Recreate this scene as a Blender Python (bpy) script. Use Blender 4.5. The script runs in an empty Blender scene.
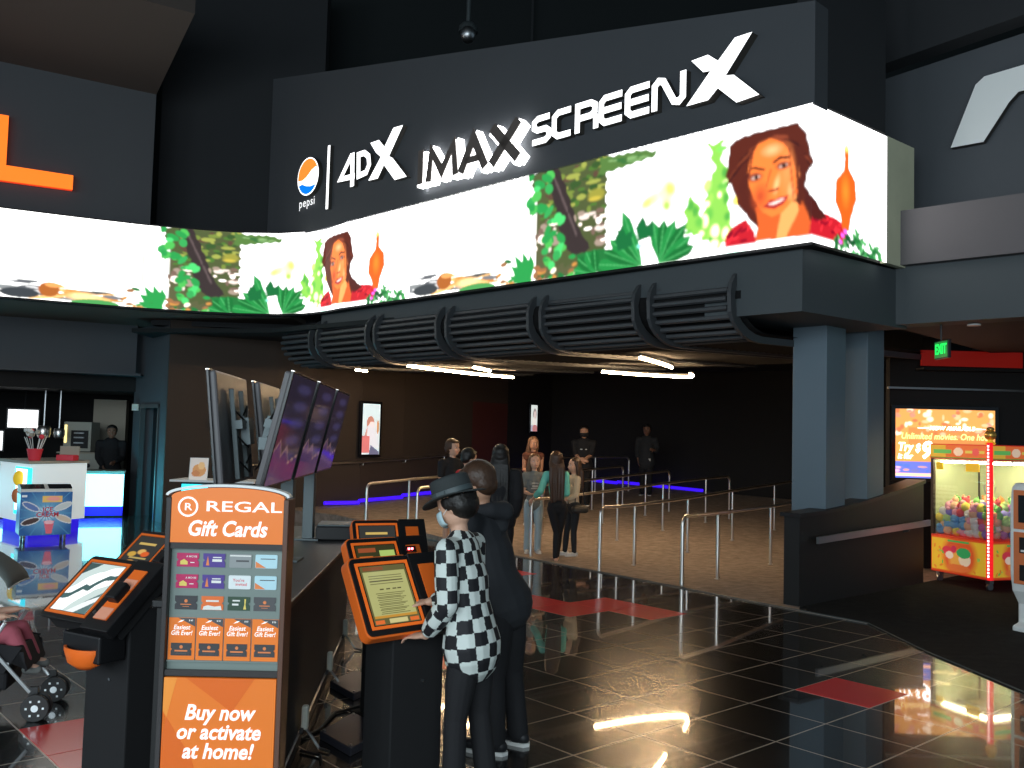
import bpy, bmesh, math, random
import numpy as np
from mathutils import Vector, Matrix, noise
random.seed(7)
PI = math.pi
SC = bpy.context.scene
COL = SC.collection

# ------------------------------------------------------------------ camera, world, big lights
H = 1.88
_f, _p, _r = 930.0, math.radians(3.2), math.radians(1.51)
fw = Vector((0, math.cos(_p), math.sin(_p)))
up0 = Vector((0, -math.sin(_p), math.cos(_p)))
rt = math.cos(_r) * Vector((1, 0, 0)) + math.sin(_r) * up0
up = -math.sin(_r) * Vector((1, 0, 0)) + math.cos(_r) * up0
cam_data = bpy.data.cameras.new('camera')
cam = bpy.data.objects.new('camera', cam_data)
COL.objects.link(cam)
cam.matrix_world = Matrix(((rt.x, up.x, -fw.x, 0), (rt.y, up.y, -fw.y, 0), (rt.z, up.z, -fw.z, H), (0, 0, 0, 1)))
cam_data.sensor_width = 36
cam_data.lens = 36 * _f / 1024
cam_data.clip_end = 200
SC.camera = cam
SC.view_settings.view_transform = 'Standard'
SC.view_settings.look = 'None'
SC.view_settings.gamma = 1
SC.view_settings.use_curve_mapping = False
SC.view_settings.exposure = 0.12
world = bpy.data.worlds.new('world')
SC.world = world
world.use_nodes = True
world.node_tree.nodes['Background'].inputs[0].default_value = (0.5, 0.7, 0.85, 1)
world.node_tree.nodes['Background'].inputs[1].default_value = 0.30

def area_light(name, loc, target, sx, sy, power, color):
    d = bpy.data.lights.new(name, 'AREA')
    d.shape = 'RECTANGLE'; d.size = sx; d.size_y = sy; d.energy = power; d.color = color
    o = bpy.data.objects.new(name, d)
    COL.objects.link(o)
    o.location = loc
    o.rotation_euler = (Vector(target) - Vector(loc)).to_track_quat('-Z', 'Y').to_euler()
    return o
# daylight from the glazed entrance front behind the camera
area_light('entrance_daylight', (-2.0, -7.0, 4.0), (0.5, 8, 1.6), 12, 5, 1150, (0.80, 0.93, 1.0))
area_light('lobby_side_daylight', (-11.0, -2.0, 4.5), (0, 7, 1.5), 6, 4, 380, (0.82, 0.92, 1.0))

# ------------------------------------------------------------------ materials
def mat(name, col, rough=0.6, metal=0.0, emit=0.0, ecol=None, spec=0.5, var=0.0, vscale=8.0, bump=0.0, bscale=60.0, coat=0.0, trans=0.0, alpha=1.0, ior=1.45):
    m = bpy.data.materials.new(name)
    m.use_nodes = True
    nt = m.node_tree
    b = nt.nodes['Principled BSDF']
    c = (col[0], col[1], col[2], 1)
    b.inputs['Base Color'].default_value = c
    b.inputs['Roughness'].default_value = rough
    b.inputs['Metallic'].default_value = metal
    b.inputs['Specular IOR Level'].default_value = spec
    b.inputs['Coat Weight'].default_value = coat
    b.inputs['Transmission Weight'].default_value = trans
    b.inputs['Alpha'].default_value = alpha
    b.inputs['IOR'].default_value = ior
    if emit:
        b.inputs['Emission Color'].default_value = ((ecol or col) + (1,))[:4] if isinstance((ecol or col), tuple) else c
        b.inputs['Emission Strength'].default_value = emit
    if var or bump:
        tc = nt.nodes.new('ShaderNodeTexCoord')
    if var:
        n = nt.nodes.new('ShaderNodeTexNoise'); n.inputs['Scale'].default_value = vscale; n.inputs['Detail'].default_value = 5
        nt.links.new(tc.outputs['Object'], n.inputs['Vector'])
        mx = nt.nodes.new('ShaderNodeMix'); mx.data_type = 'RGBA'
        mx.inputs[6].default_value = tuple(max(0, x * (1 - var)) for x in col) + (1,)
        mx.inputs[7].default_value = tuple(x * (1 + var) for x in col) + (1,)
        nt.links.new(n.outputs['Fac'], mx.inputs[0])
        nt.links.new(mx.outputs[2], b.inputs['Base Color'])
    if bump:
        n2 = nt.nodes.new('ShaderNodeTexNoise'); n2.inputs['Scale'].default_value = bscale; n2.inputs['Detail'].default_value = 3
        nt.links.new(tc.outputs['Object'], n2.inputs['Vector'])
        bp = nt.nodes.new('ShaderNodeBump'); bp.inputs['Strength'].default_value = bump; bp.inputs['Distance'].default_value = 0.01
        nt.links.new(n2.outputs['Fac'], bp.inputs['Height'])
        nt.links.new(bp.outputs['Normal'], b.inputs['Normal'])
    return m

def attr_mat(name, emit=0.0, rough=0.5, base=True, spec=0.5):
    m = bpy.data.materials.new(name); m.use_nodes = True
    nt = m.node_tree; b = nt.nodes['Principled BSDF']
    a = nt.nodes.new('ShaderNodeAttribute'); a.attribute_name = 'paint'
    if base: nt.links.new(a.outputs['Color'], b.inputs['Base Color'])
    else: b.inputs['Base Color'].default_value = (0.01, 0.01, 0.01, 1)
    b.inputs['Roughness'].default_value = rough
    b.inputs['Specular IOR Level'].default_value = spec
    if emit:
        nt.links.new(a.outputs['Color'], b.inputs['Emission Color'])
        b.inputs['Emission Strength'].default_value = emit
    return m

M = {}
def addm(k, *a, **kw): M[k] = mat(k, *a, **kw)
addm('black', (0.008, 0.008, 0.009), 0.45)
addm('black_matte', (0.010, 0.010, 0.011), 0.8)
addm('black_gloss', (0.008, 0.008, 0.01), 0.12)
addm('laminate', (0.012, 0.012, 0.012), 0.6, bump=0.05)
addm('wall_grey', (0.072, 0.080, 0.090), 0.75, var=0.06, vscale=1.3)
addm('wall_sign', (0.060, 0.066, 0.074), 0.7, var=0.05, vscale=1.2)
addm('wall_dark', (0.020, 0.022, 0.025), 0.8, var=0.08, vscale=1.1)
addm('wall_brown', (0.040, 0.029, 0.022), 0.8, var=0.07, vscale=1.5)
addm('wall_black', (0.010, 0.009, 0.009), 0.85)
addm('column', (0.125, 0.170, 0.205), 0.6, var=0.04, vscale=2)
addm('fascia', (0.105, 0.096, 0.10), 0.6)
addm('fascia_low', (0.060, 0.072, 0.078), 0.7)
addm('soffit_brown', (0.055, 0.045, 0.039), 0.8)
addm('ledge_lit_brown', (0.16, 0.12, 0.095), 0.8)  # brown light on the ledge underside put into a brighter colour
addm('sheen_white', (0.8, 0.82, 0.8), 0.5)
addm('plywood', (0.60, 0.60, 0.42), 0.7, var=0.12, vscale=3)
addm('ceiling_black', (0.010, 0.014, 0.015), 0.9)
addm('slat', (0.05, 0.055, 0.06), 0.5)
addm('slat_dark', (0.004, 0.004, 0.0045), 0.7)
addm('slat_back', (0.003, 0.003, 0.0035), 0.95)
addm('chrome', (0.72, 0.68, 0.64), 0.28, metal=1.0)
addm('steel', (0.45, 0.46, 0.47), 0.35, metal=1.0)
addm('dark_steel', (0.10, 0.12, 0.125), 0.45, metal=0.6)
addm('orange', (0.95, 0.17, 0.02), 0.4)
addm('orange_glow', (0.95, 0.17, 0.02), 0.4, emit=0.25)
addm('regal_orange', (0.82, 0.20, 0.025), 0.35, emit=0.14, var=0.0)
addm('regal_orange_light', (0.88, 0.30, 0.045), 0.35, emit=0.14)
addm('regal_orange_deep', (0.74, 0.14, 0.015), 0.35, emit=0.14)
addm('white', (0.80, 0.82, 0.80), 0.45)
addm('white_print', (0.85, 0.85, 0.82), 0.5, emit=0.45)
addm('glow_white', (1, 1, 1), 0.5, emit=4.0)
addm('glow_soft', (1, 1, 1), 0.5, emit=1.6)
addm('glow_warm', (1.0, 0.76, 0.46), 0.5, emit=105.0, ecol=(1.0, 0.66, 0.36))
addm('glow_cyan', (0.05, 0.8, 1.0), 0.5, emit=1.6, ecol=(0.02, 0.75, 0.95))
addm('glow_blue', (0.05, 0.02, 1.0), 0.5, emit=.55, ecol=(0.02, 0.01, 0.85))
addm('glow_purple', (0.1, 0.02, 1.0), 0.5, emit=1.0, ecol=(0.035, 0.005, 0.9))
addm('glow_red', (1, 0.02, 0.02), 0.5, emit=.75, ecol=(1.0, 0.012, 0.02))
addm('glow_pink', (1, 0.6, 0.6), 0.5, emit=3.0, ecol=(1.0, 0.72, 0.72))
addm('glow_orange', (1, 0.25, 0.02), 0.5, emit=1.0, ecol=(1.0, 0.17, 0.012))
addm('glow_orange_side', (1, 0.08, 0.01), 0.5, emit=0.8, ecol=(1.0, 0.05, 0.01))
addm('glow_green', (0.02, 1, 0.15), 0.5, emit=1.1, ecol=(0.0, 0.9, 0.12))
addm('glow_yellow', (1, 0.85, 0.3), 0.5, emit=1.6, ecol=(1.0, 0.8, 0.3))
addm('glow_letter', (1, 1, 1), 0.5, emit=0.95)
addm('letter_side', (0.05, 0.045, 0.04), 0.5)
addm('letter_dark', (0.12, 0.10, 0.09), 0.5)
addm('sign_white', (0.85, 0.88, 0.86), 0.5)
addm('pepsi_orange', (1, 0.3, 0.03), 0.5, emit=1.0, ecol=(1.0, 0.22, 0.03))
addm('pepsi_blue', (0.0, 0.2, 0.9), 0.5, emit=0.9, ecol=(0.0, 0.18, 0.85))
addm('red_tile', (0.72, 0.05, 0.045), 0.2)
def glass(name, tint=(1, 1, 1), a=0.12):
    m = bpy.data.materials.new(name); m.use_nodes = True
    nt = m.node_tree; nt.nodes.clear()
    o = nt.nodes.new('ShaderNodeOutputMaterial'); t = nt.nodes.new('ShaderNodeBsdfTransparent'); g = nt.nodes.new('ShaderNodeBsdfGlossy')
    t.inputs[0].default_value = tint + (1,); g.inputs['Roughness'].default_value = 0.03
    mx = nt.nodes.new('ShaderNodeMixShader')
    mx.inputs[0].default_value = 0.05
    nt.links.new(t.outputs[0], mx.inputs[1]); nt.links.new(g.outputs[0], mx.inputs[2]); nt.links.new(mx.outputs[0], o.inputs[0])
    return m
M['glass'] = glass('glass')

# ------------------------------------------------------------------ mesh helpers
class MB:
    def __init__(s, M0=None):
        s.v = []; s.f = []; s.mi = []; s.ms = []; s.X = M0 or Matrix.Identity(4); s.cur = 0
    def m(s, k):
        mm = M[k] if isinstance(k, str) else k
        if mm not in s.ms: s.ms.append(mm)
        s.cur = s.ms.index(mm); return s
    def add(s, vs, fs):
        if not s.ms: s.m('black')
        b = len(s.v)
        s.v += [s.X @ Vector(v) for v in vs]
        for f in fs: s.f.append([b + i for i in f]); s.mi.append(s.cur)
        return s
    def box(s, c, d, R=None):
        x, y, z = d[0] / 2, d[1] / 2, d[2] / 2
        vs = [Vector((a, b, e)) for a in (-x, x) for b in (-y, y) for e in (-z, z)]
        if R: vs = [R @ v for v in vs]
        vs = [v + Vector(c) for v in vs]
        return s.add(vs, [(0, 1, 3, 2), (4, 6, 7, 5), (0, 4, 5, 1), (2, 3, 7, 6), (0, 2, 6, 4), (1, 5, 7, 3)])
    def prism(s, poly, z0, z1, axis='z'):   # poly 2D, extruded along axis
        n = len(poly)
        a = sum(poly[i][0] * poly[(i + 1) % n][1] - poly[(i + 1) % n][0] * poly[i][1] for i in range(n))
        if a < 0: poly = poly[::-1]
        def P(p, z):
            if axis == 'z': return (p[0], p[1], z)
            if axis == 'y': return (p[0], -z, p[1])
            return (z, p[0], p[1])
        vs = [P(p, z0) for p in poly] + [P(p, z1) for p in poly]
        fs = [tuple(range(n))[::-1], tuple(range(n, 2 * n))] + [(i, (i + 1) % n, n + (i + 1) % n, n + i) for i in range(n)]
        return s.add(vs, fs)
    def tube(s, path, r, n=10, closed=False, cap=True, flat=1.0):
        path = [Vector(p) for p in path]; L = len(path)
        rs = r if isinstance(r, (list, tuple)) else [r] * L
        vs = []; t0 = None; nrm = None
        for i, p in enumerate(path):
            a = path[(i - 1) % L] if (closed or i > 0) else p
            b = path[(i + 1) % L] if (closed or i < L - 1) else p
            t = (b - a).normalized()
            if nrm is None:
                nrm = t.orthogonal().normalized()
                if abs(t.z) < 0.9: nrm = (Vector((0, 0, 1)) - t * t.z).normalized()
            else:
                nrm = (nrm - t * nrm.dot(t)).normalized()
            bn = t.cross(nrm)
            for k in range(n):
                an = 2 * PI * k / n
                vs.append(p + (nrm * math.cos(an) * flat + bn * math.sin(an)) * rs[i])
        fs = []
        for i in range(L if closed else L - 1):
            j = (i + 1) % L
            for k in range(n):
                k2 = (k + 1) % n
                fs.append((i * n + k, i * n + k2, j * n + k2, j * n + k))
        if cap and not closed:
            fs.append(tuple(range(n))[::-1]); fs.append(tuple((L - 1) * n + k for k in range(n)))
        return s.add(vs, fs)
    def lathe(s, prof, c=(0, 0, 0), n=20, sx=1, sy=1):
        vs = []; c = Vector(c)
        for r, z in prof:
            for k in range(n):
                a = 2 * PI * k / n
                vs.append(c + Vector((r * sx * math.cos(a), r * sy * math.sin(a), z)))
        fs = []
        L = len(prof)
        for i in range(L - 1):
            for k in range(n):
                k2 = (k + 1) % n
                fs.append((i * n + k, i * n + k2, (i + 1) * n + k2, (i + 1) * n + k))
        fs.append(tuple(range(n))[::-1]); fs.append(tuple((L - 1) * n + k for k in range(n)))
        return s.add(vs, fs)
    def ell(s, c, r, R=None, n=16, k=10):
        prof = []
        c = Vector(c); vs = []
        for i in range(k + 1):
            th = PI * i / k
            for j in range(n):
                a = 2 * PI * j / n
                v = Vector((r[0] * math.sin(th) * math.cos(a), r[1] * math.sin(th) * math.sin(a), -r[2] * math.cos(th)))
                vs.append(c + ((R @ v) if R else v))
        fs = []
        for i in range(k):
            for j in range(n):
                j2 = (j + 1) % n
                if i == 0: fs.append((j, (k and n + j2), n + j)[::1]) if False else fs.append((j, n + j2, n + j))
                elif i == k - 1: fs.append((i * n + j, i * n + j2, (i + 1) * n + j))
                else: fs.append((i * n + j, i * n + j2, (i + 1) * n + j2, (i + 1) * n + j))
        return s.add(vs, fs)
    def build(s, name, mk=None, parent=None, bevel=0, smooth=False, seg=2):
        me = bpy.data.meshes.new(name)
        me.from_pydata([tuple(v) for v in s.v], [], s.f)
        if mk is not None:
            me.materials.append(M[mk] if isinstance(mk, str) else mk)
        else:
            for x in s.ms: me.materials.append(x)
            me.polygons.foreach_set('material_index', s.mi)
        bm = bmesh.new(); bm.from_mesh(me)
        bmesh.ops.remove_doubles(bm, verts=bm.verts, dist=1e-6)
        bmesh.ops.recalc_face_normals(bm, faces=bm.faces)
        bm.to_mesh(me); bm.free()
        o = bpy.data.objects.new(name, me)
        COL.objects.link(o)
        if parent: o.parent = parent
        if bevel:
            b = o.modifiers.new('bevel', 'BEVEL'); b.width = bevel; b.segments = seg; b.limit_method = 'ANGLE'; b.angle_limit = math.radians(40)
            b.harden_normals = False
        if smooth:
            for p in me.polygons: p.use_smooth = True
            if hasattr(me, 'set_sharp_from_angle'): me.set_sharp_from_angle(angle=math.radians(42))
        return o

def tag(o, label=None, cat=None, group=None, kind=None):
    if label: o['label'] = label
    if cat: o['category'] = cat
    if group: o['group'] = group
    if kind: o['kind'] = kind
    return o
def struct(o): o['kind'] = 'structure'; return o
def empty(name, loc, rz=0.0):
    o = bpy.data.objects.new(name, None); COL.objects.link(o)
    o.location = loc; o.rotation_euler = (0, 0, rz); o.empty_display_size = 0.2
    return o
def thing(name, label, cat, loc=(0, 0, 0), rz=0.0, group=None):
    return tag(empty(name, loc, rz), label, cat, group)
def copy_tree(o, parent=None):
    c = o.copy(); COL.objects.link(c)
    if parent: c.parent = parent
    for ch in list(o.children): copy_tree(ch, c)
    return c
def T(x, y, z): return Matrix.Translation((x, y, z))
def RX(a): return Matrix.Rotation(a, 4, 'X')
def RY(a): return Matrix.Rotation(a, 4, 'Y')
def RZ(a): return Matrix.Rotation(a, 4, 'Z')
def frame(origin, u, n):      # local x along u, local y = up, local z = outward n
    u = Vector((u[0], u[1], 0)).normalized(); n = Vector((n[0], n[1], 0)).normalized()
    return Matrix(((u.x, 0, n.x, origin[0]), (u.y, 0, n.y, origin[1]), (0, 1, 0, origin[2] if len(origin) > 2 else 0), (0, 0, 0, 1)))
_txtcache = {}
def text_into(mb, s, x, y, size, depth=0.0, align='CENTER', shear=0.0, bold=0.0, z=0.0, sx=1.0, spacing=1.0):
    """letters as geometry in the local XY plane of the builder"""
    key = (s, depth, align, shear, bold, spacing)
    if key not in _txtcache:
        cu = bpy.data.curves.new('t', 'FONT'); cu.body = s; cu.size = 1.0; cu.extrude = depth / 2; cu.align_x = align; cu.align_y = 'CENTER'
        cu.shear = shear; cu.offset = bold; cu.resolution_u = 3; cu.space_character = spacing
        o = bpy.data.objects.new('t', cu); COL.objects.link(o)
        me = o.evaluated_get(bpy.context.evaluated_depsgraph_get()).to_mesh()
        vs = [v.co.copy() for v in me.vertices]; fs = [tuple(p.vertices) for p in me.polygons]
        bpy.data.objects.remove(o); bpy.data.curves.remove(cu)
        _txtcache[key] = (vs, fs)
    vs, fs = _txtcache[key]
    mb.add([Vector((x + v.x * size * sx, y + v.y * size, z + v.z)) for v in vs], fs)
def ribbon(mb, path, t, z0, z1, closed=False):
    """flat stroke of width t through 2D points, extruded z0..z1"""
    n = len(path)
    P = [Vector((p[0], p[1])) for p in path]
    L, Rr = [], []
    for i in range(n):
        a = P[(i - 1) % n] if (closed or i > 0) else None
        b = P[(i + 1) % n] if (closed or i < n - 1) else None
        d1 = (P[i] - a).normalized() if a is not None else None
        d2 = (b - P[i]).normalized() if b is not None else None
        d = ((d1 or d2) + (d2 or d1)).normalized()
        k = 1.0 / max(0.5, abs(d.dot(d1 or d2)))
        nn = Vector((-d.y, d.x)) * t / 2 * k
        L.append(P[i] + nn); Rr.append(P[i] - nn)
    for i in range(n if closed else n - 1):
        j = (i + 1) % n
        mb.prism([tuple(L[i]), tuple(Rr[i]), tuple(Rr[j]), tuple(L[j])], z0, z1)
def rrect(w, h, r, n=5, cx=0, cy=0):
    pts = []
    for (sx, sy, a0) in ((1, 1, 0), (-1, 1, 90), (-1, -1, 180), (1, -1, 270)):
        for k in range(n + 1):
            a = math.radians(a0 + 90 * k / n)
            pts.append((cx + sx * (w / 2 - r) + r * math.cos(a), cy + sy * (h / 2 - r) + r * math.sin(a)))
    return pts

class Canvas:   # a displayed or printed picture, drawn by code, resolution = cells per unit
    def __init__(s, x0, x1, y0, y1, res, bg):
        s.x0, s.y0 = x0, y0; s.w = int((x1 - x0) * res) + 1; s.h = int((y1 - y0) * res) + 1
        s.X, s.Y = np.meshgrid(np.linspace(x0, x1, s.w), np.linspace(y0, y1, s.h))
        s.a = np.zeros((s.h, s.w, 3)) + np.array(bg)
    def put(s, mask, col, soft=None):
        m = mask.astype(float)[..., None] if soft is None else soft[..., None]
        s.a = s.a * (1 - m) + np.array(col) * m
    def poly(s, pts, col, wob=0.0, alpha=1.0):
        X, Y = s.X, s.Y
        if wob: X = X + wob * np.sin(Y * 37 + X * 11); Y = Y + wob * np.sin(X * 41 + 1.3)
        ins = np.zeros(X.shape, bool); n = len(pts)
        for i in range(n):
            x1, y1 = pts[i]; x2, y2 = pts[(i + 1) % n]
            if y1 == y2: continue
            c = ((y1 > Y) != (y2 > Y)) & (X < (x2 - x1) * (Y - y1) / (y2 - y1) + x1)
            ins ^= c
        s.put(ins, col, ins.astype(float) * alpha)
    def ell(s, cx, cy, rx, ry, col, ang=0.0, soft=0.0, alpha=1.0):
        c, n = math.cos(ang), math.sin(ang)
        dx, dy = s.X - cx, s.Y - cy
        u = (dx * c + dy * n) / rx; v = (-dx * n + dy * c) / ry
        d = np.sqrt(u * u + v * v)
        m = (d < 1).astype(float) if not soft else np.clip((1 - d) / soft, 0, 1)
        s.put(None, col, m * alpha)
    def rect(s, x0, x1, y0, y1, col, alpha=1.0):
        m = ((s.X >= x0) & (s.X <= x1) & (s.Y >= y0) & (s.Y <= y1)).astype(float) * alpha
        s.put(None, col, m)
    def line(s, p, q, w, col):
        (x1, y1), (x2, y2) = p, q
        L2 = (x2 - x1) ** 2 + (y2 - y1) ** 2 + 1e-9
        t = np.clip(((s.X - x1) * (x2 - x1) + (s.Y - y1) * (y2 - y1)) / L2, 0, 1)
        d = np.hypot(s.X - x1 - t * (x2 - x1), s.Y - y1 - t * (y2 - y1))
        s.put(d < w / 2, col)
def canvas_mesh(name, cv, fn, material, parent=None, uv=None):
    """grid of the canvas, fn(X, Y) -> world/local arrays (N,3)"""
    h, w = cv.h, cv.w
    P = fn(cv.X.ravel(), cv.Y.ravel())
    me = bpy.data.meshes.new(name)
    idx = np.arange(h * w).reshape(h, w)
    q = np.stack([idx[:-1, :-1], idx[:-1, 1:], idx[1:, 1:], idx[1:, :-1]], -1).reshape(-1, 4)
    me.vertices.add(h * w); me.vertices.foreach_set('co', np.asarray(P, float).ravel())
    me.loops.add(q.size); me.loops.foreach_set('vertex_index', q.ravel())
    me.polygons.add(len(q)); me.polygons.foreach_set('loop_start', np.arange(0, q.size, 4)); me.polygons.foreach_set('loop_total', np.full(len(q), 4))
    me.update(); me.validate()
    at = me.color_attributes.new('paint', 'FLOAT_COLOR', 'POINT')
    c = np.ones((h * w, 4)); c[:, :3] = cv.a.reshape(-1, 3)
    at.data.foreach_set('color', c.ravel())
    me.materials.append(material)
    o = bpy.data.objects.new(name, me); COL.objects.link(o)
    if parent: o.parent = parent
    return o
def flat_fn(Mx, z=0.0):
    A = np.array(Mx)
    def fn(x, y):
        v = np.stack([x, y, np.full_like(x, z), np.ones_like(x)], -1)
        return (v @ A.T)[:, :3]
    return fn
# ------------------------------------------------------------------ the setting
E1 = Vector((0.747, 0.665)); E2 = Vector((-0.665, 0.747))
def ramp(y): return max(0.0, 0.055 * (y - 15.0))
CARPET_EDGE = [(-1.9, 17.3), (0.42, 14.32), (1.89, 12.43), (2.97, 10.99), (3.82, 9.94), (3.86, 8.64), (4.02, 7.3), (4.4, 4.0), (4.8, -3.0)]
# glossy black tile floor, one tile 0.602 m, laid on the diagonal
def floor_material():
    m = bpy.data.materials.new('polished_tile'); m.use_nodes = True
    nt = m.node_tree; b = nt.nodes['Principled BSDF']
    tc = nt.nodes.new('ShaderNodeTexCoord'); mp = nt.nodes.new('ShaderNodeMapping'); mp.vector_type = 'POINT'
    nt.links.new(tc.outputs['Object'], mp.inputs['Vector'])
    br = nt.nodes.new('ShaderNodeTexBrick')
    br.offset = 0; br.squash = 1
    br.inputs['Scale'].default_value = 1.0; br.inputs['Mortar Size'].default_value = 0.006; br.inputs['Mortar Smooth'].default_value = 0.1
    br.inputs['Brick Width'].default_value = TILE; br.inputs['Row Height'].default_value = TILE
    br.inputs['Color1'].default_value = (0.010, 0.0095, 0.009, 1); br.inputs['Color2'].default_value = (0.014, 0.012, 0.011, 1)
    br.inputs['Mortar'].default_value = (0.62, 0.52, 0.42, 1)
    nt.links.new(mp.outputs['Vector'], br.inputs['Vector'])
    n = nt.nodes.new('ShaderNodeTexNoise'); n.inputs['Scale'].default_value = 70; n.inputs['Detail'].default_value = 2
    nt.links.new(mp.outputs['Vector'], n.inputs['Vector'])
    cr = nt.nodes.new('ShaderNodeValToRGB'); cr.color_ramp.elements[0].position = 0.80; cr.color_ramp.elements[1].position = 0.84
    nt.links.new(n.outputs['Fac'], cr.inputs[0])
    mx = nt.nodes.new('ShaderNodeMix'); mx.data_type = 'RGBA'; mx.blend_type = 'MIX'
    nt.links.new(cr.outputs[0], mx.inputs[0]); nt.links.new(br.outputs['Color'], mx.inputs[6]); mx.inputs[7].default_value = (0.35, 0.33, 0.3, 1)
    nt.links.new(mx.outputs[2], b.inputs['Base Color'])
    b.inputs['Roughness'].default_value = 0.22
    b.inputs['Coat Weight'].default_value = 1.0; b.inputs['Coat Roughness'].default_value = 0.03; b.inputs['Coat IOR'].default_value = 1.5
    b.inputs['Specular IOR Level'].default_value = 0.5
    n3 = nt.nodes.new('ShaderNodeTexNoise'); n3.inputs['Scale'].default_value = 1.2
    nt.links.new(mp.outputs['Vector'], n3.inputs['Vector'])
    bp = nt.nodes.new('ShaderNodeBump'); bp.inputs['Strength'].default_value = 0.06; bp.inputs['Distance'].default_value = 0.02
    return m
TILE = 0.3204 * H
YAW = 0.7271
T0 = Vector((1.3686 * H, 3.1543 * H))      # a grid corner
M['tile'] = floor_material()
# the floor plane in its own grid frame
fl = MB().m('tile').add([(-26, -26, 0), (34, -26, 0), (34, 34, 0), (-26, 34, 0)], [(0, 1, 2, 3)]).build('floor')
fl.location = (T0.x, T0.y, 0); fl.rotation_euler = (0, 0, YAW); struct(fl)
def tile_corner(i, j):
    return T0 + Vector((math.cos(YAW), math.sin(YAW))) * i * TILE + Vector((-math.sin(YAW), math.cos(YAW))) * j * TILE
RED = [(1, 1), (3, 6), (3, 7), (2, 7), (2, 8), (4, 11), (4, 12), (-2, 5), (-7, 5), (-7, 4), (-6, 5), (-8, 9)]
def red_tile(i, j):
    pts = [tile_corner(i + a, j + b) for a, b in ((.01, .01), (.99, .01), (.99, .99), (.01, .99))]
    o = MB().m('red_tile').prism([tuple(p) for p in pts], 0.0, 0.003).build('floor_inlay')
    return struct(o)

for ij in RED: red_tile(*ij)

def carpet_material(name, c1, c2, c3, sc):
    m = bpy.data.materials.new(name); m.use_nodes = True
    nt = m.node_tree; b = nt.nodes['Principled BSDF']
    tc = nt.nodes.new('ShaderNodeTexCoord')
    n = nt.nodes.new('ShaderNodeTexNoise'); n.inputs['Scale'].default_value = sc; n.inputs['Detail'].default_value = 8; n.inputs['Roughness'].default_value = 0.7
    mp = nt.nodes.new('ShaderNodeMapping'); mp.inputs['Rotation'].default_value = (0, 0, 0.7); mp.inputs['Scale'].default_value = (1, 1.5, 1)
    nt.links.new(tc.outputs['Object'], mp.inputs[0]); nt.links.new(mp.outputs[0], n.inputs['Vector'])
    cr = nt.nodes.new('ShaderNodeValToRGB'); e = cr.color_ramp.elements
    e[0].position = 0.32; e[0].color = c1 + (1,); e[1].position = 0.68; e[1].color = c3 + (1,)
    x = e.new(0.5); x.color = c2 + (1,)
    nt.links.new(n.outputs['Fac'], cr.inputs[0]); nt.links.new(cr.outputs[0], b.inputs['Base Color'])
    b.inputs['Roughness'].default_value = 0.95; b.inputs['Specular IOR Level'].default_value = 0.1
    n2 = nt.nodes.new('ShaderNodeTexNoise'); n2.inputs['Scale'].default_value = 180
    nt.links.new(tc.outputs['Object'], n2.inputs['Vector'])
    bp = nt.nodes.new('ShaderNodeBump'); bp.inputs['Strength'].default_value = 0.5; bp.inputs['Distance'].default_value = 0.01
    nt.links.new(n2.outputs['Fac'], bp.inputs['Height']); nt.links.new(bp.outputs['Normal'], b.inputs['Normal'])
    return m
M['carpet'] = carpet_material('carpet_brown', (0.20, 0.165, 0.14), (0.30, 0.25, 0.215), (0.40, 0.34, 0.29), 6.5)
M['carpet_dark'] = carpet_material('carpet_charcoal', (0.020, 0.020, 0.019), (0.026, 0.025, 0.024), (0.034, 0.033, 0.031), 6)

# queue carpet: strip grid bounded by its slanted edge, rising as a ramp beyond y = 15
def carpet():
    mb = MB().m('carpet')
    # left border: edge line then the left queue wall; right border: half wall and side wall
    def xl(y):
        if y < 17.3: return np.interp(y, [9.94, 10.99, 12.43, 14.32, 17.3], [3.82, 2.97, 1.89, 0.42, -1.9])
        return np.interp(y, [17.3, 18.4, 19.0, 19.7, 28], [-1.9, -3.2, -3.7, -6.0, -6.0])
    ys = list(np.linspace(9.94, 15, 24)) + list(np.linspace(15.3, 28.5, 28))
    rows = []
    for y in ys:
        a, b_ = xl(y), 14.0 if y > 14.6 else max(xl(y) + .01, 3.36 + (y - 10.8) * 1.1)
        rows.append([(a + (b_ - a) * t, y, ramp(y) + 0.012) for t in np.linspace(0, 1, 8)])
    vs = [p for r in rows for p in r]; fs = []
    for i in range(len(rows) - 1):
        for k in range(7):
            fs.append((i * 8 + k, i * 8 + k + 1, (i + 1) * 8 + k + 1, (i + 1) * 8 + k))
    mb.add(vs, fs)
    for i in range(len(rows) - 1):      # side skirt of the ramp
        a, b = rows[i][0], rows[i + 1][0]
        mb.add([a, b, (b[0], b[1], 0), (a[0], a[1], 0)], [(0, 1, 2, 3)])
    return mb.build('floor_carpet')
struct(carpet())
cd = [(3.4, 10.5), (3.82, 9.94), (3.86, 8.64), (4.02, 7.3), (4.6, 3.0), (14, 3.0), (14, 16), (6.4, 14.6), (5.6, 12.9), (3.45, 10.95)]
struct(MB().m('carpet_dark').prism(cd, 0.0, 0.010).build('floor_carpet'))
# metal edge strips between carpet and tile
st = MB().m('dark_steel')
st.tube([(x, y, 0.010) for x, y in CARPET_EDGE[:-1]], 0.007, 6)
tag(struct(st.build('trim_1')))

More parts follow.
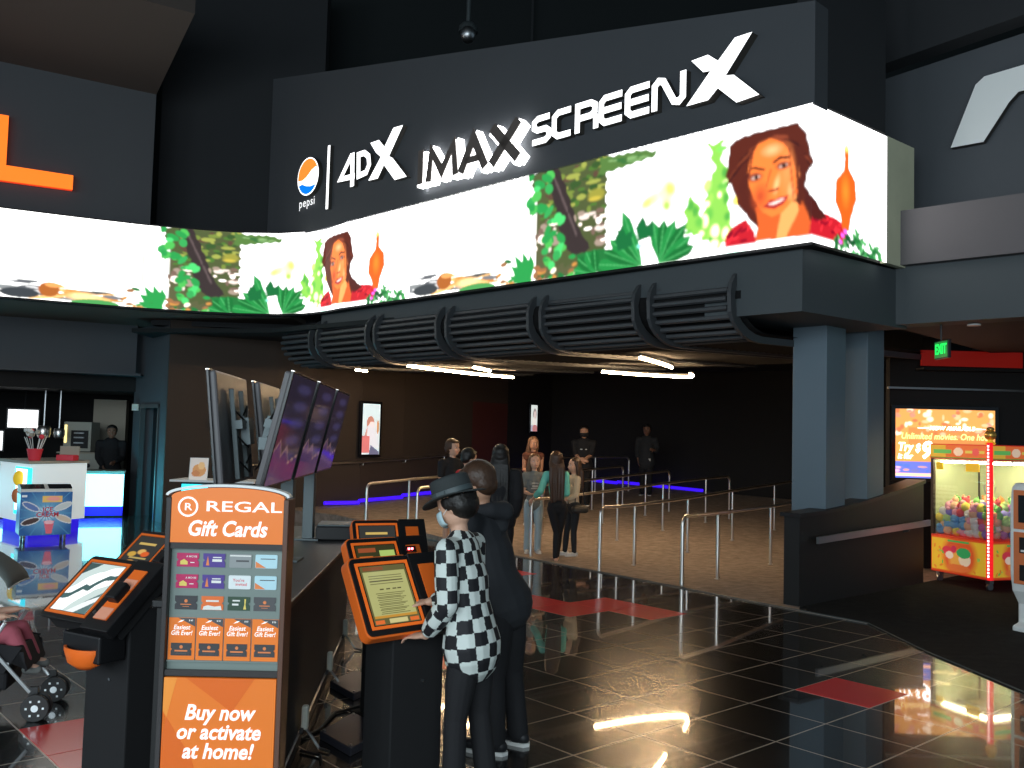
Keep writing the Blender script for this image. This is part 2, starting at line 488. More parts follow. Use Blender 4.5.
# screen wall geometry
C0 = Vector((3.15, 9.8)); U = Vector((0.7, -0.715)).normalized(); N = Vector((-0.715, -0.70)).normalized()
UR = Vector((1.70, 1.45)).normalized(); NR = Vector((UR.y, -UR.x))
def PM(s, n=0.0): return C0 + U * s + N * n        # main plane, s <= 0
def wall_poly(name, pts, thick, mk, direction, hide=0):
    """vertical slab from 3D points of its front face, thick towards -direction"""
    d = Vector((direction[0], direction[1], 0)).normalized() * -thick
    P = [Vector(p) for p in pts]; n = len(P)
    vs = P + [p + d for p in P]
    fs = [tuple(range(n)), tuple(range(n, 2 * n))[::-1]] + [(i, (i + 1) % n, n + (i + 1) % n, n + i) for i in range(n)]
    return MB().m(mk).add(vs, fs).build(name)
def W3(v, z): return (v.x, v.y, z)
# sign wall with a sloping top, flush with the screen
struct(wall_poly('wall_sign', [W3(PM(-11.45), 5.52), W3(PM(0.02), 5.52), W3(PM(0.02), 6.66), W3(PM(-11.45), 8.78)], 0.3, 'wall_sign', N))
struct(wall_poly('wall_sign_return', [W3(C0 + UR * 0.02, 5.57), W3(C0 + UR * 1.56, 5.57), W3(C0 + UR * 1.56, 9.5), W3(C0 + UR * 0.02, 6.66)], 0.25, 'wall_dark', NR))
# plywood flank of the screen box and the box behind the screen
PP = C0 + UR * 1.60
struct(wall_poly('wall_screen_flank', [W3(PP, 4.03), W3(C0 + UR * 2.27, 4.03), W3(C0 + UR * 2.27, 5.55), W3(PP, 5.55)], 0.3, 'plywood', NR))
bx = [PM(-8.6, -0.05), C0 + (U * -0.07 + UR * 0.07), C0 + UR * 2.3 + U * -0.08, C0 + UR * 2.3 + U * -2.0, PM(-8.6, -1.2)]
struct(MB().m('black_matte').prism([tuple(p) for p in bx], 4.03, 5.50).build('wall_screen_box'))
# beam under the screen
bp_ = [PM(-9.6, -0.25), C0 + U * -0.20 + UR * 0.16, C0 + UR * 2.3 + U * -0.10, C0 + UR * 2.3 + U * -0.9, C0 + UR * 1.3 + U * -1.0, PM(-9.6, -0.9)]
def beam():
    mb = MB().m('fascia_low')
    a = C0 + U * -0.20 + UR * 0.16; b = C0 + UR * 2.3 - U * 0.10
    aa = a - U * 1.25; bb = b - U * 1.25
    mb.prism([tuple(p) for p in (a, b, bb, aa)], 3.32, 4.02)
    l0 = PM(-9.8, -0.25); l1 = a - U * 1.24
    mb.prism([tuple(p) for p in (l0, l1, l1 - N * 0.35, l0 - N * 0.35)], 3.60, 4.02)
    return mb.build('wall_beam')
struct(beam())

# right fascia, lower beam and R wall
A3 = Vector((4.54, 11.13)); UF = Vector((1.06, -1.0)).normalized(); NF = Vector((-UF.y * -1, 0)); NF = Vector((UF.y, -UF.x))
def PF(s, n=0.0): return A3 + UF * s + NF * n
struct(MB().m('fascia').prism([tuple(PF(0)), tuple(PF(9)), tuple(PF(9, -0.9)), tuple(PF(0, -0.9))], 4.05, 4.71).build('wall_fascia'))
struct(MB().m('fascia_low').prism([tuple(PF(-0.1, -.12)), tuple(PF(9, -.12)), tuple(PF(9, -0.5)), tuple(PF(-0.1, -0.5))], 3.35, 4.049).build('wall_header'))
struct(wall_poly('wall_right_sign', [W3(PF(-0.6, -0.9), 4.70), W3(PF(9, -0.9), 4.70), W3(PF(9, -0.9), 7.6), W3(PF(-0.6, -0.9), 6.72)], 0.3, 'wall_grey', NF))
struct(wall_poly('wall_bulkhead', [W3(PF(-1.9, -0.6), 6.66), W3(PF(9, 0.2), 7.4), W3(PF(9, 0.2), 9.6), W3(PF(-1.9, -0.6), 7.5)], 0.3, 'wall_dark', NF))

# left wall with the L sign and its soffit; wall band behind
A5 = Vector((-6.87, 17.27)); UL = Vector((2.3, 1.4)).normalized(); NL = Vector((UL.y, -UL.x))
def PL(s, n=0.0): return A5 + UL * s + NL * n
struct(wall_poly('wall_left_sign', [W3(PL(-14), 4.2), W3(PL(0), 4.2), W3(PL(0), 8.15), W3(PL(-14), 8.3)], 0.3, 'wall_sign', NL))
sf = MB().m('soffit_brown')
a, b = PL(-14), PL(0.0); c_, d_ = PL(0.1, 2.6), PL(-14, 2.6)
sf.add([W3(a, 8.3), W3(b, 8.15), W3(c_, 8.75), W3(d_, 8.9), W3(a, 8.6), W3(b, 8.45), W3(c_, 9.05), W3(d_, 9.2)], [(0, 1, 2, 3), (7, 6, 5, 4), (0, 4, 5, 1), (1, 5, 6, 2), (2, 6, 7, 3), (3, 7, 4, 0)])
struct(sf.build('ceiling_soffit'))
struct(wall_poly('wall_behind_gap', [(-7.2, 18.4, 3.9), (-4.0, 18.7, 3.9), (-4.0, 18.7, 11), (-7.2, 18.4, 11)], 0.3, 'wall_dark', (0, -1)))
struct(wall_poly('wall_back_upper', [(-26, 20.5, 3.9), (16, 20.5, 3.9), (16, 20.5, 14), (-26, 20.5, 14)], 0.3, 'ceiling_black', (0, -1)))
seam = MB().m('wall_dark').box((0.24, 20.32, 9.5), (0.05, 0.05, 6)).build('trim_2'); struct(seam)
struct(MB().m('ceiling_black').box((-4, 3, 13.2), (50, 46, 0.2)).build('ceiling'))

# left header below the screen, column with tall dark recess, brown queue wall
zc = 4.03
struct(wall_poly('wall_concession_header', [(-14.5, 16.2, 2.98), (-7.95, 19.6, 2.98), (-7.95, 19.6, zc), (-14.5, 16.2, zc)], 0.4, 'wall_grey', (0.46, -0.89)))
led_path_back = [(-13.6, 6.0), (-13.2, 9.4), (-12.2, 12.2), (-10.7, 14.3)]
sfl = MB().m('ledge_lit_brown')
sfl.prism([(-14.5, 6), (-13.0, 9.4), (-11.9, 12.3), (-10.4, 14.7), (-8.8, 15.9), (-6.7, 17.1), (-5.3, 17.5), (-4.2, 17.4), (-4.2, 19.0), (-7.6, 20.4), (-14.5, 17.5)], 4.0, 4.1)
struct(sfl.build('ceiling_ledge'))
LEDGE = [(-14.5, 15.95, 2.95), (-7.85, 19.45, 2.95)]
struct(MB().m('wall_grey').prism([(-14.4, 16.1), (-7.8, 19.5), (-7.9, 20.1), (-14.5, 16.7)], 2.93, 2.98).build('trim_3'))
colA = Vector((-8.2, 20.2)); colB = Vector((-6.75, 18.3)); ud = (colB - colA).normalized(); nd = Vector((ud.y, -ud.x))
cf = MB().m('wall_grey')
def slab(mb, p, q, z0, z1, t, n):
    mb.prism([tuple(p), tuple(q), tuple(q - n * t), tuple(p - n * t)], z0, z1)
Lc = (colB - colA).length
slab(cf, colA, colA + ud * Lc * 0.25, 0, 4.0, 0.6, nd)
slab(cf, colA + ud * Lc * 0.78, colB, 0, 4.0, 0.6, nd)
slab(cf, colA + ud * Lc * 0.25, colA + ud * Lc * 0.78, 2.32, 4.0, 0.6, nd)
cf.m('black'); slab(cf, colA + ud * Lc * 0.25 - nd * 0.25, colA + ud * Lc * 0.78 - nd * 0.25, 0, 2.32, 0.3, nd)
struct(cf.build('wall_column'))
fr = MB().m('dark_steel')
slab(fr, colA + ud * Lc * 0.25 + nd * .03, colA + ud * (Lc * 0.25 + .06) + nd * .03, 0, 2.34, 0.1, nd)
slab(fr, colA + ud * (Lc * 0.78 - .06) + nd * .03, colA + ud * Lc * 0.78 + nd * .03, 0, 2.34, 0.1, nd)
slab(fr, colA + ud * Lc * 0.25 + nd * .03, colA + ud * Lc * 0.78 + nd * .03, 2.26, 2.34, 0.1, nd)
struct(fr.build('door_1'))
def wall_line(name, pts, z0, z1, t, mk):
    mb = MB().m(mk)
    for (a, b) in zip(pts[:-1], pts[1:]):
        a = Vector(a); b = Vector(b); u = (b - a).normalized(); n = Vector((u.y, -u.x))
        mb.prism([tuple(a - u * .02), tuple(b + u * .02), tuple(b - n * t + u * .02), tuple(a - n * t - u * .02)], z0, z1)
    return struct(mb.build(name))
QL = [(-6.75, 18.3), (-5.9, 18.75), (-4.9, 19.3), (-4.1, 19.85), (-3.3, 20.6), (-2.5, 21.7), (-1.7, 23.0), (-1.0, 24.1)]
wall_line('wall_queue_left', QL, 0, 4.0, 0.3, 'wall_brown')
wall_line('wall_queue_far', [(-0.1, 25.5), (1.2, 27.5)], 0, 4.0, 0.3, 'wall_black')
M['door_red'] = mat('door_red', (0.075, 0.02, 0.016), 0.6)
wall_line('door_2', [(-1.0, 24.1), (-0.1, 25.5)], 0, 2.75, 0.2, 'door_red')
wall_line('wall_door_head', [(-1.0, 24.1), (-0.1, 25.5)], 2.75, 4.0, 0.2, 'wall_brown')
wall_line('wall_queue_back', [(1.2, 27.5), (7.04, 23.42), (9.6, 21.6)], 0, 4.2, 0.3, 'wall_black')
wall_line('wall_queue_right', [(9.6, 21.6), (7.9, 16.4), (6.9, 15.6)], 0, 4.2, 0.2, 'wall_black')
struct(MB().m('ceiling_black').prism([(-7.5, 18.2), (-4.6, 17.6), (3.6, 10.6), (4.9, 12.0), (10, 16), (10.5, 23), (1.4, 29), (-7.5, 22)], 3.72, 3.80).build('ceiling_queue'))
# purple step light along the back and left walls of the queue
pl = MB().m('glow_purple')
for a, b in (((-3.9, 19.75), (-3.25, 20.3)), ((-3.25, 20.3), (-2.45, 21.45)), ((-2.45, 21.45), (-1.65, 22.75)), ((-1.65, 22.75), (-1.0, 23.8))):
    pl.tube([(a[0], a[1], ramp(a[1]) + .10), (b[0], b[1], ramp(b[1]) + .06)], 0.04, 6)
tag(pl.build('light_strip'), 'violet light strip along the foot of the brown queue wall', 'light strip')
pl = MB().m('glow_purple')
for a, b in (((1.5, 27.0), (3.0, 26.0)), ((3.0, 26.0), (5.1, 24.6)), ((0.2, 25.6), (1.5, 27.0))):
    pl.tube([(a[0], a[1], ramp(a[1]) + .08), (b[0], b[1], ramp(b[1]) + .05)], 0.04, 6)
tag(pl.build('light_strip'), 'violet light strip at the foot of the black wall behind the railings', 'light strip')

# columns beside the queue
def column(x, y, s, z1, name):
    mb = MB().m('column')
    p = Vector((x, y)); q = [p, p + E1 * s, p + E1 * s + E2 * s, p + E2 * s]
    mb.prism([tuple(v) for v in q], 0, z1)
    return struct(mb.build(name, bevel=0.008))
column(3.80, 11.22, 0.46, 3.72, 'wall_column')
column(4.55, 11.88, 0.44, 3.72, 'wall_column')
# black skirting of the first column
mb = MB().m('black'); p = Vector((3.80, 11.22)); s = 0.46; g = 0.015
q = [p - E1 * g - E2 * g, p + E1 * (s + g) - E2 * g, p + E1 * (s + g) + E2 * (s + g), p - E1 * g + E2 * (s + g)]
mb.prism([tuple(v) for v in q], 0, 0.14); struct(mb.build('baseboard_column'))

# half wall with a rising cap and a steel handrail
def halfwall():
    a = Vector((3.36, 10.80)); u = (Vector((5.75, 12.95)) - a).normalized(); n = Vector((u.y, -u.x)); L = 3.2
    mb = MB().m('laminate'); cap = MB().m('black')
    prof = [(0, 1.03), (0.5, 1.05), (1.0, 1.09), (1.6, 1.15), (2.3, 1.24), (L, 1.38)]
    th = 0.2
    for (s0, z0), (s1, z1) in zip(prof[:-1], prof[1:]):
        p0, p1 = a + u * s0, a + u * s1
        vs = [W3(p0, 0), W3(p1, 0), W3(p1, z1), W3(p0, z0)] + [W3(v, z) for v, z in ((p0 - n * th, 0), (p1 - n * th, 0), (p1 - n * th, z1), (p0 - n * th, z0))]
        mb.add(vs, [(0, 1, 2, 3), (7, 6, 5, 4), (0, 4, 5, 1), (3, 2, 6, 7), (1, 5, 6, 2), (0, 3, 7, 4)])
        f = 0.035
        q0, q1 = p0 + n * f - u * (0.04 if s0 == 0 else 0), p1 + n * f
        b0, b1 = p0 - n * (th + f) - u * (0.04 if s0 == 0 else 0), p1 - n * (th + f)
        cap.add([W3(q0, z0), W3(q1, z1), W3(q1, z1 + .045), W3(q0, z0 + .045), W3(b0, z0), W3(b1, z1), W3(b1, z1 + .045), W3(b0, z0 + .045)],
                [(0, 1, 2, 3), (7, 6, 5, 4), (0, 4, 5, 1), (3, 2, 6, 7), (1, 5, 6, 2), (0, 3, 7, 4)])
    struct(mb.build('wall_half')); struct(cap.build('trim_4'))
    r = MB().m('dark_steel')
    pth = [a + u * 0.25 + n * 0.09, a + u * L + n * 0.09]
    r.box((0, 0, 0), (0, 0, 0)) if False else None
    t = thing('wall_handrail', 'flat dark steel handrail fixed to the black half wall', 'handrail', W3(a + u * 0.25, 0))
    c = a + u * 0.25
    rr = MB(T(-c.x, -c.y, 0)).m('steel')
    for k in range(9):
        pass
    p0, p1 = a + u * 0.25 + n * 0.10, a + u * L + n * 0.10
    q0, q1 = p0 - n * 0.03, p1 - n * 0.03
    rr.add([W3(p0, .72), W3(p1, .80), W3(p1, .88), W3(p0, .80), W3(q0, .72), W3(q1, .80), W3(q1, .88), W3(q0, .80)], [(0, 1, 2, 3), (7, 6, 5, 4), (0, 4, 5, 1), (3, 2, 6, 7), (1, 5, 6, 2), (0, 3, 7, 4)])
    rr.build('rail', parent=t)
    for k in (0.5, 1.5, 2.6):
        p = a + u * k
        bb = MB(T(-c.x, -c.y, 0)).m('dark_steel')
        bb.tube([W3(p - n * 0.01, .74), W3(p + n * .075, .765)], 0.015, 8); bb.build('bracket', parent=t)
halfwall()

# the game area on the right: ceiling, back wall, recessed red cove, side wall
struct(MB().m('soffit_brown').prism([tuple(PF(-0.1, -.48)), tuple(PF(9, -.48)), tuple(PF(9, -6)), tuple(PF(-0.1, -4.2))], 3.35, 3.42).build('ceiling_game_area'))
struct(wall_poly('wall_game_back', [(5.9, 14.5, 0), (13, 13.9, 0), (13, 13.9, 3.4), (5.9, 14.5, 3.4)], 0.2, 'wall_black', (-0.1, -1)))
_unused = (None and ([(5.55, 12.9, 0), (5.9, 13.3, 0), (6.6, 15.6, 0), (6.6, 15.6, 3.4), (5.9, 13.3, 3.4), (5.0, 12.5, 3.4), (5.0, 12.5, 1.3), (5.55, 12.9, 1.3)], 0.05, 'wall_black', (0.9, -0.3)))
struct(MB().m('wall_dark').box((8.35, 13.6, 1.7), (0.9, 0.9, 3.39)).build('wall_column'))
cv_ = thing('cove_light', 'long red lit cove high on the dark wall above the promotional screen', 'cove light', (6.30, 14.30, 3.1))
M['glow_cove'] = mat('glow_cove', (0.5, 0.02, 0.01), 0.5, emit=0.12, ecol=(0.55, 0.01, 0.005))
MB().m('wall_black').box((0.78, -0.02, -0.02), (1.62, 0.3, 0.04)).build('shelf', parent=cv_)
MB().m('glow_cove').box((0.78, 0.0, 0.15), (1.56, 0.04, 0.24)).build('lit_panel', parent=cv_)
struct(MB().m('steel').box((6.9, 14.33, 2.78), (2.2, 0.06, 0.03)).build('trim_5'))
# ------------------------------------------------------------------ the wraparound LED screen
from bisect import bisect
PER = 8.5
def paint_led():
    r = 120
    x0 = -2.0 - PER; 
    c = Canvas(-7.1, 1.62, 3.98, 5.56, r, (3.0, 3.0, 2.9))
    rnd = random.Random(3)
    G1, G2, G3, G4 = (0.02, 0.22, 0.05), (0.03, 0.42, 0.09), (0.10, 0.65, 0.12), (0.35, 0.9, 0.10)
    # far bay: pale water, rocks and palms
    c.ell(-5.9, 4.95, 0.35, 0.05, (1.6, 2.4, 2.3), soft=1); c.ell(-5.3, 4.92, 0.4, 0.10, (0.6, 1.7, 1.5), soft=1); c.ell(-5.15, 4.78, 0.25, 0.06, (0.5, 1.4, 1.2), soft=1)
    for k in range(46):
        x = rnd.uniform(-6.9, -4.9); y = rnd.uniform(4.02, 4.34 if x < -5.8 else 4.24)
        q = rnd.choice([(0.10, 0.11, 0.12), (0.25, 0.26, 0.28), (0.9, 0.35, 0.06), (1.4, 0.8, 0.3), (0.05, 0.06, 0.07)]) if x > -6.1 else rnd.choice([(0.35, 0.37, 0.38), (0.15, 0.16, 0.18), (1.0, 1.0, 1.0)])
        c.ell(x, y, rnd.uniform(.10, .32), rnd.uniform(.012, .035), q, ang=rnd.uniform(-.1, .15))
    c.ell(-6.05, 4.22, .17, .13, (0.55, 0.16, 0.03)); c.ell(-5.98, 4.3, .14, .04, (1.2, .5, .15)); c.ell(-6.5, 4.12, .3, .09, (0.06, 0.07, 0.08))
    c.ell(-5.5, 4.14, .35, .10, (1.8, 1.1, 0.5), soft=.6); c.ell(-5.3, 4.03, .4, .08, (0.10, 0.45, 0.12))
    # cliffs and falls
    for k in range(26):
        x = -4.85 + k * .045 + rnd.uniform(-.02, .02); hh = rnd.uniform(.3, .75)
        c.rect(x, x + rnd.uniform(.012, .03), 4.5, 4.5 + hh, rnd.choice([(0.5, 0.4, 0.36), (1.0, .9, .85), (0.28, 0.22, 0.2), (0.7, .65, .6)]))
    # jungle block left of the inset
    c.rect(-4.1, -2.86, 4.02, 5.56, (0.13, 0.14, 0.06))
    c.poly([(-4.3, 5.56), (-4.1, 5.2), (-3.95, 4.6), (-3.7, 4.2), (-2.86, 4.1), (-2.86, 5.56)], (0.10, 0.13, 0.045), wob=.03)
    for k in range(70):
        x = rnd.uniform(-4.0, -2.9); y = rnd.uniform(4.85, 5.54)
        c.ell(x, y, rnd.uniform(.03, .14), rnd.uniform(.015, .05), rnd.choice([(0.10, 0.24, 0.04), (0.24, 0.33, 0.06), (0.05, 0.12, 0.03), (0.45, 0.5, 0.10), (0.14, 0.08, 0.05)]))
    c.ell(-3.02, 5.05, .18, .10, (0.42, 0.40, 0.06), soft=.4); c.ell(-3.05, 5.0, .14, .04, (0.75, 0.6, 0.08), soft=.5)
    for k in range(60):
        x = rnd.uniform(-4.15, -2.88); y = rnd.uniform(4.42, 4.84)
        c.ell(x, y, rnd.uniform(.02, .10), rnd.uniform(.02, .06), rnd.choice([(2.4, 2.2, 2.0), (2.0, 1.7, 1.5), (0.5, 0.38, 0.3), (0.25, 0.16, 0.12), (1.2, 1.0, .9)]))
    # tree trunk
    c.poly([(-3.98, 5.56), (-3.72, 5.56), (-3.5, 5.1), (-3.36, 4.7), (-3.1, 4.35), (-3.4, 4.28), (-3.62, 4.5), (-3.75, 5.0)], (0.05, 0.035, 0.035), wob=.012)
    for k in range(26):
        t = rnd.random(); c.ell(-3.8 + .55 * t, 5.45 - 1.1 * t, .02, .06, (0.14, 0.10, 0.10), ang=.4)
    # bright climbing leaves on the trunk
    for k in range(34):
        t = rnd.random(); x = -4.25 + rnd.uniform(0, .42) + .25 * (t > .5); y = 5.5 - t * 1.3
        c.ell(x, y, rnd.uniform(.05, .12), rnd.uniform(.035, .08), rnd.choice([G3, G2, (0.10, 0.85, 0.22), (0.05, .5, .12)]), ang=rnd.uniform(-1, 1))
    for k in range(40):
        x = rnd.uniform(-4.9, -3.3); y = 4.02 + rnd.random() ** 2 * .35
        c.ell(x, y, rnd.uniform(.03, .1), rnd.uniform(.02, .05), rnd.choice([G2, G3, (0.8, 0.35, 0.08), (0.45, 0.2, 0.08), (1.8, 1.6, 1.2), G1]), ang=rnd.uniform(-.5, .5))
    for a, L in ((2.5, .5), (2.2, .55), (1.9, .5), (1.6, .42), (2.8, .45)):
        c.poly([(-4.2, 4.0), (-4.2 + .10 * math.cos(a - 1.2) + L * .5 * math.cos(a), 4.0 + L * .5 * math.sin(a) + .06), (-4.2 + L * math.cos(a), 4.0 + L * math.sin(a)), (-4.28 + L * .5 * math.cos(a), 4.0 + L * .45 * math.sin(a) - .05)], rnd.choice([G1, G2]))
    # inset picture: bright sky with blurred foliage
    c.rect(-2.83, 1.62, 4.04, 5.56, (3.0, 3.0, 3.0))
    c.poly([(-2.97, 5.56), (-2.9, 5.52), (-2.3, 5.50), (-2.05, 5.43), (-2.07, 5.37), (-2.43, 5.34), (-2.86, 5.30), (-2.97, 5.3)], (0.12, 0.26, 0.06), wob=.01)
    for k in range(16): c.ell(rnd.uniform(-2.85, -2.2), rnd.uniform(5.36, 5.46), .08, .012, rnd.choice([(.3, .55, .2), (.05, .2, .05)]), ang=-.1)
    for (x, y, rx, ry, col) in ((-2.05, 4.85, .34, .2, (2.2, 2.4, .9)), (-1.85, 4.92, .18, .24, (1.1, 1.7, .25)), (-2.2, 4.8, .2, .12, (1.0, 1.8, .3)), (-1.9, 4.72, .14, .16, (.6, 1.3, .15))):
        c.ell(x, y, rx, ry, col, soft=.8, ang=.5)
    GB = [(-1.32, 5.36), (-1.1, 5.36), (-1.13, 5.17), (-1.05, 4.99), (-1.0, 4.3), (-1.15, 4.11), (-1.3, 4.2), (-1.6, 4.36), (-1.64, 4.59), (-1.54, 4.82), (-1.38, 4.5), (-1.32, 4.85), (-1.22, 5.05)]
    c.poly(GB, (0.35, 0.85, 0.12), wob=.02)
    for k in range(40):
        x = rnd.uniform(-1.6, -1.0); y = rnd.uniform(4.15, 5.1)
        if x < -1.35 and y > 4.75: continue
        c.ell(x, y, rnd.uniform(.03, .09), rnd.uniform(.04, .10), rnd.choice([(.12, .55, .08), (.5, 1.0, .15), (2.3, 2.6, 1.2), (.8, 1.4, .3), (.2, .7, .1)]), soft=.6)
    c.ell(-1.12, 5.27, .1, .05, (.3, 1.1, .15), soft=.5); c.ell(-.93, 4.62, .08, .09, (2.6, 1.9, .3), soft=.5)
    # monstera leaves in front
    c.poly([(-2.94, 4.0), (-3.3, 4.15), (-3.35, 4.3), (-3.0, 4.33), (-2.72, 4.30), (-2.5, 4.15), (-2.3, 4.0)], G1)
    for base, angs, L in (((-2.25, 4.02), (3.0, 2.75, 2.5, 2.25, 2.0), .8), ((-2.0, 4.02), (1.75, 1.45, 1.15, .85, .55, .3), .62), ((-3.0, 4.0), (2.9, 2.5, 2.1, 1.7), .42)):
        for j, a in enumerate(angs):
            LL = L * rnd.uniform(.8, 1.05); w = .075
            bx_, by_ = base; ca, sa = math.cos(a), math.sin(a)
            P = [(bx_, by_), (bx_ + LL * .45 * ca - w * sa, by_ + LL * .45 * sa + w * ca), (bx_ + LL * .8 * ca - w * sa, by_ + LL * .8 * sa + w * ca), (bx_ + LL * ca, by_ + LL * sa), (bx_ + LL * .8 * ca + w * sa, by_ + LL * .8 * sa - w * ca), (bx_ + LL * .4 * ca + w * sa, by_ + LL * .4 * sa - w * ca)]
            c.poly(P, (0.01, 0.20, 0.04) if j % 2 else (0.02, 0.33, 0.07))
            c.line((bx_, by_), (bx_ + LL * .95 * ca, by_ + LL * .95 * sa), .012, (0.12, 0.65, 0.2))
    for (x, y) in ((-2.55, 4.42), (-2.22, 4.5)):
        c.poly([(x - .10, y - .16), (x - .15, y + .02), (x - .04, y + .16), (x + .03, y + .03), (x + .12, y + .08), (x + .13, y - .12)], (0.01, 0.19, 0.05))
    c.ell(-2.3, 4.28, .06, .04, (.5, 1.6, 1.2), soft=.6)
    # the woman in red
    HAIR = [(-0.95, 5.34), (-0.7, 5.37), (-0.16, 5.37), (-0.06, 5.2), (-0.03, 5.06), (0.03, 4.9), (-0.06, 4.76), (-0.07, 4.64), (0.02, 4.48), (0.21, 4.39), (0.4, 4.31), (-0.04, 4.15), (-0.28, 4.18), (-0.66, 4.28), (-0.84, 4.48), (-0.92, 4.6), (-0.98, 4.77), (-1.07, 4.92), (-1.05, 5.1), (-1.02, 5.27)]
    c.poly(HAIR, (0.13, 0.022, 0.012), wob=.006)
    for k in range(30):
        t = rnd.uniform(0, 1); c.ell(-1.0 + 1.0 * t, 5.28 - .35 * (2 * t - 1) ** 2 - rnd.random() * .1, .10, .012, rnd.choice([(.25, .05, .02), (.06, .01, .01), (.35, .07, .03)]), ang=1.0 - 2.0 * t)
    NECK = [(-0.69, 4.51), (-0.17, 4.63), (-0.1, 4.46), (-0.01, 4.25), (-0.01, 4.10), (-0.7, 4.12), (-0.64, 4.31)]
    c.poly(NECK, (0.95, 0.16, 0.03)); c.poly([(-.35, 4.45), (-.2, 4.6), (-.15, 4.4), (-.3, 4.12), (-.42, 4.12)], (1.5, .55, .16))
    FACE = [(-0.66, 5.22), (-0.5, 5.26), (-0.35, 5.18), (-0.25, 5.03), (-0.2, 4.86), (-0.18, 4.66), (-0.23, 4.51), (-0.35, 4.4), (-0.47, 4.37), (-0.59, 4.44), (-0.7, 4.59), (-0.76, 4.76), (-0.79, 4.92), (-0.74, 5.1)]
    c.poly(FACE, (1.35, 0.30, 0.055))
    c.ell(-.30, 4.85, .12, .36, (1.5, .42, .12), soft=.9); c.ell(-.48, 5.12, .16, .09, (1.9, .7, .3), soft=.9); c.ell(-.42, 4.72, .05, .14, (1.8, .75, .3), soft=.8, ang=-.2)
    c.ell(-.62, 4.62, .14, .2, (0.8, .11, .03), soft=.9); c.ell(-.25, 4.62, .06, .12, (1.7, .6, .22), soft=.8)
    c.ell(-.69, 4.85, .12, .07, (.28, .05, .03), soft=.6); c.ell(-.345, 4.92, .115, .06, (.28, .05, .03), soft=.6)
    c.ell(-.68, 4.845, .055, .022, (.9, .6, .5), ang=.12); c.ell(-.34, 4.915, .05, .02, (.9, .6, .5), ang=.12)
    c.ell(-.675, 4.845, .024, .026, (.02, .01, .01)); c.ell(-.335, 4.915, .024, .026, (.02, .01, .01))
    for P in ([(-0.80, 4.94), (-0.70, 4.975), (-0.57, 4.925), (-0.57, 4.90), (-0.70, 4.945)], [(-0.47, 4.985), (-0.38, 5.03), (-0.26, 5.01), (-.26, 4.985), (-0.38, 4.995), (-.47, 4.955)]):
        c.poly(P, (.07, .012, .01))
    c.line((-.49, 4.9), (-.545, 4.72), .018, (.75, .12, .03)); c.ell(-.47, 4.66, .07, .018, (.35, .05, .02), soft=.4); c.ell(-.41, 4.67, .02, .018, (.15, .02, .01))
    c.poly([(-0.59, 4.50), (-0.49, 4.565), (-0.44, 4.55), (-.38, 4.57), (-0.27, 4.575), (-0.34, 4.49), (-0.45, 4.455)], (.55, .03, .03))
    c.poly([(-0.53, 4.52), (-0.37, 4.55), (-0.31, 4.555), (-0.38, 4.52), (-.46, 4.505)], (1.6, 1.2, 1.1))
    c.ell(-.12, 4.82, .045, .12, (1.6, .45, .12), soft=.4)
    for P in ([(-.76, 4.95), (-.80, 4.7), (-.74, 4.45), (-.83, 4.45), (-.9, 4.8)], [(-.22, 5.1), (-.14, 4.85), (-.19, 4.5), (-.12, 4.45), (-.05, 4.8), (-.1, 5.1)]):
        c.poly(P, (.12, .02, .012), wob=.008)
    c.line((-.27, 5.1), (-.21, 4.5), .014, (.3, .05, .02)); c.line((-.72, 5.15), (-.77, 4.85), .02, (.18, .03, .02))
    for P in ([(-1.08, 4.10), (-1.07, 4.24), (-0.96, 4.34), (-0.80, 4.40), (-0.69, 4.24), (-0.67, 4.10)], [(-0.03, 4.10), (-0.01, 4.25), (0.04, 4.37), (0.21, 4.39), (0.49, 4.37), (0.71, 4.31), (0.68, 4.10)]):
        c.poly(P, (.72, .015, .03))
    for k in range(26):
        x = rnd.choice([rnd.uniform(-1.05, -.72), rnd.uniform(.05, .66)]); y = rnd.uniform(4.12, 4.32)
        c.ell(x, y, .05, .015, rnd.choice([(1.2, .04, .06), (.3, .0, .02)]), ang=rnd.uniform(0, 1))
    c.poly([(-.1, 4.62), (.05, 4.5), (.22, 4.40), (.3, 4.33), (.05, 4.28), (-.06, 4.4)], (.10, .015, .012), wob=.008)
    # the orange vase shape
    PIN = [(0.64, 5.2), (0.75, 5.2), (0.745, 5.09), (0.75, 4.97), (0.89, 4.85), (0.915, 4.64), (0.80, 4.43), (0.76, 4.26), (0.62, 4.27), (0.57, 4.42), (0.46, 4.56), (0.48, 4.8), (0.64, 4.94), (0.655, 5.07)]
    c.poly(PIN, (1.15, 0.16, 0.015)); c.ell(.68, 4.7, .12, .22, (1.5, .32, .03), soft=.8); c.ell(.695, 5.2, .07, .07, (2.4, 1.2, .3), soft=.7)
    c.ell(1.1, 5.25, .08, .12, (3, 2.6, 1.6), soft=1)
    # lower border and leaves at the right end
    c.poly([(-1.45, 3.9), (1.0, 3.9), (1.0, 4.09), (-1.45, 4.09)], (3.0, 3.0, 3.1))
    c.rect(-7.2, 1.62, 3.9, 3.995, (1.0, 1.3, 1.0))
    for k in range(70):
        x = rnd.uniform(.48, 1.5); hh = .28 - abs(x - .98) * .28; y = 4.0 + rnd.random() * hh
        c.ell(x, y, rnd.uniform(.04, .09), rnd.uniform(.018, .04), rnd.choice([(.02, .22, .05), (.08, .45, .12), (.15, .6, .2), (.01, .1, .03)]), ang=rnd.uniform(-1.2, 1.2))
    for (x, y) in ((.62, 4.2), (.58, 4.12), (.68, 4.25)): c.ell(x, y, .05, .03, (1.6, .2, 1.3), soft=.4)
    c.ell(-.95, 4.03, .22, .02, (.5, 1.4, 1.0), soft=.6)
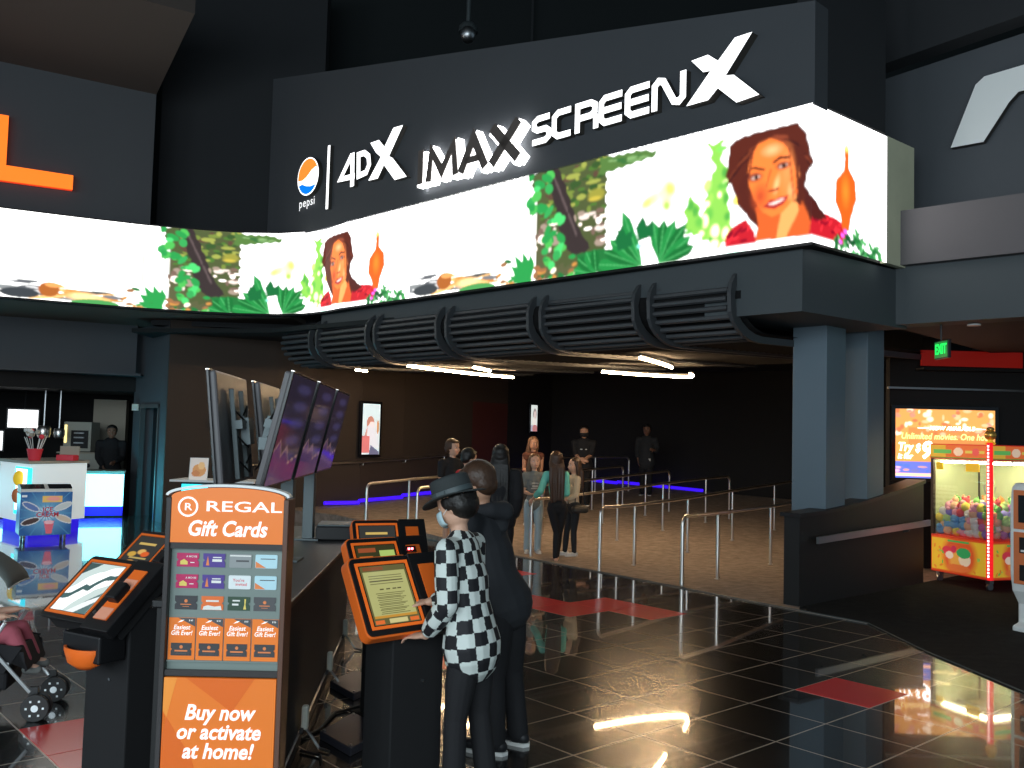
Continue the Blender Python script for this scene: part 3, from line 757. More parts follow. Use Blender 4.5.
    c.a = np.clip(c.a, 0, 3.0)
    k = np.array([1, 2, 3, 2, 1]) / 9.0
    for ax in (0, 1):
        c.a = sum(np.roll(c.a, j - 2, axis=ax) * k[j] for j in range(5))
    return c
LED = paint_led()
# path of the screen: right end -> corner -> straight run -> curve -> left run -> wraps towards the entrance
LPATH = [C0 + UR * 1.6, C0]
bend = PM(-9.0)
LPATH += [PM(-t) for t in (2, 4, 6, 8, 8.8)]
for p in ((-3.42, 16.62), (-3.85, 16.98), (-4.4, 17.18), (-5.1, 17.22), (-5.8, 17.08), (-6.75, 16.78), (-7.8, 16.26), (-8.85, 15.68), (-10.3, 14.6), (-11.6, 13.1), (-12.6, 11.3), (-13.1, 9.2), (-13.2, 6.5)):
    LPATH.append(Vector(p))
def build_led():
    d = [0.0]
    for a, b in zip(LPATH[:-1], LPATH[1:]): d.append(d[-1] + (b - a).length)
    tot = d[-1]
    res = 56
    qs = np.unique(np.concatenate([np.linspace(0, tot, int(tot * res)), [1.6]]))   # distance from the right end
    zs = np.linspace(4.03, 5.54, 92)
    px = np.interp(qs, d, [p.x for p in LPATH]); py = np.interp(qs, d, [p.y for p in LPATH])
    Q = 1.6 - qs                                    # picture coordinate, falls to the left
    Qm = np.where(Q < -6.9 + 0.0, ((Q + 6.9) % PER) - 6.9, Q)
    # keep the picture period: everything left of -6.9 repeats, shifted by PER
    ci = np.clip(((Qm - LED.x0) / (1.62 + 7.1) * (LED.w - 1)).round().astype(int), 0, LED.w - 1)
    cz = np.clip(((zs - LED.y0) / (5.56 - 3.98) * (LED.h - 1)).round().astype(int), 0, LED.h - 1)
    cols = LED.a[np.ix_(cz, ci)]
    class C2: pass
    cv = C2(); cv.w = len(qs); cv.h = len(zs); cv.X, cv.Y = np.meshgrid(qs, zs); cv.a = cols
    def fn(x, y):
        return np.stack([np.interp(x, d, [p.x for p in LPATH]), np.interp(x, d, [p.y for p in LPATH]), y], -1)
    t = thing('video_screen', 'wraparound ribbon video screen showing jungle and a woman in red', 'screen', (0, 0, 0))
    m = attr_mat('led_picture', emit=1.0, rough=0.5, base=False, spec=0.1)
    o = canvas_mesh('display', cv, fn, m, t)
    # cabinet behind the display and thin edge trims
    cb = MB().m('black_matte')
    for i, (a, b) in enumerate(zip(LPATH[:-1], LPATH[1:])):
        if i == 0: continue
        u = (a - b).normalized(); n = Vector((u.y, -u.x))
        dd = 0.22
        for z0, z1 in ((4.0, 5.57),):
            cb.prism([tuple(b - n * .02), tuple(a - n * .02), tuple(a - n * dd), tuple(b - n * dd)], z0, z1)
    cb.build('cabinet', parent=t)
    return t
build_led()

# ------------------------------------------------------------------ signs on the walls
def FM(s, z, n=0.0): v = PM(s, n); return frame((v.x, v.y, z), U, N)
fs_ = frame((C0.x, C0.y, 0), U, N)
def sign(name, label, o):
    t = thing(name, label, 'sign', tuple(o))
    return t
def sub(t): return T(-t.location.x, -t.location.y, -t.location.z)
def letters_sign(label, s0, z0, build_fn, name='wall_sign_letter'):
    pass
SIGN_DX = 0.0
def extr(t, polys, z0, z1, mk, pname, mk_side=None):
    """letter with bright front face and dark returns, in the sign wall frame"""
    mb = MB(sub(t) @ fs_ @ T(1.17 * z1 + .02 + SIGN_DX, -.045, 0))
    for poly in polys:
        mb.m(mk_side or mk); mb.prism(poly, z0, z1 - 0.004); mb.m(mk); mb.prism(poly, z1 - 0.004, z1)
    return mb.build(pname, parent=t)
def rib_polys(path, w, closed=False):
    m2 = MB().m('black'); ribbon(m2, path, w, 0, 1, closed)
    out = []
    for k in range(0, len(m2.v), 8):
        out.append([(m2.v[k + i].x, m2.v[k + i].y) for i in range(4)])
    return out
# soft drink roundel
t = sign('drink_sign', 'round orange white and blue drink logo sign with small lettering', (PM(-10.02).x, PM(-10.02).y, 6.57))
cx, cz, R0 = -10.02, 6.57, 0.35
circ = [(cx + R0 * math.cos(a), cz + R0 * math.sin(a)) for a in np.linspace(0, 2 * PI, 40)[:-1]]
extr(t, [circ], 0.0, 0.10, 'glow_soft', 'disc', 'letter_side')
r1 = R0 * .93
def arcpts(a0, a1, n=20): return [(cx + r1 * math.cos(a), cz + r1 * math.sin(a)) for a in np.linspace(math.radians(a0), math.radians(a1), n)]
top = arcpts(22, 188) + [(cx - .30, cz - .04), (cx - .18, cz - .05), (cx - .04, cz + .0), (cx + .12, cz + .1), (cx + .24, cz + .14)]
bot = arcpts(205, 325) + [(cx + .24, cz - .19), (cx + .10, cz - .20), (cx - .06, cz - .17), (cx - .18, cz - .12)]
mb = MB(sub(t) @ fs_ @ T(.14, -.045, 0)).m('pepsi_orange'); mb.prism(top, 0.10, 0.106); mb.build('orange_segment', parent=t)
mb = MB(sub(t) @ fs_ @ T(.14, -.045, 0)).m('pepsi_blue'); mb.prism(bot, 0.10, 0.106); mb.build('blue_segment', parent=t)
mb = MB(sub(t) @ fs_).m('glow_letter'); text_into(mb, 'pepsi', -9.98, 6.07, 0.23, bold=0.004, z=0.04, sx=1.0, spacing=1.12); mb.build('lettering', parent=t)
# divider bar
t = sign('sign_divider', 'thin white vertical light bar beside the round drink logo', (PM(-9.36).x, PM(-9.36).y, 5.88))
extr(t, [[(-9.40, 5.87), (-9.33, 5.87), (-9.33, 7.02), (-9.40, 7.02)]], 0, 0.08, 'glow_soft', 'bar', 'letter_side')
t['category'] = 'light bar'
# 4DX
t = sign('format_sign', 'white lit 4DX letters on the dark sign wall', (PM(-8.1).x, PM(-8.1).y, 6.1))
extr(t, rib_polys([(-8.62, 6.73), (-8.60, 6.14)], .11) + rib_polys([(-8.64, 6.70), (-8.97, 6.33), (-8.54, 6.31)], .10), 0, .09, 'glow_soft', 'letter', 'letter_side')
extr(t, rib_polys([(-8.44, 6.66), (-8.27, 6.66), (-8.15, 6.58), (-8.12, 6.43), (-8.20, 6.31), (-8.42, 6.29)], .10, closed=True), 0, .09, 'glow_soft', 'letter', 'letter_side')
X4 = [(-8.1, 6.79), (-7.86, 6.79), (-7.7, 6.64), (-7.47, 6.91), (-7.22, 6.9), (-7.57, 6.46), (-7.47, 6.41), (-7.08, 6.03), (-7.39, 6.03), (-7.7, 6.34), (-7.86, 6.14), (-8.12, 6.15), (-7.79, 6.49), (-7.93, 6.59)]
extr(t, [X4], 0, .10, 'glow_soft', 'letter', 'letter_side')
# IMAX: halo lit, dark faces
t = sign('format_sign', 'IMAX sign with dark letter faces and white halo light', (PM(-5.6).x, PM(-5.6).y, 5.79))
IM = [[[(-6.76, 5.79), (-6.64, 5.79), (-6.64, 6.33), (-6.76, 6.33)]],
      rib_polys([(-6.50, 5.79), (-6.44, 6.26), (-6.18, 5.90), (-5.92, 6.26), (-5.86, 5.79)], .13),
      rib_polys([(-5.74, 5.79), (-5.47, 6.27), (-5.20, 5.79)], .14) + rib_polys([(-5.64, 5.95), (-5.30, 5.95)], .10),
      rib_polys([(-5.07, 6.33), (-4.53, 5.79)], .15) + rib_polys([(-5.07, 5.79), (-4.53, 6.33)], .15)]
for L in IM:
    mb = MB(sub(t) @ fs_ @ T(.215, -.045, 0))
    for p in L:
        mb.m('glow_white'); mb.prism(p, 0.0, 0.125); mb.prism([(q[0] - .085, q[1]) for q in p], 0.0, 0.120)
    lit = mb.build('letter', parent=t)
    mb = MB(sub(t) @ fs_ @ T(.16, -.01, 0))
    for p in L: mb.m('letter_dark'); mb.prism(p, 0.13, 0.145)
    o = mb.build('dark_face', parent=lit)
# SCREENX
SIGN_DX = -.085
t = sign('format_sign', 'SCREENX sign in white rounded letters ending in a large X', (PM(-2.9).x, PM(-2.9).y, 5.9))
zt, zb = 6.30, 5.98; w = .085; zm = (zt + zb) / 2
def lt(polys): extr(t, polys, 0, .10, 'glow_soft', 'letter', 'letter_side')
lt(rib_polys([(-3.86, zt), (-4.08, zt), (-4.15, zt - .04), (-4.15, zm + .04), (-4.08, zm), (-3.93, zm), (-3.87, zm - .04), (-3.87, zb + .04), (-3.93, zb), (-4.18, zb)], w))
lt(rib_polys([(-3.47, zt), (-3.70, zt), (-3.77, zt - .05), (-3.77, zb + .05), (-3.70, zb), (-3.47, zb)], w))
lt(rib_polys([(-3.35, zb - .04), (-3.35, zt), (-3.12, zt), (-3.05, zt - .04), (-3.05, zm + .03), (-3.12, zm - .01), (-3.33, zm - .01)], w) + rib_polys([(-3.06, zm), (-3.03, zm - .06), (-3.03, zb - .04)], w))
for x in (-2.94, -2.51):
    lt(rib_polys([(x + .34, zt), (x + .06, zt), (x, zt - .05), (x, zb + .05), (x + .06, zb), (x + .34, zb)], w) + rib_polys([(x, zm), (x + .33, zm)], w))
lt(rib_polys([(-2.09, zb - .04), (-2.09, zt - .05), (-2.03, zt), (-1.96, zt - .02), (-1.80, zb + .02), (-1.73, zb), (-1.67, zb + .05), (-1.67, zt + .04)], w))
XB = [(-1.57, 6.41), (-1.34, 6.42), (-1.2, 6.31), (-0.98, 6.52), (-0.76, 6.52), (-1.1, 6.11), (-0.99, 6.09), (-0.66, 5.78), (-0.95, 5.76), (-1.2, 5.99), (-1.33, 5.88), (-1.63, 5.88), (-1.3, 6.22), (-1.4, 6.23)]
extr(t, [XB], 0, .13, 'glow_soft', 'letter', 'letter_side')
# big R at the right (unlit white), runs out of the frame
def FR(s, z, n=0): v = PF(s, -0.9 + n); return v
fr_ = frame((PF(0, -.9).x, PF(0, -.9).y, 0), UF, NF)
t = tag(empty('cinema_sign', (PF(1.2, -.9).x, PF(1.2, -.9).y, 5.7)), 'large slanted white letter R on the grey upper right wall', 'sign')
s0 = 0.48
Rp = [(0, 0), (.21, .30), (.42, .60), (.60, .76), (2.2, .86), (2.3, .60), (2.15, .36), (1.75, .24), (2.2, -.15), (1.7, -.15), (1.2, .30), (1.22, .36), (1.9, .44), (1.95, .60), (.98, .52), (.72, .32), (.42, -.02)]
mb = MB(sub(t) @ fr_ @ T(0, -.08, 0)).m('sign_white')
Rp = [(s0 - .05, 5.69), (s0 + .16, 6.22), (s0 + .24, 6.42), (s0 + .34, 6.50), (s0 + 1.9, 6.62), (s0 + 2.1, 6.40), (s0 + 1.95, 6.14), (s0 + 1.5, 6.00), (s0 + 1.95, 5.60), (s0 + 1.35, 5.58), (s0 + .92, 5.98), (s0 + .96, 6.07), (s0 + 1.52, 6.14), (s0 + 1.55, 6.24), (s0 + .72, 6.22), (s0 + .62, 6.12), (s0 + .33, 5.69)]
mb.m('letter_side'); mb.prism(Rp, 0.03, .115); mb.m('sign_white'); mb.prism(Rp, .115, .12); mb.build('letter', parent=t)
# orange L at the left
fl_ = frame((A5.x, A5.y, 0), UL, NL)
t = tag(empty('cinema_sign', (PL(-2).x, PL(-2).y, 6.1)), 'glowing orange letter L on the dark upper left wall', 'sign')
LP = [(-3.1, 6.05), (-1.36, 6.05), (-1.36, 6.34), (-2.37, 6.34), (-2.37, 7.2), (-2.78, 7.2), (-2.78, 6.34)][:]
LP = [(-2.85, 6.05), (-1.36, 6.07), (-1.36, 6.33), (-2.42, 6.33), (-2.42, 7.2), (-2.85, 7.2)]
mb = MB(sub(t) @ fl_); mb.m('glow_orange_side'); mb.prism(LP, 0.04, .15); mb.m('glow_orange'); mb.prism(LP, .15, .16); mb.build('letter', parent=t)
# letter before it, only its edge would show at the frame
# camera dome high on the dark wall
t = thing('ceiling_fixture', 'small round grey dome fitting high above the sign wall', 'ceiling fixture', (-0.93, 15.9, 8.85))
m_ = MB(); m_.m('dark_steel'); m_.lathe([(.04, 4.2), (.04, .25), (.10, .22), (.16, .16), (.17, .05)], n=20); m_.build('stem', parent=t, smooth=True)
MB().m('steel').ell((0, -.06, 0), (.14, .14, .16)).build('dome', parent=t, smooth=True)

# ------------------------------------------------------------------ barrel of slats under the screen
def vault():
    t = thing('slatted_canopy', 'black slatted barrel canopy hanging under the video screen', 'canopy', (0, 0, 0))
    # profile in (n, z): bulges towards the lobby, then runs back over the queue
    n0 = -0.30
    prof = []
    for k in range(12):
        a = math.radians(78 - k * 168 / 11)
        prof.append((n0 - .42 + .62 * math.cos(a) * 1.0, 3.52 + .40 * math.sin(a)))
    for k in range(1, 30): prof.append((n0 - .42 - k * .17, 3.12 + .006 * k))
    sA, sB = -10.9, -0.95
    ribs = [-9.75, -8.0, -6.15, -4.15, -2.3, -1.05]
    segs = [(-10.9, -9.88), (-9.62, -8.14), (-7.86, -6.3), (-6.0, -4.3), (-4.0, -2.45), (-2.15, -1.1)]
    back = MB().m('slat_back')
    for (n_a, z_a), (n_b, z_b) in zip(prof[:-1], prof[1:]):
        p = [PM(sA, n_a - .05), PM(sB, n_a - .05), PM(sB, n_b - .05), PM(sA, n_b - .05)]
        back.add([W3(p[0], z_a + .05), W3(p[1], z_a + .05), W3(p[2], z_b + .05), W3(p[3], z_b + .05)], [(0, 1, 2, 3)])
    back.build('backing', parent=t)
    for s0, s1 in segs:
        mb = MB().m('slat')
        for k in range(1, len(prof) - 1):
            n_, z_ = prof[k]
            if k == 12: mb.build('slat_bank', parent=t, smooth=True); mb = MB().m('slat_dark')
            a, b = PM(s0, n_), PM(s1, n_)
            mb.tube([W3(a, z_), W3(b, z_)], 0.033, 6)
        mb.build('slat_bank', parent=t, smooth=True)
    for s in ribs:
        for off in ((-.12, .12) if s < -1.2 else (.02,)):
            mb = MB().m('slat')
            out = [(n_ + .07 * (1 if n_ > n0 - .42 else 0), z_ - .07 * (1 if z_ < 3.52 else -1) * (0.9 if True else 0)) for n_, z_ in prof]
            inn = [(n_ - .02, z_ + .02) for n_, z_ in prof]
            for i in range(len(prof) - 1):
                for ds in (0,):
                    p = []
                    for ss in (s + off - .025, s + off + .025):
                        for (n_, z_) in (inn[i], out[i], out[i + 1], inn[i + 1]):
                            p.append(W3(PM(ss, n_), z_))
                    mb.add(p, [(0, 1, 2, 3), (7, 6, 5, 4), (0, 4, 5, 1), (1, 5, 6, 2), (2, 6, 7, 3), (3, 7, 4, 0)])
            mb.build('rib', parent=t)
    return t
vault()
# curved lit tubes under the canopy
def light_curve(label, arcs, z=3.04, r=.022, warm=True):
    x0, y0 = arcs[0][0]
    t = thing('curved_light', label, 'ceiling light', (x0, y0, z))
    for P in arcs:
        # smooth through the control points
        pts = [Vector((p[0] - x0, p[1] - y0, 0)) for p in P]; out = []
        for i in range(len(pts) - 1):
            p0 = pts[max(0, i - 1)]; p1 = pts[i]; p2 = pts[i + 1]; p3 = pts[min(len(pts) - 1, i + 2)]
            for k in range(8):
                u = k / 8
                out.append(0.5 * ((2 * p1) + (p2 - p0) * u + (2 * p0 - 5 * p1 + 4 * p2 - p3) * u * u + (3 * p1 - p0 - 3 * p2 + p3) * u ** 3))
        out.append(pts[-1])
        MB().m('glow_warm').tube(out, r, 8).build('lit_tube', parent=t, smooth=True)
        MB().m('slat').tube([p + Vector((0, 0, .045)) for p in out], r * 1.1, 8).build('housing', parent=t, smooth=True)
    return t
light_curve('long curved warm light tube under the canopy, left of the pair', [[(-1.80, 16.0), (-1.25, 16.9), (-.6, 17.8), (0.02, 18.4)], [(-.66, 15.95), (-.40, 16.7)]])
light_curve('V-shaped warm light tubes under the canopy, right of the pair', [[(1.57, 16.2), (2.4, 16.7), (3.15, 16.95), (3.25, 16.7), (3.1, 16.2)], [(1.81, 13.19), (2.25, 14.1), (2.55, 14.84)]])
light_curve('short recessed warm light above the brown queue wall', [[(-3.08, 18.3), (-2.92, 18.6)]], z=3.1, r=.02)
# ------------------------------------------------------------------ queue railings
def railing(label, pts, near=True, far=True, grp='chrome queue railings'):
    """posts with one continuous top rail; first and last posts are bent ends of the rail"""
    x0, y0 = pts[0]; z0 = ramp(y0)
    t = thing('queue_railing', label, 'railing', (x0, y0, z0), group=grp)
    hz = 0.90
    def P(x, y, z): return Vector((x - x0, y - y0, z - z0))
    path = []
    p0, p1 = Vector(pts[0]), Vector(pts[1]); u = (p1 - p0).normalized()
    if near:
        g = ramp(p0.y); path += [P(p0.x, p0.y, g), P(p0.x, p0.y, g + hz - .10)]
        for k in range(1, 5):
            a = PI / 2 * k / 5; path.append(P(p0.x + u.x * .1 * (1 - math.cos(a)), p0.y + u.y * .1 * (1 - math.cos(a)), g + hz - .1 + .1 * math.sin(a)))
        path.append(P(p0.x + u.x * .1, p0.y + u.y * .1, g + hz))
    else: path.append(P(p0.x, p0.y, ramp(p0.y) + hz))
    for q in pts[1:-1]: path.append(P(q[0], q[1], ramp(q[1]) + hz))
    pn, pm = Vector(pts[-1]), Vector(pts[-2]); u = (pn - pm).normalized(); g = ramp(pn.y)
    if far:
        path.append(P(pn.x - u.x * .1, pn.y - u.y * .1, g + hz))
        for k in range(1, 5):
            a = PI / 2 * k / 5; path.append(P(pn.x - u.x * .1 * (1 - math.sin(a)), pn.y - u.y * .1 * (1 - math.sin(a)), g + hz - .1 + .1 * math.cos(a)))
        path += [P(pn.x, pn.y, g + hz - .1), P(pn.x, pn.y, g)]
    else: path.append(P(pn.x, pn.y, g + hz))
    MB().m('chrome').tube(path, 0.024, 10).build('rail', parent=t, smooth=True)
    for q in pts[1:-1] + ([] if near else [pts[0]]) + ([] if far else [pts[-1]]):
        g = ramp(q[1]); mb = MB().m('chrome')
        mb.tube([P(q[0], q[1], g), P(q[0], q[1], g + hz)], 0.022, 10)
        mb.tube([P(q[0], q[1], g + .005), P(q[0], q[1], g + .02)], 0.04, 10)
        mb.build('post', parent=t, smooth=True)
    return t
railing('chrome queue railing ending nearest the blue-grey column', [(2.25, 12.08), (2.86, 12.77), (4.05, 14.45), (5.0, 15.6), (6.1, 17.0)])
railing('chrome queue railing, second from the blue-grey column', [(1.30, 13.23), (1.88, 13.94), (2.97, 15.5), (4.03, 16.85), (5.17, 18.2), (6.2, 19.5)])
railing('long chrome queue railing the girl in mint leans on', [(0.36, 14.62), (0.95, 15.35), (1.92, 16.5), (2.93, 17.78), (4.0, 19.0), (4.62, 19.6)])
railing('chrome queue railing, fourth from the blue-grey column', [(-0.55, 15.2), (0.6, 16.9), (1.86, 18.5), (2.89, 19.8), (3.52, 20.55)])
railing('chrome queue railing passing in front of the guard', [(-1.56, 15.95), (-0.4, 17.6), (0.7, 19.1), (1.82, 20.5), (2.6, 21.4)])
railing('short chrome queue railing left of the hat wearer by the wall', [(-2.5, 16.45), (-1.85, 17.3), (-0.9, 18.6), (0.2, 20.0), (0.7, 20.7)])
railing('farthest chrome railing beside the standing guard', [(3.1, 24.3), (2.2, 24.0), (1.2, 23.6)], grp='chrome queue railings')
def wall_rail():
    t = thing('wall_handrail', 'chrome handrail fixed along the brown queue wall', 'handrail', (QL[0][0], QL[0][1], 0))
    x0, y0 = QL[0]
    off = []
    for i, q in enumerate(QL):
        a = Vector(QL[max(0, i - 1)]); b = Vector(QL[min(len(QL) - 1, i + 1)]); u = (b - a).normalized(); n = Vector((u.y, -u.x))
        p = Vector(q) + n * .1; off.append((p, n))
    MB().m('chrome').tube([(p.x - x0, p.y - y0, ramp(p.y) + .92 + (.05 if i == 0 else 0)) for i, (p, n) in enumerate(off[1:])], .024, 8).build('rail', parent=t, smooth=True)
    for p, n in off[1:]:
        z = ramp(p.y) + .92
        MB().m('chrome').tube([(p.x - x0, p.y - y0, z), (p.x - x0, p.y - y0, z - .07), (p.x - n.x * .1 - x0, p.y - n.y * .1 - y0, z - .09)], .012, 6).build('bracket', parent=t)
wall_rail()

# ------------------------------------------------------------------ posters and screens on walls
def panel_frame(p, n, z): n = Vector(n).normalized(); u = Vector((-n.y, n.x)); return frame((p[0], p[1], z), u, n)
def poster(name, label, cat, loc, n, w, h, cv, frame_w=.06, emit=.9, depth=.06):
    t = thing(name, label, cat, loc)
    F = panel_frame((0, 0), n, 0)
    mb = MB(F).m('black_gloss'); mb.box((0, 0, depth / 2), (w + frame_w * 2, h + frame_w * 2, depth)); mb.build('frame', parent=t, bevel=.005)
    m = attr_mat('print_' + name, emit=emit, rough=.3)
    canvas_mesh('picture', cv, flat_fn(F, depth + .004), m, t)
    return t, F
c = Canvas(-.26, .26, -.56, .56, 70, (.55, .68, .72))
c.ell(-.02, .12, .12, .17, (.45, .20, .15)); c.ell(.02, .05, .09, .12, (.75, .6, .6)); c.poly([(-.2, -.4), (-.16, .05), (-.02, .1), (.12, 0), (.26, -.4)], (.62, .62, .68)); c.ell(.2, .05, .04, .16, (.5, .25, .12))
c.rect(-.26, -.04, -.52, -.15, (.55, .16, .16)); c.poly([(-.05, -.56), (0, -.35), (.26, -.5), (.26, -.56)], (.12, .12, .2)); c.poly([(-.2, -.15), (-.1, .1), (-.12, -.15)], (.45, .25, .22))
poster('movie_poster', 'lit film poster of a person in white on the brown wall', 'poster', (-3.15, 20.72, 1.95), (.78, -.62), .52, 1.12, c)
c = Canvas(-.17, .17, -.37, .37, 90, (.72, .78, .74))
c.ell(.03, .12, .10, .16, (.35, .3, .3)); c.ell(.04, .1, .05, .1, (.75, .6, .55)); c.ell(0, -.1, .1, .12, (.8, .75, .7)); c.rect(-.2, .2, -.5, -.2, (.45, .42, .5)); c.ell(.05, -.3, .13, .12, (.5, .2, .2))
poster('movie_poster', 'narrow pale film poster beside the dark red door', 'poster', (0.60, 26.38, 2.40), (.84, -.54), .34, .74, c)
# promotional screen behind the crane machine
c = Canvas(-.74, .74, -.53, .53, 90, (.9, .38, .10))
rnd = random.Random(5)
for k in range(70): c.ell(rnd.uniform(-.74, .74), rnd.uniform(.1, .53), rnd.uniform(.02, .08), rnd.uniform(.02, .06), rnd.choice([(1.2, .6, .3), (.7, .2, .08), (1.4, 1.0, .7), (.8, .3, .2)]), soft=.5)
c.rect(-.74, .74, -.53, -.28, (.15, .2, .75))
for k in range(50): c.ell(rnd.uniform(-.74, .74), rnd.uniform(-.53, -.3), rnd.uniform(.02, .09), rnd.uniform(.01, .04), rnd.choice([(.1, .2, .9), (.9, .4, .3), (.2, .2, .5), (1.2, .6, .8)]), soft=.5)
c.rect(-.74, .74, -.5, -.46, (1.6, .8, .5)); c.rect(-.55, .6, -.02, .24, (.55, .2, .06), alpha=.6)
t, F = poster('promotional_screen', 'bright orange promotional screen reading NOW AVAILABLE behind the crane machine', 'screen', (6.68, 14.36, 1.93), (-.08, -1), 1.48, 1.06, c, emit=1.1, depth=.05)
mb = MB(F).m('glow_white'); text_into(mb, 'NOW AVAILABLE', .10, .24, .085, shear=.2, bold=.01, z=.06)
mb.box((-.33, .24, .06), (.16, .008, .002)); mb.box((.52, .24, .06), (.16, .008, .002))
mb.m('glow_yellow'); text_into(mb, 'Unlimited movies. One hot', -.02, .11, .135, shear=.2, bold=.012, z=.06, sx=.86)
mb.m('glow_white'); text_into(mb, 'Try', -.60, -.06, .18, shear=.2, bold=.02, z=.06, sx=.85); text_into(mb, 'it for', -.60, -.20, .12, shear=.2, bold=.015, z=.06, sx=.9)
text_into(mb, '$', -.41, -.07, .17, shear=.2, bold=.02, z=.06, sx=.8); text_into(mb, '9', -.29, -.11, .36, shear=.2, bold=.03, z=.06, sx=.9)
mb.build('lettering', parent=t)

# exit sign
t = thing('exit_sign', 'green lit EXIT sign hanging from the game area ceiling', 'exit sign', (5.13, 11.10, 3.05))
F = frame((0, 0, 0), (.6, -.8), (-.75, -.6))
F = panel_frame((0, 0), (-1.0, -.02), 0)
MB(F).m('black').box((0, 0, -.02), (.34, .22, .04)).build('housing', parent=t, bevel=.006)
mb = MB(F).m('glow_green'); text_into(mb, 'EXIT', 0.0, 0, .17, depth=.004, bold=.015, z=.006, sx=.8)
mb.build('lettering', parent=t)
M['green_dim'] = mat('green_dim', (0, .15, .03), .4, emit=.35, ecol=(0, .5, .08)); MB(F).m('green_dim').box((0, 0, .002), (.31, .19, .004)).build('face', parent=t)
MB().m('black').tube([(0, 0, .11), (0, 0, .30)], .012, 8).build('stem', parent=t)
for (x, y, z, lb) in ((5.45, 10.95, 3.335, 'small round recessed downlight in the brown ceiling beside the green sign'),):
    t = thing('recessed_light', lb, 'ceiling light', (x, y, z))
    MB().m('glow_soft').lathe([(.055, -.004), (.055, .008)], n=20).build('lamp', parent=t); MB().m('white').lathe([(.055, -.008), (.075, -.008), (.075, .010), (.055, .01)], n=20).build('trim_ring', parent=t)

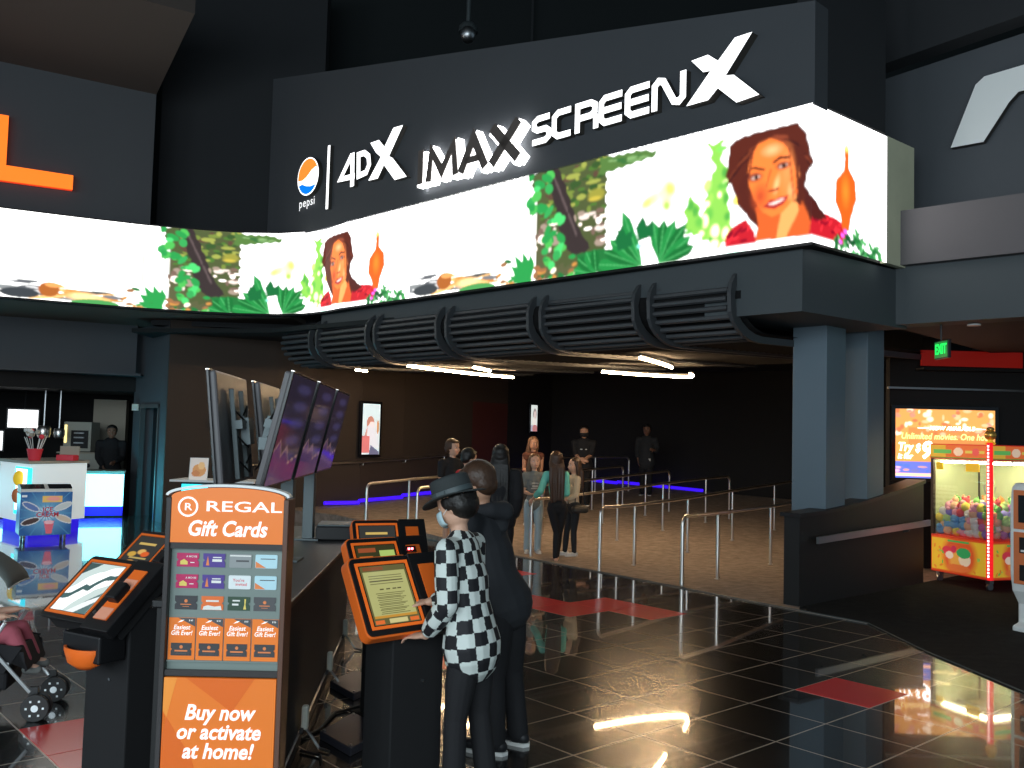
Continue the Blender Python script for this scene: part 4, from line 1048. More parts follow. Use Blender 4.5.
# ------------------------------------------------------------------ crane machine
def crane():
    A = Vector((5.99, 13.30)); B = Vector((6.35, 12.34)); u = (B - A).normalized(); n = Vector((u.y, -u.x))   # front from A (left) to B (near right)
    w = (B - A).length; dp = .92; n = -n if n.y > 0 and False else n
    if n.x > 0: n = -n
    t = thing('crane_machine', 'lit claw crane machine filled with colourful plush toys', 'arcade machine', (B.x, B.y, 0))
    F = Matrix(((u.x, n.x, 0, 0), (u.y, n.y, 0, 0), (0, 0, 1, 0), (0, 0, 0, 1)))   # local x: A->B with B at 0, local y: outwards
    z0, z1, z2, z3 = .14, .66, 1.72, 1.93
    def mk(): return MB(F)
    lab = M
    lab['crane_yellow'] = mat('crane_yellow', (.95, .62, .03), .4, emit=.25, ecol=(1, .6, .03))
    lab['crane_red'] = mat('crane_red', (.75, .05, .03), .4, emit=.12, ecol=(1, .05, .02))
    lab['crane_dark'] = mat('crane_dark', (.05, .035, .03), .4)
    lab['crane_inside'] = mat('crane_inside', (.85, .82, .62), .5)
    # base cabinet with front and side pictures
    mb = mk().m('crane_red'); mb.box((-w / 2, -dp / 2, (z0 + z1) / 2), (w - .02, dp - .02, z1 - z0)); cab = mb.build('cabinet', parent=t, bevel=.01)
    rnd = random.Random(11)
    def art(wd, ht):
        c = Canvas(0, wd, 0, ht, 110, (.95, .55, .04))
        c.ell(wd * .52, ht * .5, wd * .36, ht * .7, (.85, .12, .03), soft=.3); c.ell(wd * .5, ht * .35, wd * .2, ht * .35, (1.0, .45, .08), soft=.4)
        c.ell(wd * .30, ht * .62, .09, .06, (.8, .05, .08)); c.ell(wd * .34, ht * .5, .07, .05, (1.0, .75, .6)); c.ell(wd * .42, ht * .68, .05, .05, (.7, .04, .1)); c.ell(wd * .62, ht * .42, .10, .09, (.95, .72, .5)); c.ell(wd * .60, ht * .60, .12, .07, (.05, .4, .12)); c.ell(wd * .5, ht * .16, .2, .05, (.9, .2, .05))
        for k in range(12): c.ell(rnd.choice([rnd.uniform(.05, .2), rnd.uniform(wd - .2, wd - .05)]), rnd.uniform(.05, ht - .05), .03, .015, rnd.choice([(.2, .5, .08), (.85, .25, .03), (.4, .6, .1)]), ang=rnd.uniform(0, 3))
        c.rect(wd * .3, wd * .7, ht * .88, ht * .93, (.1, .45, .1)); c.rect(0, wd, 0, .02, (.75, .1, .02)); c.rect(0, wd, ht - .02, ht, (.75, .1, .02))
        return c
    am = attr_mat('crane_art', emit=.32, rough=.35)
    Ff = F @ Matrix(((1, 0, 0, -w + .04), (0, 0, 1, .004), (0, 1, 0, z0 + .02), (0, 0, 0, 1)))
    canvas_mesh('front_picture', art(w - .10, z1 - z0 - .04), flat_fn(Ff, 0), am, cab)
    Fs = F @ Matrix(((0, 0, 1, .004), (-1, 0, 0, -.05), (0, 1, 0, z0 + .02), (0, 0, 0, 1)))
    canvas_mesh('side_picture', art(dp - .10, z1 - z0 - .04), flat_fn(Fs, 0), am, cab)
    # posts, header
    for (x, y) in ((-w + .03, -.03), (-w + .03, -dp + .03), (-.03, -dp + .03)):
        mk().m('crane_dark').box((x, y, (z1 + z2) / 2), (.045, .045, z2 - z1)).build('corner_post', parent=t)
    hd = mk().m('crane_red').box((-w / 2, -dp / 2, (z2 + z3) / 2), (w, dp, z3 - z2)).build('header', parent=t, bevel=.008)
    def harta(wd, ht):
        c = Canvas(0, wd, 0, ht, 110, (.95, .18, .04)); c.rect(0, wd * .28, 0, ht, (.9, .5, .05)); c.ell(wd * .5, ht * .5, .08, .06, (1.0, .7, .5)); c.rect(wd * .05, wd * .38, ht * .35, ht * .65, (.15, .55, .12)); c.rect(wd * .62, wd * .95, ht * .4, ht * .62, (.8, .6, .1)); c.ell(wd * .8, ht * .5, .06, .05, (.9, .1, .1)); c.rect(0, wd, 0, .012, (.2, .3, .05)); return c
    canvas_mesh('header_picture', harta(w - .05, z3 - z2 - .03), flat_fn(F @ Matrix(((1, 0, 0, -w + .02), (0, 0, 1, .005), (0, 1, 0, z2 + .015), (0, 0, 0, 1)))), am, hd)
    canvas_mesh('header_picture', harta(dp - .05, z3 - z2 - .03), flat_fn(F @ Matrix(((0, 0, 1, .005), (-1, 0, 0, -.03), (0, 1, 0, z2 + .015), (0, 0, 0, 1)))), am, hd)
    # lit corner column with dot lamps
    col = mk().m('glow_red').box((-.005, -.005, (z0 + z3) / 2 + .02), (.055, .055, z3 - z0 + .02)).build('light_column', parent=t)
    mb = mk().m('glow_pink')
    for k in range(38):
        z = z0 + .06 + k * (z3 - z0 - .08) / 37
        mb.box((-.005, .024, z), (.026, .004, .026))
    mb.build('lamp_row', parent=col)
    # interior: back panels mirror-like light, glass, ceiling lamp
    mk().m('crane_inside').box((-w / 2, -dp / 2, z2 - .006), (w - .06, dp - .06, .01)).build('inner_ceiling', parent=t)
    M['crane_back'] = mat('crane_back', (.55, .62, .42), .25, metal=.2)
    mk().m('crane_back').box((-w / 2, -dp + .03, (z1 + z2) / 2), (w - .08, .01, z2 - z1)).build('back_panel', parent=t)
    mk().m('crane_back').box((-w + .03, -dp / 2, (z1 + z2) / 2), (.01, dp - .08, z2 - z1)).build('left_panel', parent=t)
    mk().m('glass').box((-w / 2, -.01, (z1 + z2) / 2), (w - .10, .006, z2 - z1)).build('front_glass', parent=t)
    mk().m('glass').box((-.01, -dp / 2, (z1 + z2) / 2), (.006, dp - .1, z2 - z1)).build('side_glass', parent=t)
    M['crane_lamp'] = mat('crane_lamp', (1, .95, .7), .5, emit=30.0, ecol=(1, .93, .62))
    mk().m('crane_lamp').box((-w / 2, -.10, z2 - .04), (w - .25, .04, .03)).build('lamp_tube', parent=t)
    mk().m('crane_lamp').box((-.12, -dp / 2, z2 - .04), (.04, dp - .3, .03)).build('lamp_tube', parent=t)
    mk().m('crane_yellow').box((-w * .3, -.03, z2 - .10), (.22, .01, .12)).build('price_card', parent=t); mk().m('crane_yellow').box((-w * .85, -.03, z2 - .10), (.12, .01, .10)).build('price_card', parent=t)
    # claw with gantry
    g = mk().m('steel'); g.box((-w / 2, -dp / 2, z2 - .03), (w - .1, .03, .03)); g.tube([(-w * .4, -dp / 2, z2 - .03), (-w * .4, -dp / 2, z2 - .28)], .006, 6); cl = g.build('claw', parent=t)
    g = mk().m('steel'); g.ell((-w * .4, -dp / 2, z2 - .3), (.05, .05, .04))
    for k in range(3):
        a = 2 * PI * k / 3; x, y = -w * .4, -dp / 2
        g.tube([(x, y, z2 - .31), (x + .09 * math.cos(a), y + .09 * math.sin(a), z2 - .36), (x + .07 * math.cos(a), y + .07 * math.sin(a), z2 - .45), (x + .02 * math.cos(a), y + .02 * math.sin(a), z2 - .48)], .008, 6)
    g.build('prongs', parent=cl, smooth=True)
    for (x, y) in ((-w + .1, -.08), (-w + .1, -dp + .08), (-.08, -.08), (-.08, -dp + .08)):
        mb = mk().m('steel'); mb.tube([(x - .015, y, .05), (x + .015, y, .05)], .05, 14); mb.box((x, y, .115), (.07, .07, .05)); mb.build('caster', parent=t, smooth=True)
    tr = mk().m('crane_yellow'); tr.lathe([(.05, 0), (.07, .02), (.03, .05), (.03, .07)], c=(-.08, -.10, z3), n=14)
    orn = tr.build('gold_ornament', parent=t)
    mk().m('gold').ell((-.08, -.10, z3 + .13), (.075, .075, .07)).ell((-.08, -.10, z3 + .21), (.05, .05, .03)).build('ornament_ball', parent=orn, smooth=True)
    # plush toys, one object each, resting in a heap
    cols = [(.85, .12, .15), (.95, .45, .55), (.9, .75, .15), (.25, .65, .2), (.9, .9, .85), (.3, .25, .65), (.85, .35, .1), (.5, .75, .3), (.6, .2, .5), (.9, .55, .35), (.2, .45, .75)]
    names = ['red', 'pink', 'yellow', 'green', 'white', 'violet', 'orange', 'lime', 'purple', 'peach', 'blue']
    protos = []
    for k, (cc, nm) in enumerate(zip(cols, names)):
        m = mat('plush_' + nm, cc, .9, var=.1, vscale=30)
        mb = MB(); mb.m(m); r = .070
        mb.ell((0, 0, r), (r, r * .9, r * .95), n=12, k=8)
        if k % 3 == 0: mb.ell((0, 0, r * 2.3), (r * .7, r * .65, r * .65), n=10, k=6); mb.ell((r * .5, 0, r * 2.9), (r * .25, r * .15, r * .25), n=8, k=5); mb.ell((-r * .5, 0, r * 2.9), (r * .25, r * .15, r * .25), n=8, k=5)
        elif k % 3 == 1: mb.ell((r * .9, 0, r * .7), (r * .45, r * .4, r * .35), n=8, k=5); mb.ell((-r * .9, 0, r * .7), (r * .45, r * .4, r * .35), n=8, k=5); mb.ell((0, -r * .5, r * 1.8), (r * .6, r * .55, r * .5), n=10, k=6)
        else: mb.lathe([(r * .9, r * 1.0), (r * .75, r * 1.6), (r * .2, r * 2.0)], n=12)
        me = mb.build('plush_toy', smooth=True)
        protos.append((me, nm))
    used = set(); rnd = random.Random(21)
    pos = []
    for lay in range(5):
        zz = z1 + .0 + lay * .085
        for i in range(8):
            for j in range(6):
                if 0 < j < 5 and lay < 4 and i < 7: continue            # hidden core
                hmax = .42 - .10 * abs(i - 3.5) / 3.5
                if lay * .085 > hmax: continue
                x = -w + .12 + i * (w - .23) / 7 + rnd.uniform(-.02, .02); y = -.11 - j * (dp - .24) / 5 + rnd.uniform(-.015, .015)
                pos.append((x, y, zz))
    mk().m('crane_inside').box((-w / 2, -dp / 2, z1 + .16), (w - .34, dp - .34, .31)).build('prize_platform', parent=t)
    for k, (x, y, z) in enumerate(pos):
        pi = rnd.randrange(len(protos)); me, nm = protos[pi]
        o = me if pi not in used else me.copy()
        if pi in used: COL.objects.link(o)
        used.add(pi)
        v = F @ Vector((x, y, z)); o.location = (B.x + v.x, B.y + v.y, v.z); o.rotation_euler = (rnd.uniform(-.3, .3), rnd.uniform(-.3, .3), rnd.uniform(0, 6.28))
        tag(o, nm + ' plush toy in the heap behind the crane machine glass', 'plush toy', nm + ' plush toys in the crane machine')
    for k, (me, nm) in enumerate(protos):
        if k not in used: bpy.data.objects.remove(me)
addm('gold', (.75, .45, .10), .35, metal=.7)
crane()

# white and orange kiosk at the right frame edge
def right_kiosk():
    t = thing('white_kiosk', 'white and orange vending kiosk at the right edge of the picture', 'kiosk', (5.66, 9.60, 0), math.radians(-62))
    M['kiosk_orange'] = mat('kiosk_orange', (.72, .20, .07), .4)
    prof = [(-.30, .0), (.30, 0), (.30, .06), (.20, .09), (.20, .28), (.30, .42), (.33, .60), (.33, 1.30), (.30, 1.48), (.25, 1.53), (-.12, 1.53), (-.16, 1.50), (-.17, .6), (-.15, .42), (-.12, .28), (-.12, .09), (-.30, .05)]
    mb = MB().m('white'); mb.prism([(-a, b) for a, b in prof], -.33, .33, axis='x'); mb.build('body', parent=t, bevel=.02, seg=3)
    for z0, z1 in ((1.06, 1.46), (.50, 1.03)):
        MB().m('kiosk_orange').box((0, -.335, (z0 + z1) / 2), (.56, .012, z1 - z0)).build('orange_panel', parent=t, bevel=.004)
    MB().m('black_gloss').box((0, -.345, 1.27), (.44, .012, .28)).build('screen', parent=t)
    for z in (.90, .62): MB().m('black').box((0, -.345, z), (.42, .014, .16)).build('dispenser_slot', parent=t); 
    MB().m('white').box((0, -.36, .845), (.36, .03, .02)).build('tray', parent=t)
right_kiosk()
# ------------------------------------------------------------------ concession area, far left
def concession():
    # black back wall, menu screens
    struct(MB().m('wall_black').prism([(-16, 21.8), (-7.6, 23.8), (-7.6, 24.1), (-16, 22.1)], 0, 4.0).build('wall_concession_back'))
    struct(MB().m('wall_brown').prism([(-7.9, 20.6), (-7.7, 20.6), (-7.6, 23.9), (-7.8, 23.9)], 0, 4.0).build('wall_concession_side'))
    struct(MB().m('wall_black').prism([(-15, 16.6), (-8.0, 20.2), (-8.0, 23.6), (-15, 22)], 2.62, 2.93).build('ceiling_concession'))
    M['beige'] = mat('beige', (.42, .38, .30), .6); M['cab_grey'] = mat('cabinet_grey', (.42, .42, .36), .5)
    struct(MB().m('beige').prism([(-10.05, 22.4), (-9.35, 22.6), (-9.4, 22.9), (-10.1, 22.7)], 0, 2.5).build('wall_pillar'))
    c = Canvas(0, 1, 0, 1, 20, (2.2, 2.2, 2.3))
    for (x, y, z, w, h, lb) in ((-10.95, 20.9, 1.98, .60, .40, 'bright white menu screen on the concession back wall'), (-11.62, 20.45, 1.48, .85, .42, 'white lit sign board low behind the concession counter at the left edge')):
        t = thing('menu_screen', lb, 'screen', (x, y, z))
        F = panel_frame((0, 0), (.45, -.9), 0)
        MB(F).m('black').box((0, 0, -.03), (w + .06, h + .06, .05)).build('frame', parent=t)
        MB(F).m('glow_soft').box((0, 0, 0), (w, h, .01)).build('panel', parent=t)
        MB().m('black').tube([(0, .05, h / 2), (0, .10, 2.62 - z + .3)], .015, 6).build('hanger', parent=t)
    # lit front counter
    P = Vector((-12.5, 17.6)); Q = Vector((-7.98, 19.35)); u = (Q - P).normalized(); n = Vector((u.y, -u.x)); L = (Q - P).length
    t = thing('service_counter', 'long concession counter with a glowing white front and violet plinth', 'counter', (P.x, P.y, 0))
    F = frame((0, 0, 0), u, n)
    M['front_glow'] = mat('front_glow', (.9, 1, 1), .5, emit=1.0, ecol=(.72, 2.7, 3.1))
    MB(F).m('wall_dark').box((L / 2, .45, -.3), (L, .9, .58)).build('body', parent=t)
    MB(F).m('front_glow').box((L / 2, .55, .0), (L, .66, .02)).build('front_panel', parent=t)
    MB(F).m('glow_blue').box((L / 2, .12, -.02), (L, .18, .03)).build('plinth_light', parent=t)
    MB(F).m('beige').box((L / 2, .925, -.28), (L + .05, .05, .68)).build('countertop', parent=t, bevel=.01)
    # white display counter with lit side and items
    t = thing('display_counter', 'white counter with a lit snack display niche on its left flank', 'counter', (-7.98, 15.55, 0))
    u2 = Vector((.30, 1.15)).normalized(); n2 = Vector((u2.y, -u2.x))      # right face runs back
    u3 = Vector((-.95, 1.05)).normalized()
    M['white_lit'] = mat('white_lit', (.75, .82, .84), .4, emit=.38, ecol=(.8, .95, 1.0))
    a = Vector((0, 0)); b = Vector((.42, 1.15)); d = Vector((-1.05, 1.0)); e = Vector((-.7, 2.2))
    MB().m('white_lit').prism([tuple(a), tuple(b), tuple(e), tuple(d)], .22, 1.20).build('body', parent=t)
    MB().m('cab_grey').prism([tuple(a + Vector((0, -.04))), tuple(b + Vector((.04, 0))), tuple(e), tuple(d + Vector((-.04, -.02)))], 1.20, 1.245).build('countertop', parent=t)
    MB().m('glow_blue').prism([tuple(a * .9 + Vector((-.05, .15))), tuple(b * .9), tuple(e * .95), tuple(d * .9 + Vector((0, .1)))], 0.0, .22).build('plinth_light', parent=t)
    F = frame((0, 0, 0), (d - a) * -1, Vector((-1.0, -1.05)))
    F = frame((d.x, d.y, 0), (a - d), Vector((a - d).normalized().yx) * Vector((1, 1)) if False else Vector(((a - d).normalized().y, -(a - d).normalized().x)))
    LL = (a - d).length
    MB(F).m('glow_cyan').box((LL / 2 + .45, .74, .005), (.75, .80, .01)).build('lit_niche', parent=t)
    MB(F).m('glow_soft').box((LL / 2 + .38, .76, .012), (.50, .70, .01)).build('niche_back', parent=t)
    for k, (x, z, mk_, lb) in enumerate(((LL / 2 + .40, .95, 'crane_yellow', 'yellow snack bag at the top of the lit niche in the white counter'), (LL / 2 + .38, .66, 'kiosk_orange', 'brown snack bag at the foot of the lit niche in the white counter'))):
        v = F @ Vector((x, z, .06)); o = MB().m(mk_).ell((0, 0, 0), (.10, .05, .13), n=12, k=8).build('snack_bag', smooth=True)
        o.location = (t.location.x + v.x, t.location.y + v.y, v.z); tag(o, lb, 'snack bag')
    # ice cream freezer
    t = thing('ice_cream_freezer', 'blue ice cream chest freezer with sliding glass lids before the white counter', 'freezer', (-7.33, 14.85, 0), math.radians(34))
    w, dd = .74, .50
    mb = MB().m('steel'); mb.box((0, dd / 2, .45), (w, dd, .66)); mb.build('body', parent=t, bevel=.02)
    c = Canvas(-w / 2, w / 2, 0, .68, 120, (.03, .12, .33))
    c.ell(0, .34, .42, .40, (.18, .42, .62), soft=.8); c.ell(0, .34, .16, .14, (.7, .85, .9), soft=.7)
    for ang in range(0, 360, 24): c.line((0, .34), (.5 * math.cos(math.radians(ang)), .34 + .45 * math.sin(math.radians(ang))), .012, (.10, .30, .5))
    c.rect(-.06, .22, .52, .62, (.85, .55, .15)); c.ell(.10, .57, .13, .05, (.9, .35, .3), soft=.5)
    for (x, y, a_, q) in ((-.22, .45, -.5, (.12, .20, .45)), (.24, .45, .4, (.55, .6, .6)), (-.22, .22, .3, (.08, .05, .05)), (.26, .25, -.4, (.6, .5, .4))):
        c.ell(x, y, .14, .055, (.7, .7, .72), ang=a_); c.ell(x, y, .125, .04, q, ang=a_)
    c.poly([(-.03, .22), (.12, .22), (.09, .02), (.01, .02)], (.75, .15, .2)); c.ell(.045, .20, .07, .03, (.9, .5, .55)); c.rect(-.36, -.28, .60, .63, (.8, .85, .9))
    F = frame((0, -.004, .12), (1, 0), (0, -1))
    canvas_mesh('front_picture', c, flat_fn(F), attr_mat('freezer_art', emit=.22, rough=.3), t)
    mb = MB(F).m('crane_red'); M['print_red'] = mat('print_red', (.8, .05, .08), .5); mb.m('print_red')
    text_into(mb, 'ICE', 0.02, .40, .10, bold=.02, z=.003); text_into(mb, 'CREAM', 0.02, .32, .10, bold=.02, z=.003); mb.build('lettering', parent=t)
    mb = MB().m('white'); mb.prism([(0.0, .78), (0.02, .84), (dd * .5, .90), (dd, .90), (dd, .78)], -w / 2, w / 2, axis='x'); mb.build('lid_frame', parent=t, bevel=.01)
    for x in (-.20, .20):
        q = [(x - .17, .04, .850), (x + .17, .04, .850), (x + .17, dd * .5, .906), (x - .17, dd * .5, .906)]
        MB().m('black_gloss').add(q + [(v[0], v[1], v[2] + .004) for v in q], [(0, 1, 2, 3), (7, 6, 5, 4), (0, 4, 5, 1), (1, 5, 6, 2), (2, 6, 7, 3), (3, 7, 4, 0)]).build('sliding_lid', parent=t)
    for (x, y) in ((-w / 2 + .08, .08), (w / 2 - .08, .08), (-w / 2 + .08, dd - .08), (w / 2 - .08, dd - .08)):
        MB().m('steel').tube([(x - .015, y, .05), (x + .015, y, .05)], .05, 12).box((x, y, .105), (.04, .04, .05)).build('caster', parent=t)
    # back-of-house appliances
    t = thing('drinks_machine', 'steel coffee machine with lit panel on the rear concession counter', 'coffee machine', (-9.75, 21.2, 1.27))
    mb = MB().m('cab_grey'); mb.box((0, 0, .34), (.62, .45, .66)); mb.build('body', parent=t, bevel=.01)
    MB().m('glow_yellow').box((-.26, -.235, .40), (.05, .01, .40)).build('light_bar', parent=t)
    MB().m('black').box((.06, -.235, .28), (.38, .02, .40)).build('recess', parent=t)
    for z in (.20, .32, .42): MB().m('steel').box((.06, -.26, z), (.22, .05, .03)).build('shelf', parent=t)
    t = thing('back_cabinet', 'grey rear cabinet with two round holes behind the concession counter', 'cabinet', (-9.45, 20.9, 0))
    MB().m('cab_grey').box((0, 0, .62), (1.05, .5, 1.24)).build('body', parent=t, bevel=.01)
    MB().m('beige').box((0, 0, 1.255), (1.15, .56, .03)).build('countertop', parent=t)
    for x in (-.02, .13): MB().m('black').tube([(x, -.255, .98), (x, -.27, .98)], .045, 16).build('round_opening', parent=t)
    t = thing('back_counter', 'long steel work counter under the popcorn kettles at the rear', 'counter', (-11.9, 20.2, 0))
    MB().m('wall_dark').box((.55, 0, .5), (2.5, .5, 1.0)).build('body', parent=t); MB().m('steel').box((.55, 0, 1.02), (2.55, .56, .04)).build('countertop', parent=t)
    for k, (x, s) in enumerate(((-10.32, .62), (-9.98, .5))):
        t = thing('popcorn_kettle', ('larger' if k == 0 else 'smaller') + ' hanging steel popcorn kettle behind the concession counter', 'kettle', (x, 20.6, 1.58))
        MB().m('chrome').lathe([(.05 * s, -.02), (.20 * s, .0), (.24 * s, .12 * s), (.24 * s, .32 * s), (.20 * s, .40 * s), (.05 * s, .42 * s)], n=20).build('pot', parent=t, smooth=True)
        MB().m('steel').tube([(0, 0, .4 * s), (0, 0, 1.2)], .02, 8).build('hanger', parent=t)
    t = thing('candy_bucket', 'red bucket of wrapped lollipops standing on the white counter', 'bucket', (-8.15, 16.0, 1.247))
    MB().m('print_red').lathe([(.09, 0), (.13, .20), (.12, .20), (.08, .02)], n=18).build('bucket', parent=t, smooth=True)
    mb = MB().m('white'); rnd = random.Random(4); 
    for k in range(14): x, y = rnd.uniform(-.12, .12), rnd.uniform(-.08, .08); mb.tube([(x * .5, y * .5, .1), (x * 1.6, y * 1.6, .36 + rnd.random() * .1)], .006, 5)
    mb.build('sticks', parent=t)
    cc = ['white', 'regal_orange', 'print_red', 'glow_cyan']; mb = MB()
    for k in range(14): mb.m(rnd.choice(['white', 'print_red', 'beige', 'cab_grey'])); mb.ell((rnd.uniform(-.19, .19), rnd.uniform(-.12, .12), .40 + rnd.random() * .12), (.045, .045, .045), n=8, k=6)
    mb.build('sweets', parent=t, smooth=True)
    t = thing('snack_tray', 'low red snack tray on the white counter right of the lollipop bucket', 'tray', (-7.75, 16.35, 1.247))
    MB().m('print_red').box((0, 0, .05), (.30, .22, .10)).build('tray', parent=t, bevel=.01); MB().m('beige').box((0, .08, .17), (.34, .02, .16)).build('card', parent=t)
    # small side counter with a tent card, right of the dark column
    t = thing('side_counter', 'small pale-topped counter with a cyan lit side beside the column', 'counter', (-4.72, 14.5, 0))
    MB().m('wall_dark').box((.2, .2, .52), (1.1, .6, 1.04)).build('body', parent=t); MB().m('white').box((.15, .2, 1.06), (1.3, .7, .03)).build('countertop', parent=t); MB().m('glow_cyan').box((-.12, -.11, .80), (.40, .012, .42)).build('lit_panel', parent=t)
    t = thing('tent_card', 'small orange food picture card standing on the side counter', 'sign', (-4.82, 14.45, 1.076), .1)
    cvx = Canvas(-.13, .13, 0, .34, 90, (.75, .66, .6)); cvx.ell(.01, .15, .1, .10, (.7, .3, .08)); cvx.ell(.04, .22, .05, .06, (.85, .5, .2)); cvx.ell(-.04, .1, .06, .05, (.6, .2, .05))
    F = Matrix(((1, 0, 0, 0), (0, .18, -.98, 0), (0, .98, .18, 0), (0, 0, 0, 1)))
    MB(F).m('white').box((0, .17, -.008), (.28, .35, .012)).build('board', parent=t); canvas_mesh('picture', cvx, flat_fn(F), attr_mat('tent_art', rough=.4, emit=.2), t)
addm('silhouette', (.012, .012, .014), .8)
concession()
area_light('cyan_fill', (-8.35, 18.3, .55), (-7.3, 19.1, .55), .3, .3, 22, (.05, .75, 1.0))  # unseen area light added to tint the column foot cyan
addm('wall_fitting', (.6, .6, .52), .5)
o = MB().m('wall_fitting').box((-5.93, 18.62, 1.98), (.11, .05, .16)).build('wall_switch'); tag(o, 'small white switch plate on the brown wall left of the monitors', 'switch')
o = MB().m('wall_fitting').box((-8.0, 19.85, 2.28), (.14, .12, .14)).build('wall_sensor'); tag(o, 'small white sensor box above the concession doorway', 'sensor')

# ------------------------------------------------------------------ ticket kiosks
def screen_canvas(kind):
    W, Hh = .36, .37
    c = Canvas(-W / 2, W / 2, -Hh / 2, Hh / 2, 260, (.03, .03, .028))
    if kind == 'terms':
        c.rect(-.18, .18, -.185, .185, (.10, .09, .03)); c.rect(-.165, .165, -.13, .15, (.36, .36, .14)); c.rect(-.16, .0, .155, .178, (.18, .06, .02))
        for k in range(4): c.rect(-.13, .13, .118 - k * .017, .123 - k * .017, (.07, .06, .03))
        for x in (-.07, -.02, .03, .07): c.rect(x, x + .03, .028, .036, (.06, .05, .02))
        for k in range(13): c.rect(-.11 + .01 * (k % 2), .12 - .02 * (k % 3), .005 - k * .0105, .009 - k * .0105, (.07, .06, .02))
        c.rect(-.165, .165, -.145, -.130, (.45, .22, .03)); c.rect(-.06, .08, -.18, -.152, (.5, .45, .2)); c.rect(-.17, -.10, -.18, -.155, (.6, .12, .02)); c.rect(.10, .17, -.18, -.155, (.6, .12, .02))
    elif kind == 'tickets':
        c.rect(-.18, .18, -.185, .185, (.03, .03, .01)); c.rect(-.16, -.04, -.02, .10, (.50, .12, .02)); c.rect(.03, .17, -.10, .14, (.33, .46, .12)); c.rect(-.16, .0, .13, .165, (.25, .06, .02)); c.rect(-.16, 0, -.17, -.12, (.15, .05, .02))
    elif kind == 'painted_glare':  # reflected glare painted as pale and dark streaks that the screen emits
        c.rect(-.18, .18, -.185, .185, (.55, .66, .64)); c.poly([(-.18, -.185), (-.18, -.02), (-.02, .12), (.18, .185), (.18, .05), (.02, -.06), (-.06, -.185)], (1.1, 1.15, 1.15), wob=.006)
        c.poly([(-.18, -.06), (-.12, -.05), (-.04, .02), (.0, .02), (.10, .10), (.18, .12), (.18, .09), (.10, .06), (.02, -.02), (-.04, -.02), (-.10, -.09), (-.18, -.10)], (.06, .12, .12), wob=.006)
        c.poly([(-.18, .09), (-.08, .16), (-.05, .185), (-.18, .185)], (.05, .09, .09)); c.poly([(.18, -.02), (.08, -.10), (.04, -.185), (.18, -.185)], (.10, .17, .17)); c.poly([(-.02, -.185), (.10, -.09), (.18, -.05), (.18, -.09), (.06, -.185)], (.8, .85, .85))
    elif kind == 'food':
        for (x, y, q) in ((-.1, .0, (.5, .3, .05)), (.0, .03, (.6, .35, .1)), (.06, .01, (.6, .1, .02)), (-.05, -.08, (.4, .2, .05))): c.ell(x, y, .06, .03, q, soft=.3)
        c.rect(-.12, .10, .10, .12, (.5, .35, .1)); c.rect(-.1, .12, -.04, -.025, (.4, .3, .1))
    return c
